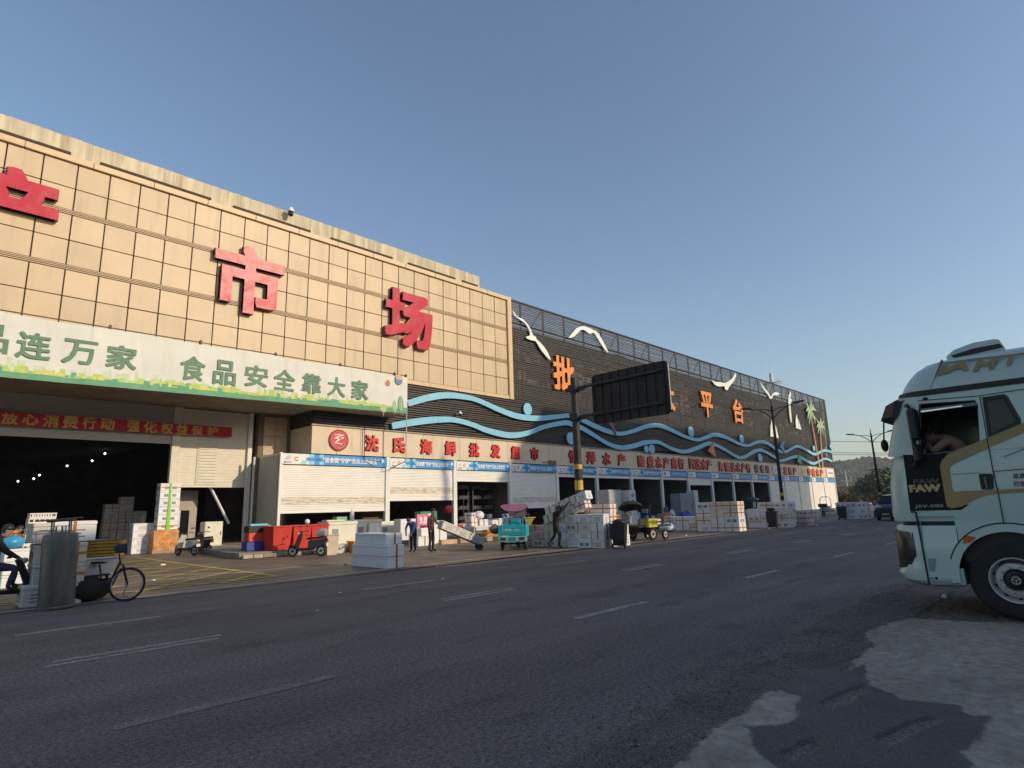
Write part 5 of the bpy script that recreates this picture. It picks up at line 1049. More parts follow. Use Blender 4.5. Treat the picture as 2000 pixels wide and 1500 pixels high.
for lc, col, nm, lb in (((11.85, 25.5), (.55, .035, .02), 'red', 'nearest red plastic tub bin on the platform edge'), ((12.78, 25.6), (.58, .04, .02), 'red', 'middle red tub bin with a scooter shadow on it'), ((13.72, 25.8), (.60, .075, .02), 'red', 'red-orange tub bin farthest along, behind the scooter')):
    t = thing('tub_bin', lb, 'tub', (lc[0], lc[1], .25), R(4), 'big red tubs on the platform')
    rm = M('tub_red', (.55, .035, .02), .5, var=.15, dirt=.66, dcol=(.3, .05, .03)); w1, w2, hh = .36, .43, .98
    MB().loft([[(-w1, -w1, 0), (w1, -w1, 0), (w1, w1, 0), (-w1, w1, 0)], [(-w2, -w2, hh), (w2, -w2, hh), (w2, w2, hh), (-w2, w2, hh)], [(-w2+.05, -w2+.05, hh), (w2-.05, -w2+.05, hh), (w2-.05, w2-.05, hh), (-w2+.05, w2-.05, hh)], [(-w1+.06, -w1+.06, .1), (w1-.06, -w1+.06, .1), (w1-.06, w1-.06, .1), (-w1+.06, w1-.06, .1)]]).build('body', rm, t)
    MB().box(-w2-.03, -w2-.03, hh-.06, w2+.03, -w2+.02, hh, .01).build('rim', rm, t); MB().box(-w2-.03, -w2-.03, hh-.06, -w2+.02, w2+.03, hh, .01).build('rim', rm, t)
    MB().lathe([(.045, -.01), (.045, .01)], 12, (.22, -.415, .55), 'y').build('plug', maroon, t)
# ------------------------------------------------------------------ two-wheelers
def wheel_parts(par, c, r, th, spokes=0, axis='y', hubr=.05, rimm=None):
    o = MB().torus(c, r-th, th, axis, 30, 8).build('tyre', rubber, par, smooth=60)
    rimm = rimm or steel
    mb = MB()
    if spokes:
        mb.torus(c, r-2*th-.01, .010, axis, 30, 6)
        for k in range(spokes):
            a = 2*math.pi*k/spokes; q = r-2*th-.01; v = (q*math.cos(a), q*math.sin(a)); u = (.02*math.cos(a+1.4), .02*math.sin(a+1.4)); s_ = .02*(-1)**k
            if axis == 'y': mb.tube([(c[0]+u[0], c[1]+s_, c[2]+u[1]), (c[0]+v[0], c[1], c[2]+v[1])], .0022, 3, False)
            else: mb.tube([(c[0]+s_, c[1]+u[0], c[2]+u[1]), (c[0], c[1]+v[0], c[2]+v[1])], .0022, 3, False)
        mb.lathe([(.03, -.04), (.03, .04)], 10, c, axis)
    else: mb.lathe([(r-2*th+.02, -.03), (r-2*th+.02, .03)], 20, c, axis)
    mb.build('rim', rimm, o)
    if not spokes: MB().lathe([(hubr, -.05), (hubr, .05)], 12, c, axis).build('hub', blk, o)
def scooter(label, loc, rz, body, box=None, group='parked scooters', mirrors=True):
    t = thing('scooter', label, 'scooter', loc, rz, group); bm_ = body
    wheel_parts(t, (.62, 0, .23), .23, .05, 0); wheel_parts(t, (-.58, 0, .23), .23, .055, 0)
    mb = MB(); mb.loft([[(x-w_*.1, -w_, z_), (x+.06, -w_*.6, z_), (x+.09, 0, z_), (x+.06, w_*.6, z_), (x-w_*.1, w_, z_), (x-.05, 0, z_)] for x, w_, z_ in ((.42, .12, .32), (.46, .19, .45), (.40, .21, .62), (.33, .17, .80), (.28, .10, .92))]); mb.build('front_shield', bm_, t, smooth=50)
    MB().loft([[(.46, -.06, .30), (.46, .06, .30), (.80, .05, .38), (.80, -.05, .38)], [(.44, -.07, .40), (.44, .07, .40), (.74, .07, .49), (.74, -.07, .49)]]).build('mudguard', bm_, t)
    MB().box(-.25, -.15, .26, .42, .15, .34, .02).build('footboard', blk, t)
    MB().loft([[(x, -w_, z0_), (x, w_, z0_), (x, w_*.8, z1_), (x, -w_*.8, z1_)] for x, w_, z0_, z1_ in ((-.05, .12, .30, .62), (-.25, .17, .32, .66), (-.6, .15, .42, .68), (-.82, .07, .58, .70))]).build('rear_body', bm_, t, smooth=50)
    MB().loft([[(x, -w_, z0_), (x, w_, z0_), (x, w_*.85, z1_), (x, -w_*.85, z1_)] for x, w_, z0_, z1_ in ((.02, .10, .66, .70), (-.05, .14, .67, .755), (-.4, .15, .69, .77), (-.68, .12, .70, .80), (-.72, .08, .71, .76))]).build('seat', blk, t, smooth=40)
    MB().tube([(.62, 0, .25), (.44, 0, .60), (.26, 0, 1.0)], .028, 8).build('fork', metal_d, t)
    MB().tube([(.18, .33, .99), (.24, .2, 1.0), (.27, 0, .98), (.24, -.2, 1.0), (.18, -.33, .99)], .016, 6).build('handlebar', metal_d, t)
    for s in (1, -1):
        MB().tube([(.19, .33*s, .99), (.12, .36*s, .985)], .02, 6).build('grip', blk, t)
        if mirrors: mi = MB().tube([(.2, .24*s, 1.0), (.2, .30*s, 1.16)], .007, 5).build('mirror_stalk', metal_d, t); MB().sphere((.2, .32*s, 1.2), (.015, .06, .045), 10, 6).build('mirror', blk, mi)
    MB().sphere((.40, 0, .90), (.06, .09, .06), 12, 8).build('headlight', M('lamp_clear', (.6, .6, .55), .15), t, smooth=60)
    MB().box(-.86, -.06, .58, -.81, .06, .64, .01).build('tail_light', M('tail_red', (.4, .02, .02), .3), t); MB().box(-.83, -.09, .40, -.81, .09, .52).build('number_plate', wht, t)
    MB().tube([(-.1, .12, .28), (-.15, .25, .03)], .01, 5).build('stand', metal_d, t)
    if box: MB().loft([[(-.78+i, -.20+i, z_), (-.42-i, -.20+i, z_), (-.42-i, .20-i, z_), (-.78+i, .20-i, z_)] for z_, i in ((.80, .03), (.84, 0), (1.0, 0), (1.06, .03), (1.09, .09))]).build('top_case', box, t, smooth=40)
    return t
black_p = M('scooter_black', (.02, .02, .024), .3); cream_p = M('scooter_cream', (.55, .60, .48), .3)
g_ = G(598, 1087); scooter('black scooter with a grey top case by the red tubs', (g_.x, g_.y-.1, 0), R(128), black_p, M('case_grey', (.30, .32, .34), .35))
g_ = G(372, 1086); scooter('pale green scooter parked tail out by the gate post', (g_.x, g_.y+.55, 0), R(105), cream_p, None)
scooter('dark scooter parked just beyond the pale green one', (g_.x+.95, g_.y+1.3, 0), R(98), black_p, None)
# rider on an electric scooter at the left edge
scooter('dark scooter with its rider at the left edge of the forecourt', (1.80, 16.3, 0), R(-8), black_p, None, mirrors=False)
person('person in black top and blue jeans sitting on a scooter at the left edge', (1.88, 16.3, 0), R(-8), dict(pelvis=(-.25, 0, .84), waist=(-.22, 0, .98), chest=(-.16, 0, 1.2), neck=(-.10, 0, 1.37), skull=(-.05, 0, 1.46), lsh=(-.16, .18, 1.31), rsh=(-.16, -.18, 1.31), lel=(.0, .26, 1.1), rel=(.0, -.26, 1.1), lwr=(.16, .26, .99), rwr=(.16, -.26, .99), lhip=(-.24, .1, .82), rhip=(-.24, -.1, .82), lkn=(.20, .17, .76), rkn=(.20, -.2, .76), lan=(.16, .15, .42), ran=(.10, -.24, .40)), top=cloth('black', (.015, .015, .017)), legs=cloth('jeans', (.03, .05, .10)))
person('person in an orange jacket bending over the boxes at the left edge', (FY(4, 1020, 24).x, 24.0, 0), R(20), dict(chest=(.25, 0, 1.25), neck=(.36, 0, 1.38), skull=(.44, 0, 1.44), lsh=(.25, .18, 1.34), rsh=(.25, -.18, 1.34), lel=(.5, .24, 1.25), rel=(.5, -.24, 1.25), lwr=(.72, .15, 1.3), rwr=(.72, -.15, 1.3)), top=cloth('orange', (.62, .26, .05)), legs=cloth('dark', (.03, .03, .035)))
bag((FY(24, 1050, 21.2).x, 21.2, 1.0), (.30, .28, .16), 'bright blue plastic sack on white boxes at the left edge', M('blue_bag', (.05, .35, .60), .35, bump=.6, bscale=10))
for k in range(3): fbox('big white foam box, %s in the pile under the blue sack' % ORD[k], (FY(10, 1050, 21.2).x, 20.9, .004+.33*k), .75, .8, .325, '', 0, foam, 'boxes under the blue sack')
# stack of white plastic crates
def crate(label, loc, a, b, c, mt, group, rz=0, slots=True):
    k = ('crate', a, b, c, mt.name)
    if k not in SH:
        mb = MB(); t_ = .02; mb.box(0, 0, 0, a, b, .02)
        for (x0, y0, x1, y1) in ((0, 0, a, t_), (0, b-t_, a, b), (0, t_, t_, b-t_), (a-t_, t_, a, b-t_)):
            mb.box(x0, y0, .02, x1, y1, c*.30); mb.box(x0, y0, c*.78, x1, y1, c)
            n = 5; dx, dy = x1-x0, y1-y0
            for i in range(n+1):
                if dx > dy: u = x0+dx*i/n; mb.box(max(x0, u-.02), y0, c*.3, min(x1, u+.02), y1, c*.78)
                else: u = y0+dy*i/n; mb.box(x0, max(y0, u-.02), c*.3, x1, min(y1, u+.02), c*.78)
        mb.box(-.008, -.008, c-.03, a+.008, 0, c-.002); mb.box(-.008, 0, c-.03, 0, b, c-.002); SH[k] = mb.mesh('crate', mt)
    return link('crate', SH[k], None, loc, (0, 0, rz), label, 'crate', group)
crw = M('crate_white', (.78, .72, .64), .5, var=.06, rnd_v=.05); cb = G(35, 1115)
for k in range(13): crate('white plastic crate, %s of the leaning tower by the left edge' % (ORD[k] if k < 8 else ('ninth', 'tenth', 'eleventh', 'twelfth', 'topmost')[k-8]), (FY(33, 1090, 22.4).x+.012*k, 22.2+rnd.uniform(-.02, .02), .004+.148*k), .62, .42, .145, crw, 'tower of white plastic crates', rz=rnd.uniform(-.03, .03))
# boxes and gas cylinder at the left
gL = 'battered boxes behind the steel cylinder'
P0 = (2.18, 15.75)
for k, (dx, dy, a, b, c, st, mt) in enumerate(((-.02, .0, .5, .85, .42, 'i', foam2), (.12, .05, .5, .8, .40, '', foam2), (.10, .1, .55, .75, .40, 'rv', foam2))):
    fbox('battered grey foam box, %s in the column behind the cylinder' % ORD[k], (P0[0]+dx, P0[1]+dy, .004+[0, .42, .82][k]), a, b, c, st, 0, mt, gL)
for k in range(3): fbox('narrow taped foam box, %s in the column right of the cylinder' % ORD[k], (2.78, 15.55, .004+.41*k), .34, .7, .405, 'o', 0, foam2, gL)
fbox('big foam box across the top of the pile behind the cylinder', (2.2, 15.75, 1.245), .55, .9, .40, '', R(0), foam2, gL); fbox('long white foam box on top, sticking out right of the cylinder', (2.5, 15.7, 1.245), .78, .55, .42, 'iv', R(2), foam, gL)
cyl = thing('gas_cylinder', 'tall stainless steel gas cylinder with a ring handle by the road', 'gas cylinder', (2.62, 15.08, 0), rot=(0, R(-2.5), 0)); dew = M('brushed_steel', (.15, .14, .12), .42, .55, var=.3, scale=5, stretch=(1, 1, .3), dirt=.6, dcol=(.16, .13, .10), dscale=3, dstretch=(1, 1, .4))
MB().lathe([(.29, 0), (.31, .02), (.31, .05), (.295, .07), (.295, 1.36), (.28, 1.42), (.2, 1.46), (.05, 1.47)], 40).build('body', dew, cyl, smooth=30)
MB().lathe([(.298, .10), (.302, .10), (.302, .12), (.298, .12)], 40).build('weld_band', dew, cyl); MB().torus((0, 0, 1.68), .23, .018, 'z', 30, 8).build('ring_handle', metal_d, cyl, smooth=60)
for k in range(4): a = .5+k*math.pi/2; MB().box(.20*math.cos(a)-.012, .20*math.sin(a)-.012, 1.42, .20*math.cos(a)+.012, .20*math.sin(a)+.012, 1.68).build('handle_post', dew, cyl)
for x_, y_ in ((.08, .04), (-.08, .02), (0, -.09)): v_ = MB().tube([(x_, y_, 1.44), (x_, y_, 1.56)], .018, 8).build('valve', chrome, cyl); MB().torus((x_, y_, 1.57), .035, .008, 'z', 14, 6).build('valve_wheel', chrome, v_)
MB().tube([(-.42, 0, 1.70), (.36, .05, 1.72)], .014, 6).build('bar', metal_d, cyl)
# cargo tricycle
tr = thing('cargo_tricycle', 'old black cargo tricycle loaded with tubs, front wheel by the road line', 'tricycle', (3.78, 15.0, 0), R(-62))
ST = R(58); rotz = lambda p: tuple(Matrix.Rotation(ST, 3, 'Z') @ Vector(p))
n0 = len(tr.children); wheel_parts(tr, (0, 0, .34), .34, .022, 32); tr.children[0].rotation_euler = (0, 0, ST)
wheel_parts(tr, (-1.28, .42, .30), .30, .024, 20); wheel_parts(tr, (-1.28, -.42, .30), .30, .024, 20)
fm = M('bike_black', (.02, .02, .02), .4, .3)
for pts, r_, nm, st_ in (([(0, .05, .34), (-.10, .05, .72), (-.16, 0, .78), (-.20, 0, .98)], .014, 'fork', 1), ([(0, -.05, .34), (-.10, -.05, .72), (-.16, 0, .78)], .014, 'fork', 1), ([rotz((-.16, 0, .80)), (-.42, 0, .46), (-.78, 0, .42)], .022, 'frame', 0), ([rotz((-.14, 0, .66)), (-.40, 0, .32), (-.9, 0, .34)], .02, 'frame', 0), ([(-.78, 0, .42), (-1.28, 0, .40)], .022, 'frame', 0), ([(-1.28, -.42, .30), (-1.28, .42, .30)], .02, 'axle', 0), ([(-.20, 0, .98), (-.18, .12, 1.04), (-.28, .28, 1.05)], .012, 'handlebar', 1), ([(-.20, 0, .98), (-.18, -.12, 1.04), (-.28, -.28, 1.05)], .012, 'handlebar', 1), ([(-.70, 0, .42), (-.80, 0, .74)], .018, 'seat_post', 0)):
    MB().tube([rotz(p) if st_ else p for p in pts], r_, 8).build(nm, fm, tr)
MB().loft([[(-.92, -.09, .76), (-.92, .09, .76), (-.66, .03, .76), (-.66, -.03, .76)], [(-.94, -.10, .80), (-.94, .10, .80), (-.62, .03, .79), (-.62, -.03, .79)]]).build('saddle', fm, tr)
MB().torus((-.62, .05, .30), .085, .008, 'y', 20, 5).build('chainring', fm, tr); MB().tube([(-.62, .05, .30), (-.62, .13, .16), (-.62, .20, .16)], .009, 5).build('pedal', fm, tr)
MB().tube([(.02, 0, .36), (-.12, .03, .12), (-.06, .2, .01)], .008, 5).build('prop_stand', fm, tr)
for sy in (1, -1): MB().box(-1.75, sy*.40-.012, .50, -.95, sy*.40+.012, .78).build('cargo_side', fm, tr)
MB().box(-1.75, -.4, .48, -.95, .4, .51).build('cargo_floor', fm, tr)
MB().loft([[(-.30-i, -.36, z_), (-.13, -.36, z_), (-.13, -.18, z_), (-.30-i, -.18, z_)] for i, z_ in ((0, 1.0), (.03, 1.12), (.0, 1.17))]).build('bar_mitt', M('mitt_navy', (.02, .03, .07), .7, bump=.5), tr, rot=(0, 0, ST))
tubw = M('tub_white', (.62, .62, .58), .5, dirt=.6, dcol=(.35, .3, .22))
def tub(label, loc, a, b, h, mt, rz=0, fl=.06, group=None, rimw=.03, cat='tub'):
    t = thing('tub', label, cat, loc, rz, group)
    MB().loft([[(-a/2+fl, -b/2+fl, 0), (a/2-fl, -b/2+fl, 0), (a/2-fl, b/2-fl, 0), (-a/2+fl, b/2-fl, 0)], [(-a/2, -b/2, h), (a/2, -b/2, h), (a/2, b/2, h), (-a/2, b/2, h)], [(-a/2+.03, -b/2+.03, h), (a/2-.03, -b/2+.03, h), (a/2-.03, b/2-.03, h), (-a/2+.03, b/2-.03, h)], [(-a/2+fl+.03, -b/2+fl+.03, .05), (a/2-fl-.03, -b/2+fl+.03, .05), (a/2-fl-.03, b/2-fl-.03, .05), (-a/2+fl+.03, b/2-fl-.03, .05)]]).build('body', mt, t)
    for x0, y0, x1, y1 in ((-a/2-rimw, -b/2-rimw, a/2+rimw, -b/2+.01), (-a/2-rimw, b/2-.01, a/2+rimw, b/2+rimw), (-a/2-rimw, -b/2, -a/2+.01, b/2), (a/2-.01, -b/2, a/2+rimw, b/2)): MB().box(x0, y0, h-.035, x1, y1, h+.004, .006).build('rim', mt, t)
    return t
bag((3.25, 15.75, .004), (.42, .34, .24), 'dark canvas bundle slung under the tricycle load', M('canvas_dark', (.03, .025, .022), .9, bump=.8))
tub('white plastic tub riding on the black cargo tricycle', (3.32, 16.15, .52), .85, .6, .36, tubw, R(12)); bag((2.95, 16.35, .52), (.2, .3, .2), 'netted sack of shellfish on the cargo tricycle', M('net_sack', (.10, .07, .055), .9, bump=1, bscale=14, var=.5, scale=12))
def corr(label, pts, z, th, mt, rot, group=None):
    a, b = pts; mb = MB(); n = int(a/.035)
    v = []; f = []
    for i in range(n+1):
        x = -a/2+a*i/n; h_ = th*(i % 2); v += [(x, -b/2, h_), (x, b/2, h_), (x, -b/2, h_-.006), (x, b/2, h_-.006)]
    for i in range(n): o = 4*i; f += [(o, o+4, o+5, o+1), (o+3, o+7, o+6, o+2), (o, o+2, o+6, o+4), (o+1, o+5, o+7, o+3)]
    mb.add(v, f); return mb.build('corrugated_sheet', mt, None, loc=z, rot=rot, label=label, cat='plastic sheet', group=group)
corr('yellow corrugated plastic board folded over the tricycle tub', (.42, 1.0), (3.42, 16.0, 1.05), .012, M('corr_yellow', (.42, .27, .05), .5), (R(0), R(65), R(85)))
corr('second yellow corrugated board lying flat on the tricycle load', (.5, .9), (3.5, 16.3, 1.15), .012, M('corr_yellow2', (.50, .30, .05), .5), (R(4), R(10), R(85)))
corr('blue corrugated plastic board standing behind the tricycle load', (.50, 1.0), (3.12, 16.75, 1.0), .012, M('corr_blue', (.03, .13, .42), .5), (0, R(80), R(88)))
fbox('low foam box under the blue board behind the tricycle', (2.6, 16.8, .3), .7, .6, .38, 'v', 0, foam2)
fbox('foam box on the ground behind the tricycle', (2.6, 16.8, .004), .7, .6, .29, '', 0, foam2)
# ------------------------------------------------------------------ people on the forecourt
g_ = G(842, 1078)
person('man in a brown jacket and black trousers standing with a hand truck', (g_.x, g_.y, 0), R(-62), dict(chest=(.03, 0, 1.31), neck=(.05, 0, 1.47), skull=(.08, 0, 1.56), rsh=(.02, -.19, 1.41), lsh=(.02, .19, 1.41), lel=(.05, .36, 1.20), lwr=(.22, .46, 1.03), rel=(-.02, -.26, 1.15), rwr=(.05, -.22, .90), lkn=(.04, .13, .5), lan=(0, .16, .09), rkn=(.02, -.12, .5), ran=(-.03, -.14, .09)), top=cloth('brown', (.10, .045, .035)), legs=cloth('black2', (.022, .02, .022)), height=1.76)
person('person in a blue jacket bent behind the man in brown', (g_.x-.35, g_.y+.75, 0), R(200), dict(chest=(.16, 0, 1.2), neck=(.26, 0, 1.33), skull=(.33, 0, 1.38), lsh=(.16, .18, 1.3), rsh=(.16, -.18, 1.3), lel=(.3, .22, 1.05), rel=(.3, -.22, 1.05), lwr=(.36, .15, .85), rwr=(.36, -.15, .85)), top=cloth('blue', (.05, .10, .30)), legs=cloth('darkblue', (.02, .025, .05)), height=1.6)
g_ = G(1091, 1066)
person('man in black reaching up to steady the tilted boxes', (19.75, 16.75, 0), R(-22), dict(chest=(.02, 0, 1.30), neck=(.06, .0, 1.46), skull=(.10, 0, 1.55), rsh=(.06, -.19, 1.42), rel=(.26, -.30, 1.62), rwr=(.44, -.36, 1.84), lel=(.24, .22, 1.45), lwr=(.40, .20, 1.66), rkn=(.10, -.12, .5), ran=(.02, -.13, .09), lkn=(-.02, .10, .52), lan=(-.36, .12, .15)), top=cloth('black3', (.014, .014, .016)), legs=cloth('camo', (.045, .035, .028)), cap=M('cap_black', (.012, .012, .014), .6))
# hand truck with a long leaning block of foam boxes
ht = thing('hand_truck', 'blue hand truck laid back under the long leaning foam boxes', 'hand truck', (16.75, 20.2, 0), R(-30))
htm = M('handtruck_blue', (.03, .08, .28), .4, .3)
for s in (.2, -.2): MB().tube([(1.5, s, .12), (.2, s, .72), (-.05, s, .88), (-.15, s, .86)], .018, 6).build('rail', htm, ht); MB().lathe([(.12, -.03), (.12, .03)], 16, (1.35, s*1.2, .12), 'y').build('wheel', rubber, ht)
for u in (.2, .5, .8): MB().tube([(.2+1.3*u, .2, .72-.6*u), (.2+1.3*u, -.2, .72-.6*u)], .012, 5).build('rung', htm, ht)
a_, b_ = FY(862, 1032, 20.0), FY(942, 1066, 19.6)
n_ = 3; dxy = Vector((b_.x-a_.x, b_.y-a_.y, b_.z-a_.z)); L_ = dxy.length; ang = math.asin(-dxy.z/L_); az_ = math.atan2(dxy.y, dxy.x)
for i in range(n_):
    p = a_+dxy*(i/n_); o = fbox('long cream foam box, %s of three in the block leaning from the hand truck' % ('upper', 'middle', 'lowest')[i], (p.x, p.y, p.z+.0), L_/n_-.01, .42, .34, 'i', 0, foam2, 'leaning foam boxes on the hand truck', rot=(0, ang, az_), jit=False)
# electric loader trike, teal
tl = M('teal_paint', (.03, .42, .50), .35, var=.05); purple = M('purple_canopy', (.34, .09, .30), .5, var=.1); pinkc = M('pink_canopy', (.52, .20, .33), .5, var=.1)
te = thing('electric_trike', 'teal electric cargo trike with a purple rain canopy, seen from behind', 'electric trike', (18.75, 18.15, 0), R(38))
MB().box(-1.15, -.55, .62, .1, .55, .68).build('bed_floor', tl, te)
for s in (1, -1): MB().box(-1.15, s*.55-.02, .55, .1, s*.55+.02, 1.0, .01).build('bed_side', tl, te)
MB().box(.06, -.53, .68, .10, .53, 1.0).build('bed_front', tl, te)
tg_ = MB().box(-1.19, -.57, .60, -1.15, .57, 1.02, .01).build('tailgate', tl, te)
for z_ in (.70, .90): MB().box(-1.205, -.54, z_, -1.19, .54, z_+.025).build('rib', tl, tg_)
text('lettering', '江淮电动', .36, .10, (-1.2, .22, .83), wht, tg_, depth=.006, bold=.02, rot=(0, 0, -math.pi/2)); text('lettering', '三轮车', .24, .09, (-1.2, -.16, .81), wht, tg_, depth=.006, rot=(0, 0, -math.pi/2))
MB().box(-1.18, -.58, .36, -1.12, .58, .58, .01).build('rear_bumper', M('teal_pale', (.25, .62, .62), .4), te)
for s in (1, -1): MB().box(-1.20, s*.38-.11, .42, -1.178, s*.38+.11, .54).build('tail_light', M('tail_dark', (.10, .05, .03), .3), te)
MB().box(-1.20, -.15, .41, -1.178, .15, .54).build('number_plate', M('plate_teal', (.06, .25, .25), .4), te)
for s in (1, -1): wheel_parts(te, (-.62, s*.48, .26), .26, .06, 0)
wheel_parts(te, (1.05, 0, .24), .24, .05, 0); MB().tube([(-.62, -.5, .26), (-.62, .5, .26)], .035, 8).build('axle', metal_d, te); MB().box(-1.0, -.4, .38, 1.0, .4, .46).build('chassis', metal_d, te)
MB().loft([[(.15, -.25, .45), (.65, -.25, .45), (.65, .25, .45), (.15, .25, .45)], [(.18, -.22, .85), (.6, -.22, .82), (.6, .22, .82), (.18, .22, .85)]]).build('seat_box', tl, te); MB().box(.15, -.24, .85, .62, .24, .93, .03).build('seat', M('teal_seat', (.03, .30, .38), .5), te)
MB().box(.12, -.22, .93, .20, .22, 1.25, .03).build('backrest', tl, te); MB().tube([(.15, -.28, .9), (-.02, -.34, 1.3), (-.3, -.45, 1.3), (-.5, -.52, 1.0)], .02, 6).build('grab_rail', M('teal_rail', (.15, .55, .62), .4), te); MB().tube([(.15, .28, .9), (-.02, .34, 1.3), (-.3, .45, 1.3), (-.5, .52, 1.0)], .02, 6).build('grab_rail', tl, te)
MB().loft([[(.95, -.28, .45), (1.05, -.2, .45), (1.05, .2, .45), (.95, .28, .45)], [(.86, -.3, 1.0), (.95, -.2, 1.0), (.95, .2, 1.0), (.86, .3, 1.0)]]).build('front_fairing', tl, te); MB().tube([(.8, -.38, 1.1), (.88, 0, 1.08), (.8, .38, 1.1)], .016, 6).build('handlebar', metal_d, te)
cv = [[(x, w_*math.sin(a)*1.0, z_-.10*math.sin(a)**2) for a in [R(-90+18*k) for k in range(11)]] for x, w_, z_ in ((1.0, .42, 1.72), (.4, .56, 1.82), (-.2, .50, 1.80))]
mb = MB(); v = [p for l in cv for p in l]+[(p[0], p[1], p[2]-.015) for l in cv for p in l]; f = []
for i in range(2):
    for k in range(10): a = i*11+k; f += [(a, a+1, a+12, a+11), (a+33, a+44, a+45, a+34)]
mb.add(v, f); mb.build('canopy', pinkc, te, smooth=60)
MB().prism([(-.45, 1.0), (-.38, 1.22), (0, 1.30), (.38, 1.22), (.45, 1.0), (.2, .88), (0, .83), (-.2, .88)], .92, .94, 'yz').build('wind_shield', purple, te); MB().prism([(-.36, 1.3), (-.42, 1.66), (.42, 1.66), (.36, 1.3)], .93, .94, 'yz').build('clear_screen', M('clear_plastic', (.5, .48, .46), .1, trans=.6), te)
MB().prism([(-.60, 1.78), (-.46, 1.84), (.46, 1.84), (.60, 1.78), (.40, 1.60), (.2, 1.55), (-.2, 1.55), (-.40, 1.60)], -.24, -.22, 'yz').build('rear_valance', pinkc, te)
for s in (1, -1): MB().tube([(.9, s*.32, 1.0), (.5, s*.50, 1.45), (-.15, s*.55, 1.72)], .018, 6).build('canopy_post', metal_d, te)
bag((18.3, 18.9, .62), (.28, .2, .2), 'brown sacking hung on the left side of the teal trike', M('sack_brown', (.16, .12, .09), .9, bump=.8))
# flat-bed motor trike with orange crates and an umbrella
oc = thing('cargo_cart', 'black motor cart with a yellow crate on its flank by the orange boxes', 'cart', (25.6, 16.35, 0), R(-8))
MB().box(-.9, -.6, .62, 1.5, .6, .70).build('bed', metal_d, oc)
for s in (1, -1): wheel_parts(oc, (.05, s*.62, .30), .30, .07, 0, hubr=.07, rimm=M('rim_cream', (.42, .38, .32), .6)); wheel_parts(oc, (1.05, s*.55, .24), .24, .06, 0)
for i in range(5): MB().tube([(-.85+.56*i, -.6, .70), (-.85+.56*i, -.6, 1.02)], .015, 5).build('rail_post', metal_d, oc)
MB().box(-.88, -.62, .98, 1.48, -.58, 1.03).build('top_rail', metal_d, oc); MB().box(-.88, -.62, .82, 1.48, -.59, .85).build('mid_rail', metal_d, oc); MB().box(-.6, -.35, .35, .9, .35, .60).build('motor_box', blk, oc)
crate('lime-yellow crate hanging on the flank of the motor cart', (25.1, 15.62, .62), .62, .3, .40, M('crate_lime', (.50, .50, .06), .5), None, R(-8))
cro = M('crate_orange', (.62, .26, .03), .5)
for k in range(4): crate('orange crate, %s of the four stacked behind the cart' % ORD[k], (24.15, 17.0, .30+.235*k), .62, .45, .23, cro, 'orange crates behind the cart')
MB().box(24.1, 16.95, .0, 24.85, 17.5, .295).build('low_stool', card, None, label='low wooden box under the orange crates behind the cart', cat='box')
fbox('dark-banded foam box on the bed of the motor cart', (25.9, 16.1, .71), .9, .5, .28, 'x', R(-8), foam2)
person('person in grey sitting under a dark umbrella beside the motor cart', (26.2, 17.4, 0), R(160), dict(pelvis=(0, 0, .62), waist=(0, 0, .78), chest=(.05, 0, 1.02), neck=(.1, 0, 1.18), skull=(.15, 0, 1.26), lsh=(.05, .18, 1.12), rsh=(.05, -.18, 1.12), lel=(.15, .22, .9), rel=(.15, -.22, .9), lwr=(.32, .1, .85), rwr=(.1, -.2, 1.15), lhip=(0, .1, .6), rhip=(0, -.1, .6), lkn=(.42, .12, .58), rkn=(.42, -.12, .58), lan=(.42, .12, .09), ran=(.42, -.12, .09)), top=cloth('grey', (.30, .31, .33)), legs=cloth('black4', (.02, .02, .02)))
um = thing('umbrella', 'dark open umbrella over the sitting person by the motor cart', 'umbrella', (26.1, 17.2, 1.15), 0, rot=(R(-12), R(12), 0))
mb = MB(); mb.loft([[(r_*math.cos(2*math.pi*k/16), r_*math.sin(2*math.pi*k/16)*1.0, z_+(.0 if k % 2 else -.03*r_)) for k in range(16)] for r_, z_ in ((.62, .42), (.52, .56), (.35, .67), (.15, .73), (.01, .75))], cap=False); mb.build('cover', M('umbrella_black', (.02, .02, .022), .6), um); MB().tube([(0, 0, 0), (0, 0, .76)], .01, 6).build('shaft', metal_d, um)
# ------------------------------------------------------------------ goods in front of the shops
def slab(name, label, cat, loc, a, b, c, mt, rz=0, group=None, bev=.01): return MB().box(-a/2, -b/2, 0, a/2, b/2, c, bev).build(name, mt, None, loc=loc, rot=(0, 0, rz), label=label, cat=cat, group=group)
tub('tall beige plastic bin on the ground in front of the white boards', (13.25, 23.6, 0), .55, .45, .82, M('tub_beige', (.58, .46, .36), .5)); tub('orange plastic tub on the ground beside the beige bin', (14.75, 23.9, 0), .75, .55, .48, M('tub_orange', (.75, .33, .02), .45), fl=.1)
tub('low white tub with blue printing between beige bin and orange tub', (14.05, 24.3, 0), .55, .45, .38, tubw); text('lettering', '水产', .3, .16, (14.05, 24.06, .22), M('print_blue', (.1, .15, .4), .6), None, depth=.005).parent = None
bpy.context.view_layer.update()
o_ = [o for o in sc.objects if o.name.startswith('lettering')][-1]; tb = [o for o in sc.objects if o.get('label', '').startswith('low white tub')][0]; o_.parent = tb; o_.location = (0, -.215, .20)
fc = M('foam_board_cream', (.78, .74, .62), .8, var=.05, bump=.3, bscale=50)
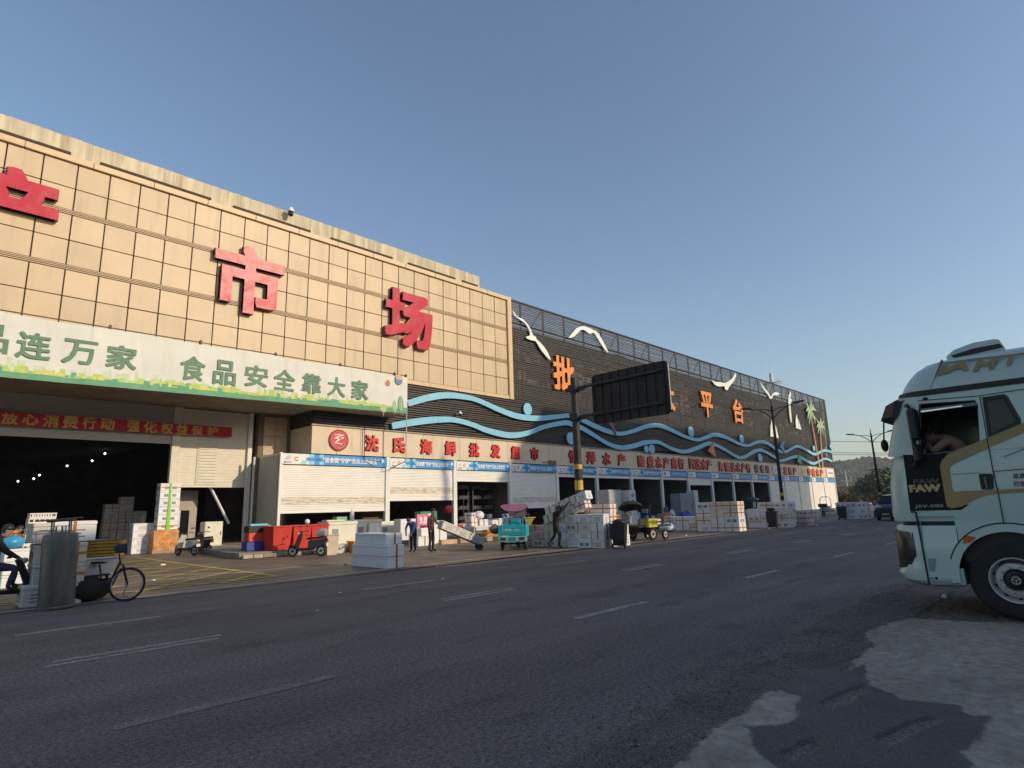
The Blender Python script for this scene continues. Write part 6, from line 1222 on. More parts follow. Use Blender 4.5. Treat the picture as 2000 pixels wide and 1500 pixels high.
for i, (x, y, a, c, lb) in enumerate(((14.9, 25.9, 1.5, 1.05, 'broad cream foam chest behind the beige bin'), (16.5, 26.3, 1.55, 1.10, 'second broad cream foam chest, right of the first'), (18.6, 27.6, 1.3, .95, 'cream foam chest half hidden by the long grey boxes'))):
    o = slab('foam_chest', lb, 'foam chest', (x, y, .25), a, .9, c, fc, R(2), 'cream foam chests in front of the near shop'); MB().box(-a/2-.03, -.48, c-.14, a/2+.03, .48, c-.002, .015).build('lid', fc, o); MB().box(-a/2+.2, -.47, c*.45, -a/2+.5, -.452, c*.7).build('print', inkm, o)
bd = slab('foam_cover', 'loose foam lid leaning on the second cream chest', 'lid', (16.6, 25.55, .25), .5, .06, .95, fc); bd.rotation_euler = (R(-14), R(8), 0)
slab('foam_cover', 'thin foam lid lying across the first cream chest', 'lid', (14.6, 25.8, 1.32), .9, .5, .07, M('lid_yellow', (.80, .68, .40), .7)); slab('foam_tray', 'orange-edged tray on the second cream chest', 'tray', (16.8, 26.1, 1.37), .7, .4, .07, cro)
MB().lathe([(.10, 0), (.11, .25), (.10, .32), (.04, .42), (.03, .5), (.01, .5)], 14).build('jug', tubw, None, loc=(16.0, 26.5, 1.36), label='white plastic jug standing on the cream chests', cat='jug'); slab('green_basket', 'pale green basket on the cream chests left of the jug', 'basket', (15.4, 26.6, 1.3), .55, .4, .22, M('basket_green', (.18, .42, .30), .6))
MB().sphere((0, 0, .12), .12, 14, 9).build('ball', whitep, None, smooth=60, loc=(14.05, 27.2, 1.22), label='white round float above the red tubs', cat='float')
# table of white boxes and the pink board left of the second shop post
slab('foam_box', 'white foam box on the ground left of the pink board', 'box', (18.9, 26.2, .25), .95, .6, 1.05, foam); pk = slab('price_board', 'pink board with white numerals in front of the post', 'board', (20.2, 26.4, .9), .78, .05, .62, M('board_pink', (.70, .18, .28), .5)); text('lettering', '9.8', .5, .35, (0, -.03, .3), wht, pk, depth=.01, bold=.03)
slab('red_basin', 'shallow red basin below the pink board', 'basin', (20.5, 26.2, .78), .9, .5, .12, rm)
for i, (x, y, a, c, lb) in enumerate(((19.7, 25.2, 1.0, .82, 'white foam box lit by the sun left of the blue jacket'), (20.7, 25.6, 1.0, .95, 'tall white foam box behind the man in brown'), (18.9, 24.4, .8, .45, 'low shaded foam box behind the roadside stack'))): fbox(lb, (x-.5, y, .0 if i == 2 else .01), a, .8, c, 'v', 0, foam)
gb = slab('green_chest', 'green plastic chest with a white notice inside the second shop', 'chest', (23.2, 30.0, 1.1), 1.25, .6, .55, M('chest_green', (.02, .25, .14), .45)); MB().box(-.1, -.31, .12, .25, -.301, .42).build('notice', wht, gb); slab('counter', 'pale counter under the green chest in the second shop', 'counter', (23.3, 30.1, .25), 2.0, .9, .84, M('counter_pale', (.5, .48, .44), .6))
# goods cart between second and third shops
tb_ = thing('goods_table', 'cluttered low table of white boxes between the second and third shops', 'table', (23.6, 25.6, .0), 0); MB().box(-.9, -.5, .72, 1.4, .5, .78, .01).build('table_top', whitem, tb_)
for x_, y_ in ((-.8, -.4), (1.3, -.4), (1.3, .4), (-.8, .4)): MB().tube([(x_, y_, .25), (x_, y_, .72)], .025, 6).build('leg', whitem, tb_)
fbox('taped white foam box standing on the goods table', (22.7, 25.3, .785), .5, .5, .42, 'o', R(8), foam); fbox('second foam box on the goods table, tipped', (23.4, 25.4, .785), .55, .5, .34, 'v', R(-12), foam); fbox('small foam box at the right end of the goods table', (24.2, 25.2, .785), .5, .4, .28, 'i', R(5), foam); fbox('top foam box stacked at the left of the goods table', (22.75, 25.35, 1.21), .48, .45, .3, 'x', R(20), foam)
bag((23.7, 25.8, 1.12), (.35, .3, .22), 'white crumpled plastic sheet over the goods table', M('white_sheet', (.72, .72, .72), .5, bump=.6)); bag((24.7, 24.7, .0), (.3, .26, .17), 'dark red net bag on the ground by the goods table', M('net_red', (.30, .02, .05), .8, bump=.8, bscale=20)); crate('orange crate under the goods table', (23.6, 25.0, .25), .5, .4, .3, cro, None)
ln = thing('lantern', 'red paper lantern hanging by the second shop post', 'lantern', (27.0, 32.4, 1.75)); MB().lathe([(.08, -.25), (.22, -.15), (.27, 0), (.22, .15), (.08, .25)], 16).build('shade', M('lantern_red', (.62, .03, .03), .5), ln, smooth=60); MB().tube([(0, 0, .25), (0, 0, .62)], .01, 5).build('cord', metal_d, ln)
# sacks and timber in front of the third shop
for k in range(9): 
    mb = MB(); mb.box(-.42, -.28, 0, .42, .28, .13, .05); mb.build('sack', M('rice_sack', (.48, .46, .55), .8, var=.25, scale=8, bump=.4), None, smooth=50, loc=(26.2+rnd.uniform(-.05, .05), 25.8, .25+.125*k), rot=(0, 0, rnd.uniform(-.08, .08)), label='pale blue-grey sack, %s in the pile before the third shop' % (ORD+['topmost'])[k], cat='sack', group='sacks before the third shop')
for i in range(5): slab('timber_block', 'pale timber block, %s, on the platform edge by the sacks' % ('leftmost', 'second', 'third', 'fourth', 'rightmost')[i], 'timber', (20.2+1.2*i, 24.3-.1*i+rnd.uniform(-.2, .2), .004), .9, .35, .22, M('pale_timber', (.55, .37, .24), .8, var=.2, rnd_v=.15), rnd.uniform(-.3, .3), 'pale timber blocks on the ground')
for (x, y, n_, nm) in ((26.6, 23.8, 2, 'left of the teal trike'),): 
    for k in range(n_): fbox('tall foam box, %s, %s' % (('lower', 'upper')[k], nm), (x-6.4, y-4.2, .004+.62*k), .5, .5, .61, 'x', 0, foam)
for k in range(3): fbox('bright foam box, %s of the column right of the teal trike' % ORD[k], (22.6, 21.6, .004+.46*k), .75, .6, .455, 'x', 0, foam)
tub('yellow tub heaped with dark sacks behind the taped boxes', (20.35, 19.3, .92), .95, .8, .34, M('tub_olive', (.42, .33, .05), .5), fl=.14); bag((20.35, 19.3, 1.18), (.42, .36, .16), 'black sacks heaped in the yellow tub'); bag((20.6, 17.8, .92), (.3, .2, .14), 'small red plastic bag on the taped boxes', M('bag_red', (.65, .06, .04), .4, bump=.5)) 
# ------------------------------------------------------------------ things inside and before the shaded shops
def cabinet(label, loc, a, b, h, mt, door=True, rz=0):
    t = thing('cabinet', label, 'cabinet', loc, rz); MB().box(-a/2, -b/2, 0, a/2, b/2, h, .02).build('body', mt, t)
    if door: MB().box(-a/2+.04, -b/2-.02, .08, a/2-.04, -b/2-.001, h-.1, .008).build('door', mt, t); MB().box(a/2-.12, -b/2-.05, h*.45, a/2-.09, -b/2-.02, h*.6).build('handle', metal_d, t)
    return t
redc = M('cabinet_red', (.42, .02, .025), .4); grc = M('cabinet_grey', (.42, .44, .44), .4); whc = M('cabinet_white', (.62, .63, .62), .4)
cabinet('tall red ice chest behind the umbrella', (31.5, 24.5, 0), 1.3, .9, 1.75, redc); fbox('white foam box on top of the tall red ice chest', (31.0, 24.2, 1.76), .95, .6, .5, 'j', 0, foam)
cabinet('tall grey steel cabinet right of the red ice chest', (35.4, 25.0, 0), 1.5, .9, 2.75, grc); c_ = cabinet('narrow white cabinet with two round marks on its door', (37.0, 24.6, 0), .9, .8, 2.7, whc)
for z_ in (2.35, 1.95): MB().lathe([(.13, -.03), (.13, 0)], 14, (0, -.42, z_), 'y').build('round_mark', gry, c_)
cabinet('blue oil drum stand left of the red ice chest', (29.6, 24.6, 0), .7, .6, 1.6, M('blue_dark', (.04, .10, .20), .5), door=False)
r9 = random.Random(9); pal = [foam, foam2, foam, card, M('plastic_blue', (.04, .12, .40), .45), M('plastic_red', (.45, .04, .03), .45), M('plastic_green', (.04, .28, .16), .45), whc, grc, foam]
colr = {foam: 'white', foam2: 'cream', card: 'brown', pal[4]: 'blue', pal[5]: 'red', pal[6]: 'green', whc: 'pale', grc: 'grey'}
shopn = {2: 'third', 4: 'fifth', 5: 'sixth', 6: 'seventh', 7: 'eighth', 8: 'ninth', 9: 'tenth', 10: 'eleventh', 11: 'twelfth'}
def shelf(label, x, y, wd, lv, mt=racks, h=.62, dp=.6):
    t = thing('shelf_rack', label, 'rack', (x, y, .25), 0, 'racks inside the shops')
    for sx in (-wd/2, wd/2):
        for sy in (-dp/2, dp/2): MB().box(sx-.03, sy-.03, 0, sx+.03, sy+.03, h*lv+.1).build('post', mt, t)
    for k in range(lv): MB().box(-wd/2, -dp/2-.02, h*(k+1)-.04, wd/2, dp/2, h*(k+1)).build('shelf', mt, t)
    return t
shelf('dark rack of steel trays inside the third shop, left half', 29.4, 34.6, 2.2, 4, h=.75); shelf('dark rack of steel trays inside the third shop, right half', 31.9, 34.4, 2.3, 4, h=.75)
for k in range(4):
    for xx in (28.8, 30.0, 31.3, 32.5): 
        MB().box(-.45, -.26, 0, .45, .26, .22, .03).build('steel_tray', M('tray_dark', (.13, .14, .15), .3, .5, var=.3), None, loc=(xx, 34.5, .25+.75*(k+1)+.002), label='dark steel tray, %s shelf, %s along, in the third shop racks' % (ORD[k], {28.8: 'first', 30.0: 'second', 31.3: 'third', 32.5: 'fourth'}[xx]), cat='tray', group='steel trays on the racks')
for bi, nm in shopn.items():
    a, b = bays[bi], bays[bi+1]
    if bi > 2: shelf('rack standing at the back of the %s shop' % nm, (a+b)/2+.4, 37.5, 3.6, 3, h=.85)
    for k in range(9):
        mt = r9.choice(pal); w_, h_ = r9.uniform(.5, 1.1), r9.uniform(.35, .8); x = a+.5+(b-a-1.2)*((k*.37+.1) % 1); y = (33.2, 34.4, 36.0, 31.8)[k % 4]; z_ = .25
        hh = h_+.0
        o = MB().box(-w_/2, -.35, 0, w_/2, .35, hh, .015).build('storage_box', mt, None, loc=(x, y, z_), rot=(0, 0, r9.uniform(-.2, .2)), label='%s storage box, %s, %s row of the %s shop' % (colr[mt], ('leftmost', 'centre', 'right', 'left of centre', 'far right', 'near left', 'near centre', 'near right', 'corner')[k], ('front', 'middle', 'back', 'doorstep')[k % 4], nm), cat='box', group='goods inside the %s shop' % nm)
        if k % 2 and y > 32: 
            mt2 = r9.choice(pal); MB().box(-w_/2+.05, -.3, 0, w_/2-.05, .3, .4, .015).build('storage_box', mt2, None, loc=(x, y, z_+hh+.002), rot=(0, 0, r9.uniform(-.2, .2)), label='%s box stacked on the %s box, %s row, %s shop' % (colr[mt2], colr[mt], ('front', 'middle', 'back', 'doorstep')[k % 4], nm), cat='box', group='goods inside the %s shop' % nm)
for i, (x, y, c1, lb, hh) in enumerate(((44.6, 27.6, (.06, .08, .10), 'shopper in dark blue at the doorway of the seventh shop', 1.7), (46.2, 27.0, (.12, .18, .20), 'shopper in grey-green carrying a white sack by the seventh shop', 1.68), (56.2, 29.5, (.35, .03, .05), 'person in a red top crouched before the ninth shop', 1.3), (62.8, 29.5, (.05, .05, .06), 'person in black working inside the tenth shop', 1.7))):
    person(lb, (x, y, .25 if y > 29 else 0), R(-60+40*i), top=cloth('s%d' % i, c1), legs=cloth('black5', (.02, .02, .025)), height=hh)
bag((46.6, 26.7, .25), (.32, .28, .45), 'white sack held low by the shopper in grey-green', M('white_sack', (.7, .7, .7), .6, bump=.5)); fbox('white foam box on the ground by the seventh shop', (43.6, 25.4, .004), .8, .6, .6, 'j', 0, foam)
bag((41.4, 24.2, .0), (.5, .4, .5), 'orange sack on the ground before the sixth shop', M('sack_orange', (.6, .17, .04), .6, bump=.5)); bag((33.6, 19.6, .0), (.5, .5, .25), 'clear plastic rubbish spilled at the back of the motor cart', M('clear_bag', (.5, .6, .66), .25, bump=.8, bscale=9))
scooter('black and red scooter parked before the mid-street stack', (37.6, 21.8, 0), R(-70), M('scooter_red', (.10, .02, .02), .3))
bag((49.5, 27, .0), (1.0, .5, .5), 'bright blue tarpaulin bundle behind the low stack', M('tarp_blue', (.02, .05, .35), .5, bump=.5))
cabinet('pale blue-grey freezer before the eighth shop', (52.2, 28.8, 0), 2.2, 1.0, 2.6, M('freezer', (.22, .26, .30), .5)); cabinet('slim white freezer right of the pale blue-grey one', (54.6, 28.9, 0), .8, .8, 2.9, whc)
# cargo bike parked at the far shutters
fb = thing('flatbed_trike', 'white flat-bed trike parked in front of the sunlit far shutters', 'trike', (69.5, 21.6, 0), R(4))
MB().box(-.2, -.75, .62, 3.0, .75, .72).build('bed', whitem, fb); MB().tube([(-.1, -.55, .72), (-.1, -.5, 1.75), (-.1, -.3, 1.95), (-.1, .3, 1.95), (-.1, .5, 1.75), (-.1, .55, .72)], .04, 6).build('hoop', whitem, fb)
MB().box(-.6, -.5, .5, -.2, .5, 1.0, .04).build('seat_box', whitem, fb); wheel_parts(fb, (1.8, -.7, .33), .33, .08, 0); wheel_parts(fb, (1.8, .7, .33), .33, .08, 0); wheel_parts(fb, (-1.6, 0, .3), .3, .07, 0); MB().tube([(-1.6, 0, .3), (-1.35, 0, .95), (-1.2, 0, 1.15)], .04, 6).build('fork', metal_d, fb); MB().box(-1.6, -.4, .9, -1.0, .4, 1.25, .06).build('front_cowl', blk, fb); MB().box(-1.4, -.1, .4, 3.0, .1, .55).build('chassis', metal_d, fb)
# ------------------------------------------------------------------ in the hall gate
wall_labels = 'white stack deep in the hall'
def hallstack(px0, Yh, cols, lay, where, mt=foam2):
    x = FY(px0, 1040, Yh).x
    for ci in range(cols):
        for li in range(lay[ci]): fbox('cream foam box, %s column, %s layer, %s' % (('first', 'second', 'third', 'fourth')[ci], ORD[li], where), (x+.78*ci, Yh+rnd.uniform(-.1, .1), .01+.44*li), .74, .6, .43, rnd.choice(['', 'i', 'x', 'o']), 0, mt, 'foam boxes in the hall gate')
hallstack(200, 44, 3, [6, 7, 5], 'stack inside the dark hall'); hallstack(246, 45.5, 2, [4, 3], 'lower stack inside the dark hall')
for k in range(4): fbox('white printed foam box, %s of four inside the gate' % ORD[k], (8.85, 35.0, .004+.37*k), .95, .55, .365, 'i', 0, foam, 'printed boxes inside the gate')
ok = slab('wrapped_pallet', 'orange film-wrapped pallet load by the gate post', 'pallet load', (10.15, 34.6, .12), 1.15, .8, 1.0, M('orange_film', (.60, .27, .08), .25, var=.35, scale=5, dirt=.55, dcol=(.35, .36, .5), dscale=4, bump=.8, bscale=9)); MB().box(-.6, -.42, -.12, .6, .42, -.002).build('pallet', card, ok)
for k in range(6): fbox('white printed box, %s of six in the tall column tied with green tape' % ORD[k], (9.72, 34.3, 1.13+.385*k), .95, .6, .38, 'j' if k not in (0, 5) else 'jo', rnd.uniform(-.02, .02), foam, 'tall column tied with green tape', jit=False)
MB().prism([(10.11, 1.10), (10.28, 1.10), (10.22, 3.46), (10.15, 3.46)], 34.255, 34.275, 'xz').build('tape_strip', tapeg, None, label='bright green tape running down the tall box column', cat='tape')
cabinet('white cabinet behind the parked scooters', (12.2, 34.0, .2), .9, .7, 1.25, M('cab_cream', (.72, .70, .55), .5)); cabinet('grey-green plastic bin at the drainpipe', (11.95, 27.6, .25), .8, .7, 1.02, M('bin_sage', (.20, .32, .24), .6), door=False)
slab('tray_box', 'red plastic box on the blue one by the red tubs', 'box', (11.25, 26.3, .62), .75, .5, .36, M('plastic_red2', (.62, .07, .04), .45)); slab('tray_box', 'dark blue plastic box at the foot of the pile by the red tubs', 'box', (11.25, 26.3, .25), .9, .55, .36, M('plastic_navy', (.03, .06, .28), .45)); slab('tray_box', 'black crate on the red plastic box', 'crate', (11.25, 26.3, .985), .8, .5, .26, blk); slab('tray_box', 'light blue lid on top of the pile by the red tubs', 'lid', (11.3, 26.3, 1.25), .75, .45, .09, M('plastic_sky', (.2, .5, .65), .45))
MB().tube([(12.2, 36.2, 4.4), (14.0, 36.4, 1.3)], .08, 6).build('stair_rail', whitem, None, label='slanting stair handrail in the dark opening by the drainpipe', cat='handrail')
dr = thing('inner_door', 'pale inner door frame in the dark opening behind the scooters', 'door', (11.75, 37.5, 0)); MB().box(-.85, 0, 0, .85, .1, 3.2).build('panel', M('door_pale', (.42, .36, .30), .7), dr); MB().box(-.5, -.03, .2, .45, -.002, 2.1).build('glass', glass, dr); MB().box(-.12, -.06, .2, -.02, -.031, 2.1).build('mullion', whc, dr)
for k, (px, py) in enumerate(((205, 886), (180, 900), (131, 910), (77, 928), (66, 935), (35, 940))):
    p = FY(px, py, 62+3*k); t = thing('hanging_lamp', 'small bright lamp in the dark hall, %s from the gate post' % ORD[k].replace('bottom', 'first'), 'lamp', tuple(p), 0, 'lamps in the dark hall')
    MB().sphere((0, 0, 0), .075, 10, 7).build('bulb', M('lamp_glow', (1, .95, .85), .5, emit=6), t); MB().tube([(0, 0, .12), (0, 0, 7.74-p.z)], .012, 4).build('cord', metal_d, t)
# ------------------------------------------------------------------ van
vn = thing('van', 'dark blue people carrier driving towards the camera beside the lorry', 'van', (51.6, 12.0, 0), R(176))
navy = M('van_paint', (.015, .018, .035), .2, coat=.4); 
def vsec(x, hw, z0, z1, tw): return [(x, -hw, z0), (x, hw, z0), (x, hw, z1*.55), (x, hw*.985, z1*.62), (x, tw, z1), (x, -tw, z1), (x, -hw*.985, z1*.62), (x, -hw, z1*.55)]
MB().loft([vsec(.02, .70, .35, .85, .60), vsec(-.12, .86, .25, .98, .74), vsec(-.8, .92, .22, 1.12, .80), vsec(-1.05, .92, .22, 1.20, .80), vsec(-1.75, .92, .22, 1.84, .70), vsec(-3.6, .92, .22, 1.92, .70), vsec(-4.6, .90, .25, 1.86, .68), vsec(-4.85, .86, .35, 1.2, .74)]).build('body', navy, vn, smooth=30)
MB().loft([[(-1.04, -.74, 1.20), (-1.04, .74, 1.20), (-1.02, .74, 1.21), (-1.02, -.74, 1.21)], [(-1.69, -.64, 1.78), (-1.69, .64, 1.78), (-1.67, .64, 1.80), (-1.67, -.64, 1.80)]]).build('windscreen', glass, vn)
for s in (1, -1):
    MB().loft([[(-1.5, s*.925, 1.20), (-1.9, s*.80, 1.72), (-1.9, s*.815, 1.74), (-1.5, s*.935, 1.22)], [(-4.4, s*.925, 1.22), (-4.3, s*.80, 1.76), (-4.3, s*.815, 1.78), (-4.4, s*.935, 1.24)]]).build('side_glass', glass, vn)
    MB().loft([[(-.04, s*.48, .78), (-.04, s*.80, .84), (-.16, s*.88, .92), (-.06, s*.52, .88)], [(.03, s*.47, .76), (.0, s*.79, .82), (-.12, s*.90, .93), (-.0, s*.50, .90)]]).build('headlight', M('van_lens', (.55, .58, .62), .1), vn)
    MB().box(-1.25, s*.95, 1.10, -1.10, s*1.14, 1.28, .03).build('door_mirror', navy, vn); wheel_parts(vn, (-.95, s*.80, .33), .33, .09, 0); wheel_parts(vn, (-3.9, s*.80, .33), .33, .09, 0)
MB().box(.02, -.45, .62, .05, .45, .76).build('grille', blk, vn); MB().box(.05, -.22, .42, .07, .22, .54).build('number_plate', M('plate_grey', (.30, .32, .36), .4), vn); MB().box(.0, -.8, .28, .06, .8, .36).build('lower_grille', blk, vn)
# ------------------------------------------------------------------ beyond the hall: hill, trees, low buildings, poles
leafd = [M('leaf_%d' % i, c, .8, var=.3, scale=2, rnd_v=.1) for i, c in enumerate(((.05, .075, .025), (.075, .10, .03), (.035, .055, .02), (.10, .085, .04)))]
bark = M('bark', (.10, .075, .05), .9)
def tree(label, x, y, h, r, mats, seed, leaf=.35, n=900, trunk=.25, z0=0, group='trees at the end of the street'):
    q = random.Random(seed); t = thing('tree', label, 'tree', (x, y, z0), 0, group); th_ = h*.35
    MB().lathe([(trunk, 0), (trunk*.8, th_*.5), (trunk*.55, th_), (trunk*.3, h*.65)], 8).build('trunk', bark, t)
    mb = MB(); cl = []
    for k in range(9):
        a = q.uniform(0, 6.28); e = (math.cos(a)*r*q.uniform(.3, .75), math.sin(a)*r*q.uniform(.3, .75), h*q.uniform(.5, .88)); mb.tube([(0, 0, th_*q.uniform(.6, 1)), (e[0]*.5, e[1]*.5, (th_+e[2])/2), e], [trunk*.35, trunk*.2, .03], 5); cl.append((e, r*q.uniform(.3, .5)))
    cl.append(((0, 0, h*.85), r*.45)); mb.build('limb', bark, t)
    mb = MB(); v = []; f = []; mi = []
    for i in range(n):
        c, cr = q.choice(cl); d = Vector((q.gauss(0, 1), q.gauss(0, 1), q.gauss(0, .8))).normalized()*cr*q.random()**.4; p = Vector(c)+d; s = leaf*q.uniform(.5, 1.2)
        u = Vector((q.gauss(0, 1), q.gauss(0, 1), q.gauss(0, .5))).normalized()*s; w_ = u.cross(Vector((q.gauss(0, 1), q.gauss(0, 1), q.gauss(0, 1)))).normalized()*s*.6; o = len(v); v += [p-u, p-w_*.6, p+u, p+w_*.6]; f.append((o, o+1, o+2, o+3)); mi.append(q.choice((0, 0, 1)))
    me = bpy.data.meshes.new('crown'); me.from_pydata(v, [], f)
    for mt in mats: me.materials.append(mt)
    me.polygons.foreach_set('material_index', mi); me.update(); link('crown', me, t); return t
def gx(px, X, z=0): p = FX(px, 990, X); return (X, p.y)
for i, (px, X, top, r, ms, lb, lf, n_) in enumerate(((1722, 175, 930, 7.0, (0, 2), 'large round dark green tree behind the street lamp', .9, 1500), (1752, 190, 925, 7.0, (0, 1), 'second large dark tree partly behind the lorry', .9, 1200), (1681, 200, 948, 3.4, (1, 1), 'small yellow-green tree left of the white shed', .6, 700), (1648, 130, 958, 2.6, (3, 0), 'thin brownish tree at the corner of the hall', .4, 700), (1640, 120, 968, 1.9, (3, 0), 'scraggy brown shrub against the hall corner', .35, 500), (1664, 150, 966, 2.6, (3, 2), 'brownish bush in the gap before the orange building', .45, 600), (1710, 160, 966, 2.4, (2, 0), 'dark bush left of the van', .45, 600), (1690, 165, 972, 2.2, (0, 2), 'low dark bush below the white shed', .4, 500))):
    x, y = gx(px, X); tree(lb, x, y, FX(px, top, X).z, r, [leafd[k] for k in ms], 20+i, lf, n_)
x, y = gx(1668, 230); ob_ = thing('far_building', 'low orange-walled building with a flat roof under the hill', 'building', (x, y, 0)); hz = FX(1668, 952, 230).z; MB().box(-5, -7, 0, 5, 7, hz).build('wall', M('far_orange', (.50, .26, .15), .9), ob_); MB().box(-5.2, -7.2, hz, 5.2, 7.2, hz+.4).build('roof', M('far_roof', (.35, .16, .10), .9), ob_)
for k in range(5): MB().box(-5.05, -5.5+2.6*k, hz-3.5, -5.0, -4+2.6*k, hz-1.6).build('window', gl, ob_)
x, y = gx(1665, 210); o2 = thing('far_building', 'long grey wall of a low shed below the orange building', 'building', (x, y, 0)); hz2 = FX(1665, 966, 210).z; MB().box(-3, -16, 0, 3, 8, hz2).build('wall', M('far_grey', (.30, .29, .28), .9), o2); MB().box(-3.3, -16.3, hz2, 3.3, 8.3, hz2+.3).build('roof', M('far_grey2', (.2, .2, .2), .9), o2)
x, y = gx(1687, 205); o3 = thing('far_building', 'small white shed end beside the large dark tree', 'building', (x, y, 0)); hz3 = FX(1687, 962, 205).z; MB().box(-2, -2.4, 0, 2, 2.4, hz3).build('wall', M('far_white', (.72, .72, .70), .9), o3); MB().box(-2.1, -2.6, hz3, 2.1, 2.6, hz3+.2).build('roof', M('far_white2', (.6, .6, .6), .9), o3)
# concrete utility pole with cross arms, and power lines
x, y = gx(1660, 240); zt = FX(1655, 917, 240).z; up_ = thing('utility_pole', 'pale concrete utility pole with three cross arms below the hill', 'utility pole', (x, y, 0)); cpm = M('pole_concrete', (.55, .53, .50), .8)
MB().lathe([(.35, 0), (.22, zt)], 8).build('pole', cpm, up_)
for k in range(3): MB().box(-.1, -1.6, zt-1-3.2*k, .1, 1.6, zt-.7-3.2*k).build('cross_arm', cpm, up_); [MB().lathe([(.12, 0), (.12, .5)], 6, (0, s, zt-.7-3.2*k)).build('insulator', cpm, up_) for s in (-1.4, 0, 1.4)]
for k, (pa, pb) in enumerate((((1620, 884), (2050, 870)), ((1620, 887.5), (2050, 874)), ((1620, 862), (2050, 850)))):
    a, b = FX(*pa, 300), FX(*pb, 300); pts = [(300, a.y+(b.y-a.y)*t_/12+60*(6-t_)/12*0, a.z+(b.z-a.z)*t_/12-1.2*math.sin(math.pi*t_/12)) for t_ in range(-4, 17)]
    MB().tube(pts, .10, 4).build('power_line', M('wire', (.10, .10, .11), .7), None, label='power line across the sky beyond the hall, %s of three' % ('middle', 'lowest', 'topmost')[k], cat='cable', group='power lines across the sky')
# hill with its forest
hp = [(1500, 925), (1600, 912), (1625, 907), (1640, 905), (1660, 903), (1685, 899), (1700, 896), (1725, 898), (1750, 900), (1800, 890), (1900, 885), (2050, 900), (2200, 915)]
HX = 900.0
prof = sorted([(FX(px, py, HX).y, FX(px, py, HX).z) for px, py in hp])
def hz_at(y):
    if y <= prof[0][0]: return prof[0][1]
    for (y0, z0_), (y1, z1_) in zip(prof[:-1], prof[1:]):
        if y <= y1: return z0_+(z1_-z0_)*(y-y0)/(y1-y0)
    return prof[-1][1]
NX, NY = 26, 90; y0_, y1_ = prof[0][0]-500, prof[-1][0]+700; mb = MB(); v = []; f = []
def hill_h(X, y):
    t_ = (X-600)/300; s_ = max(0, min(1, t_)); s_ = s_*s_*(3-2*s_)
    if X > 900: s_ = max(0, 1-(X-900)/700)
    return -1+(hz_at(y)*(X/HX if X < 900 else 1)+1)*s_+noise3(X*.01, y*.01)*10*s_*(1-s_)*2+noise3(X*.03, y*.03)*3*(s_*(1-s_)*4)**.5*(.3)
for i in range(NX):
    X = 580+i*(1000/NX)
    for k in range(NY+1): y = y0_+(y1_-y0_)*k/NY; v.append((X, y, hill_h(X, y)))
for i in range(NX-1):
    for k in range(NY): a = i*(NY+1)+k; f.append((a, a+NY+1, a+NY+2, a+1))
mb.add(v, f); mb.build('hill', M('hill_scrub', (.06, .062, .035), .95, var=.35, scale=.02, coord='geo'), kind='structure', smooth=80)
q = random.Random(3); v = []; f = []; mi = []
for i in range(5200):
    X = q.uniform(640, 960); y = q.uniform(prof[0][0]-60, prof[-1][0]+60); z_ = hill_h(X, y); s = q.uniform(1.6, 4.2)*(1.2 if q.random() < .1 else 1); o = len(v)
    for dx, dy, dz in ((1, 0, 0), (0, 1, 0), (-1, 0, 0), (0, -1, 0), (.2, .1, 1), (.7, .7, .45), (-.7, .7, .5), (-.7, -.7, .4), (.7, -.7, .5)): v.append((X+dx*s*q.uniform(.7, 1.2), y+dy*s*q.uniform(.7, 1.2), z_+dz*s*q.uniform(.8, 1.4)))
    fs = [(0, 5, 4), (5, 1, 4), (1, 6, 4), (6, 2, 4), (2, 7, 4), (7, 3, 4), (3, 8, 4), (8, 0, 4)]; m_ = q.choice((0, 0, 1, 2, 3)); f += [tuple(o+k for k in t_) for t_ in fs]; mi += [m_]*8
me = bpy.data.meshes.new('hillside_forest'); me.from_pydata(v, [], f)
for mt in leafd: me.materials.append(mt)
me.polygons.foreach_set('material_index', mi); me.update(); link('hillside_forest', me, kind='stuff')
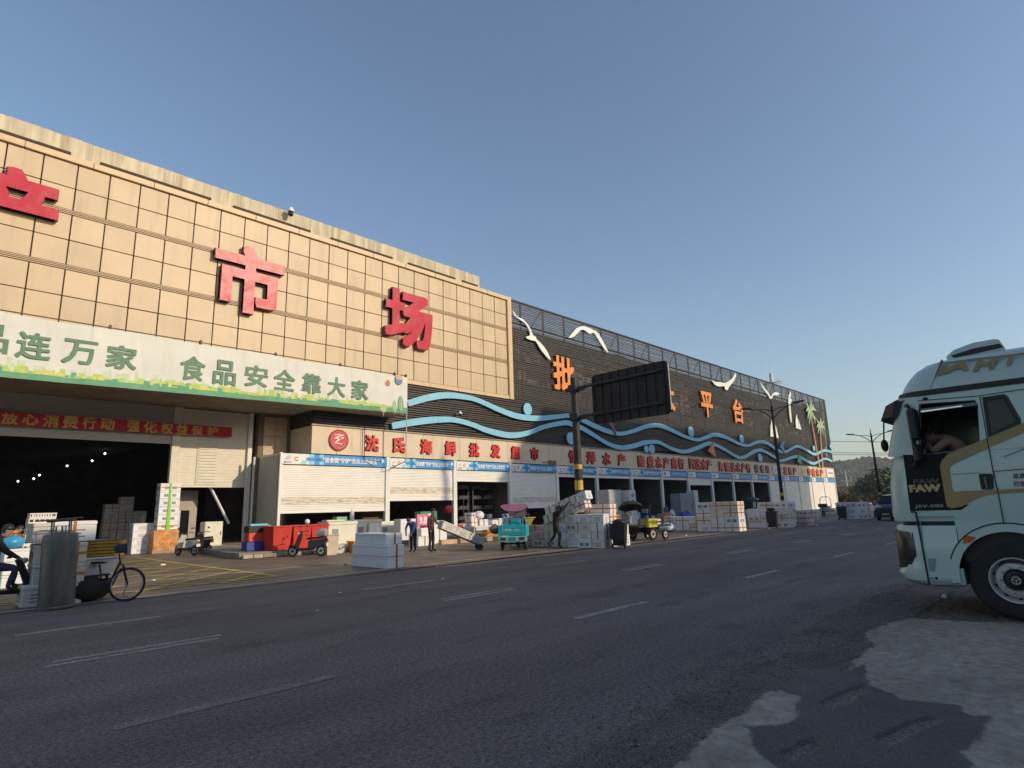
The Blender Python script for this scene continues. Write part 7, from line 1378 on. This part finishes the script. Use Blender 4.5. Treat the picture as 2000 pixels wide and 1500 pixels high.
# low scrub at the foot of the hill so that the plain does not end in a bare line
q = random.Random(4); v = []; f = []; mi = []
for i in range(2600):
    X = q.uniform(240, 640); y = q.uniform(X*.05-40, X*.55); s = q.uniform(1.0, 3.0); o = len(v)
    for dx, dy, dz in ((1, 0, 0), (0, 1, 0), (-1, 0, 0), (0, -1, 0), (.2, .1, 1), (.7, .7, .6), (-.7, .7, .7), (-.7, -.7, .6), (.7, -.7, .7)): v.append((X+dx*s*q.uniform(.7, 1.2), y+dy*s*q.uniform(.7, 1.2), dz*s*q.uniform(.8, 1.3)))
    f += [tuple(o+k for k in t_) for t_ in [(0, 5, 4), (5, 1, 4), (1, 6, 4), (6, 2, 4), (2, 7, 4), (7, 3, 4), (3, 8, 4), (8, 0, 4)]]; mi += [q.choice((0, 1, 2, 3))]*8
me = bpy.data.meshes.new('scrub'); me.from_pydata(v, [], f)
for mt in leafd: me.materials.append(mt)
me.polygons.foreach_set('material_index', mi); me.update(); link('scrub', me, kind='stuff')
# ------------------------------------------------------------------ litter and drain marks on the road
for i, (px, py, s) in enumerate(((620, 1194, .03), (664, 1159, .035), (865, 1132, .05), (853, 1108, .04), (1340, 1047, .08), (1502, 1033, .10), (1305, 1036, .07), (676, 1103, .09), (318, 1105, .10), (300, 1135, .06), (1595, 1026, .08))):
    g_ = G(px, py); mb = MB(); mb.sphere((0, 0, s*.35), (s, s*.7, s*.35), 8, 5); q = random.Random(i); mb.v = [(x+q.uniform(-s, s)*.2, y+q.uniform(-s, s)*.2, max(.002, z_)) for x, y, z_ in mb.v]
    mb.build('litter_scrap', foam, None, loc=(g_.x, g_.y, .005), label=('pale scrap of litter on the open road below the yellow hatching', 'pale scrap at the kerb line left of the grey boxes', 'pale scrap on the road right of the grey boxes', 'scrap by the edge line under the hand truck', 'flat scrap on the road before the mid-street stack', 'flat white sheet on the road before the far stack', 'small scrap behind the motor cart', 'crumpled grey litter left of the grey boxes', 'white crumpled bag on the yellow hatching', 'small scrap on the near edge of the hatching', 'tiny scrap past the far stack')[i], cat='litter', group='litter scattered on the road')

# ------------------------------------------------------------------ air
hzm = bpy.data.materials.new('haze_air'); hzm.use_nodes = True; t_ = hzm.node_tree; t_.nodes.clear()
pv = t_.nodes.new('ShaderNodeVolumePrincipled'); pv.inputs['Color'].default_value = (.92, .90, .92, 1); pv.inputs['Density'].default_value = .00032; pv.inputs['Anisotropy'].default_value = .2
mo = t_.nodes.new('ShaderNodeOutputMaterial'); t_.links.new(pv.outputs[0], mo.inputs['Volume'])
MB().box(-140, -80, -1.2, 1650, 1000, 130).build('haze', hzm, kind='stuff')
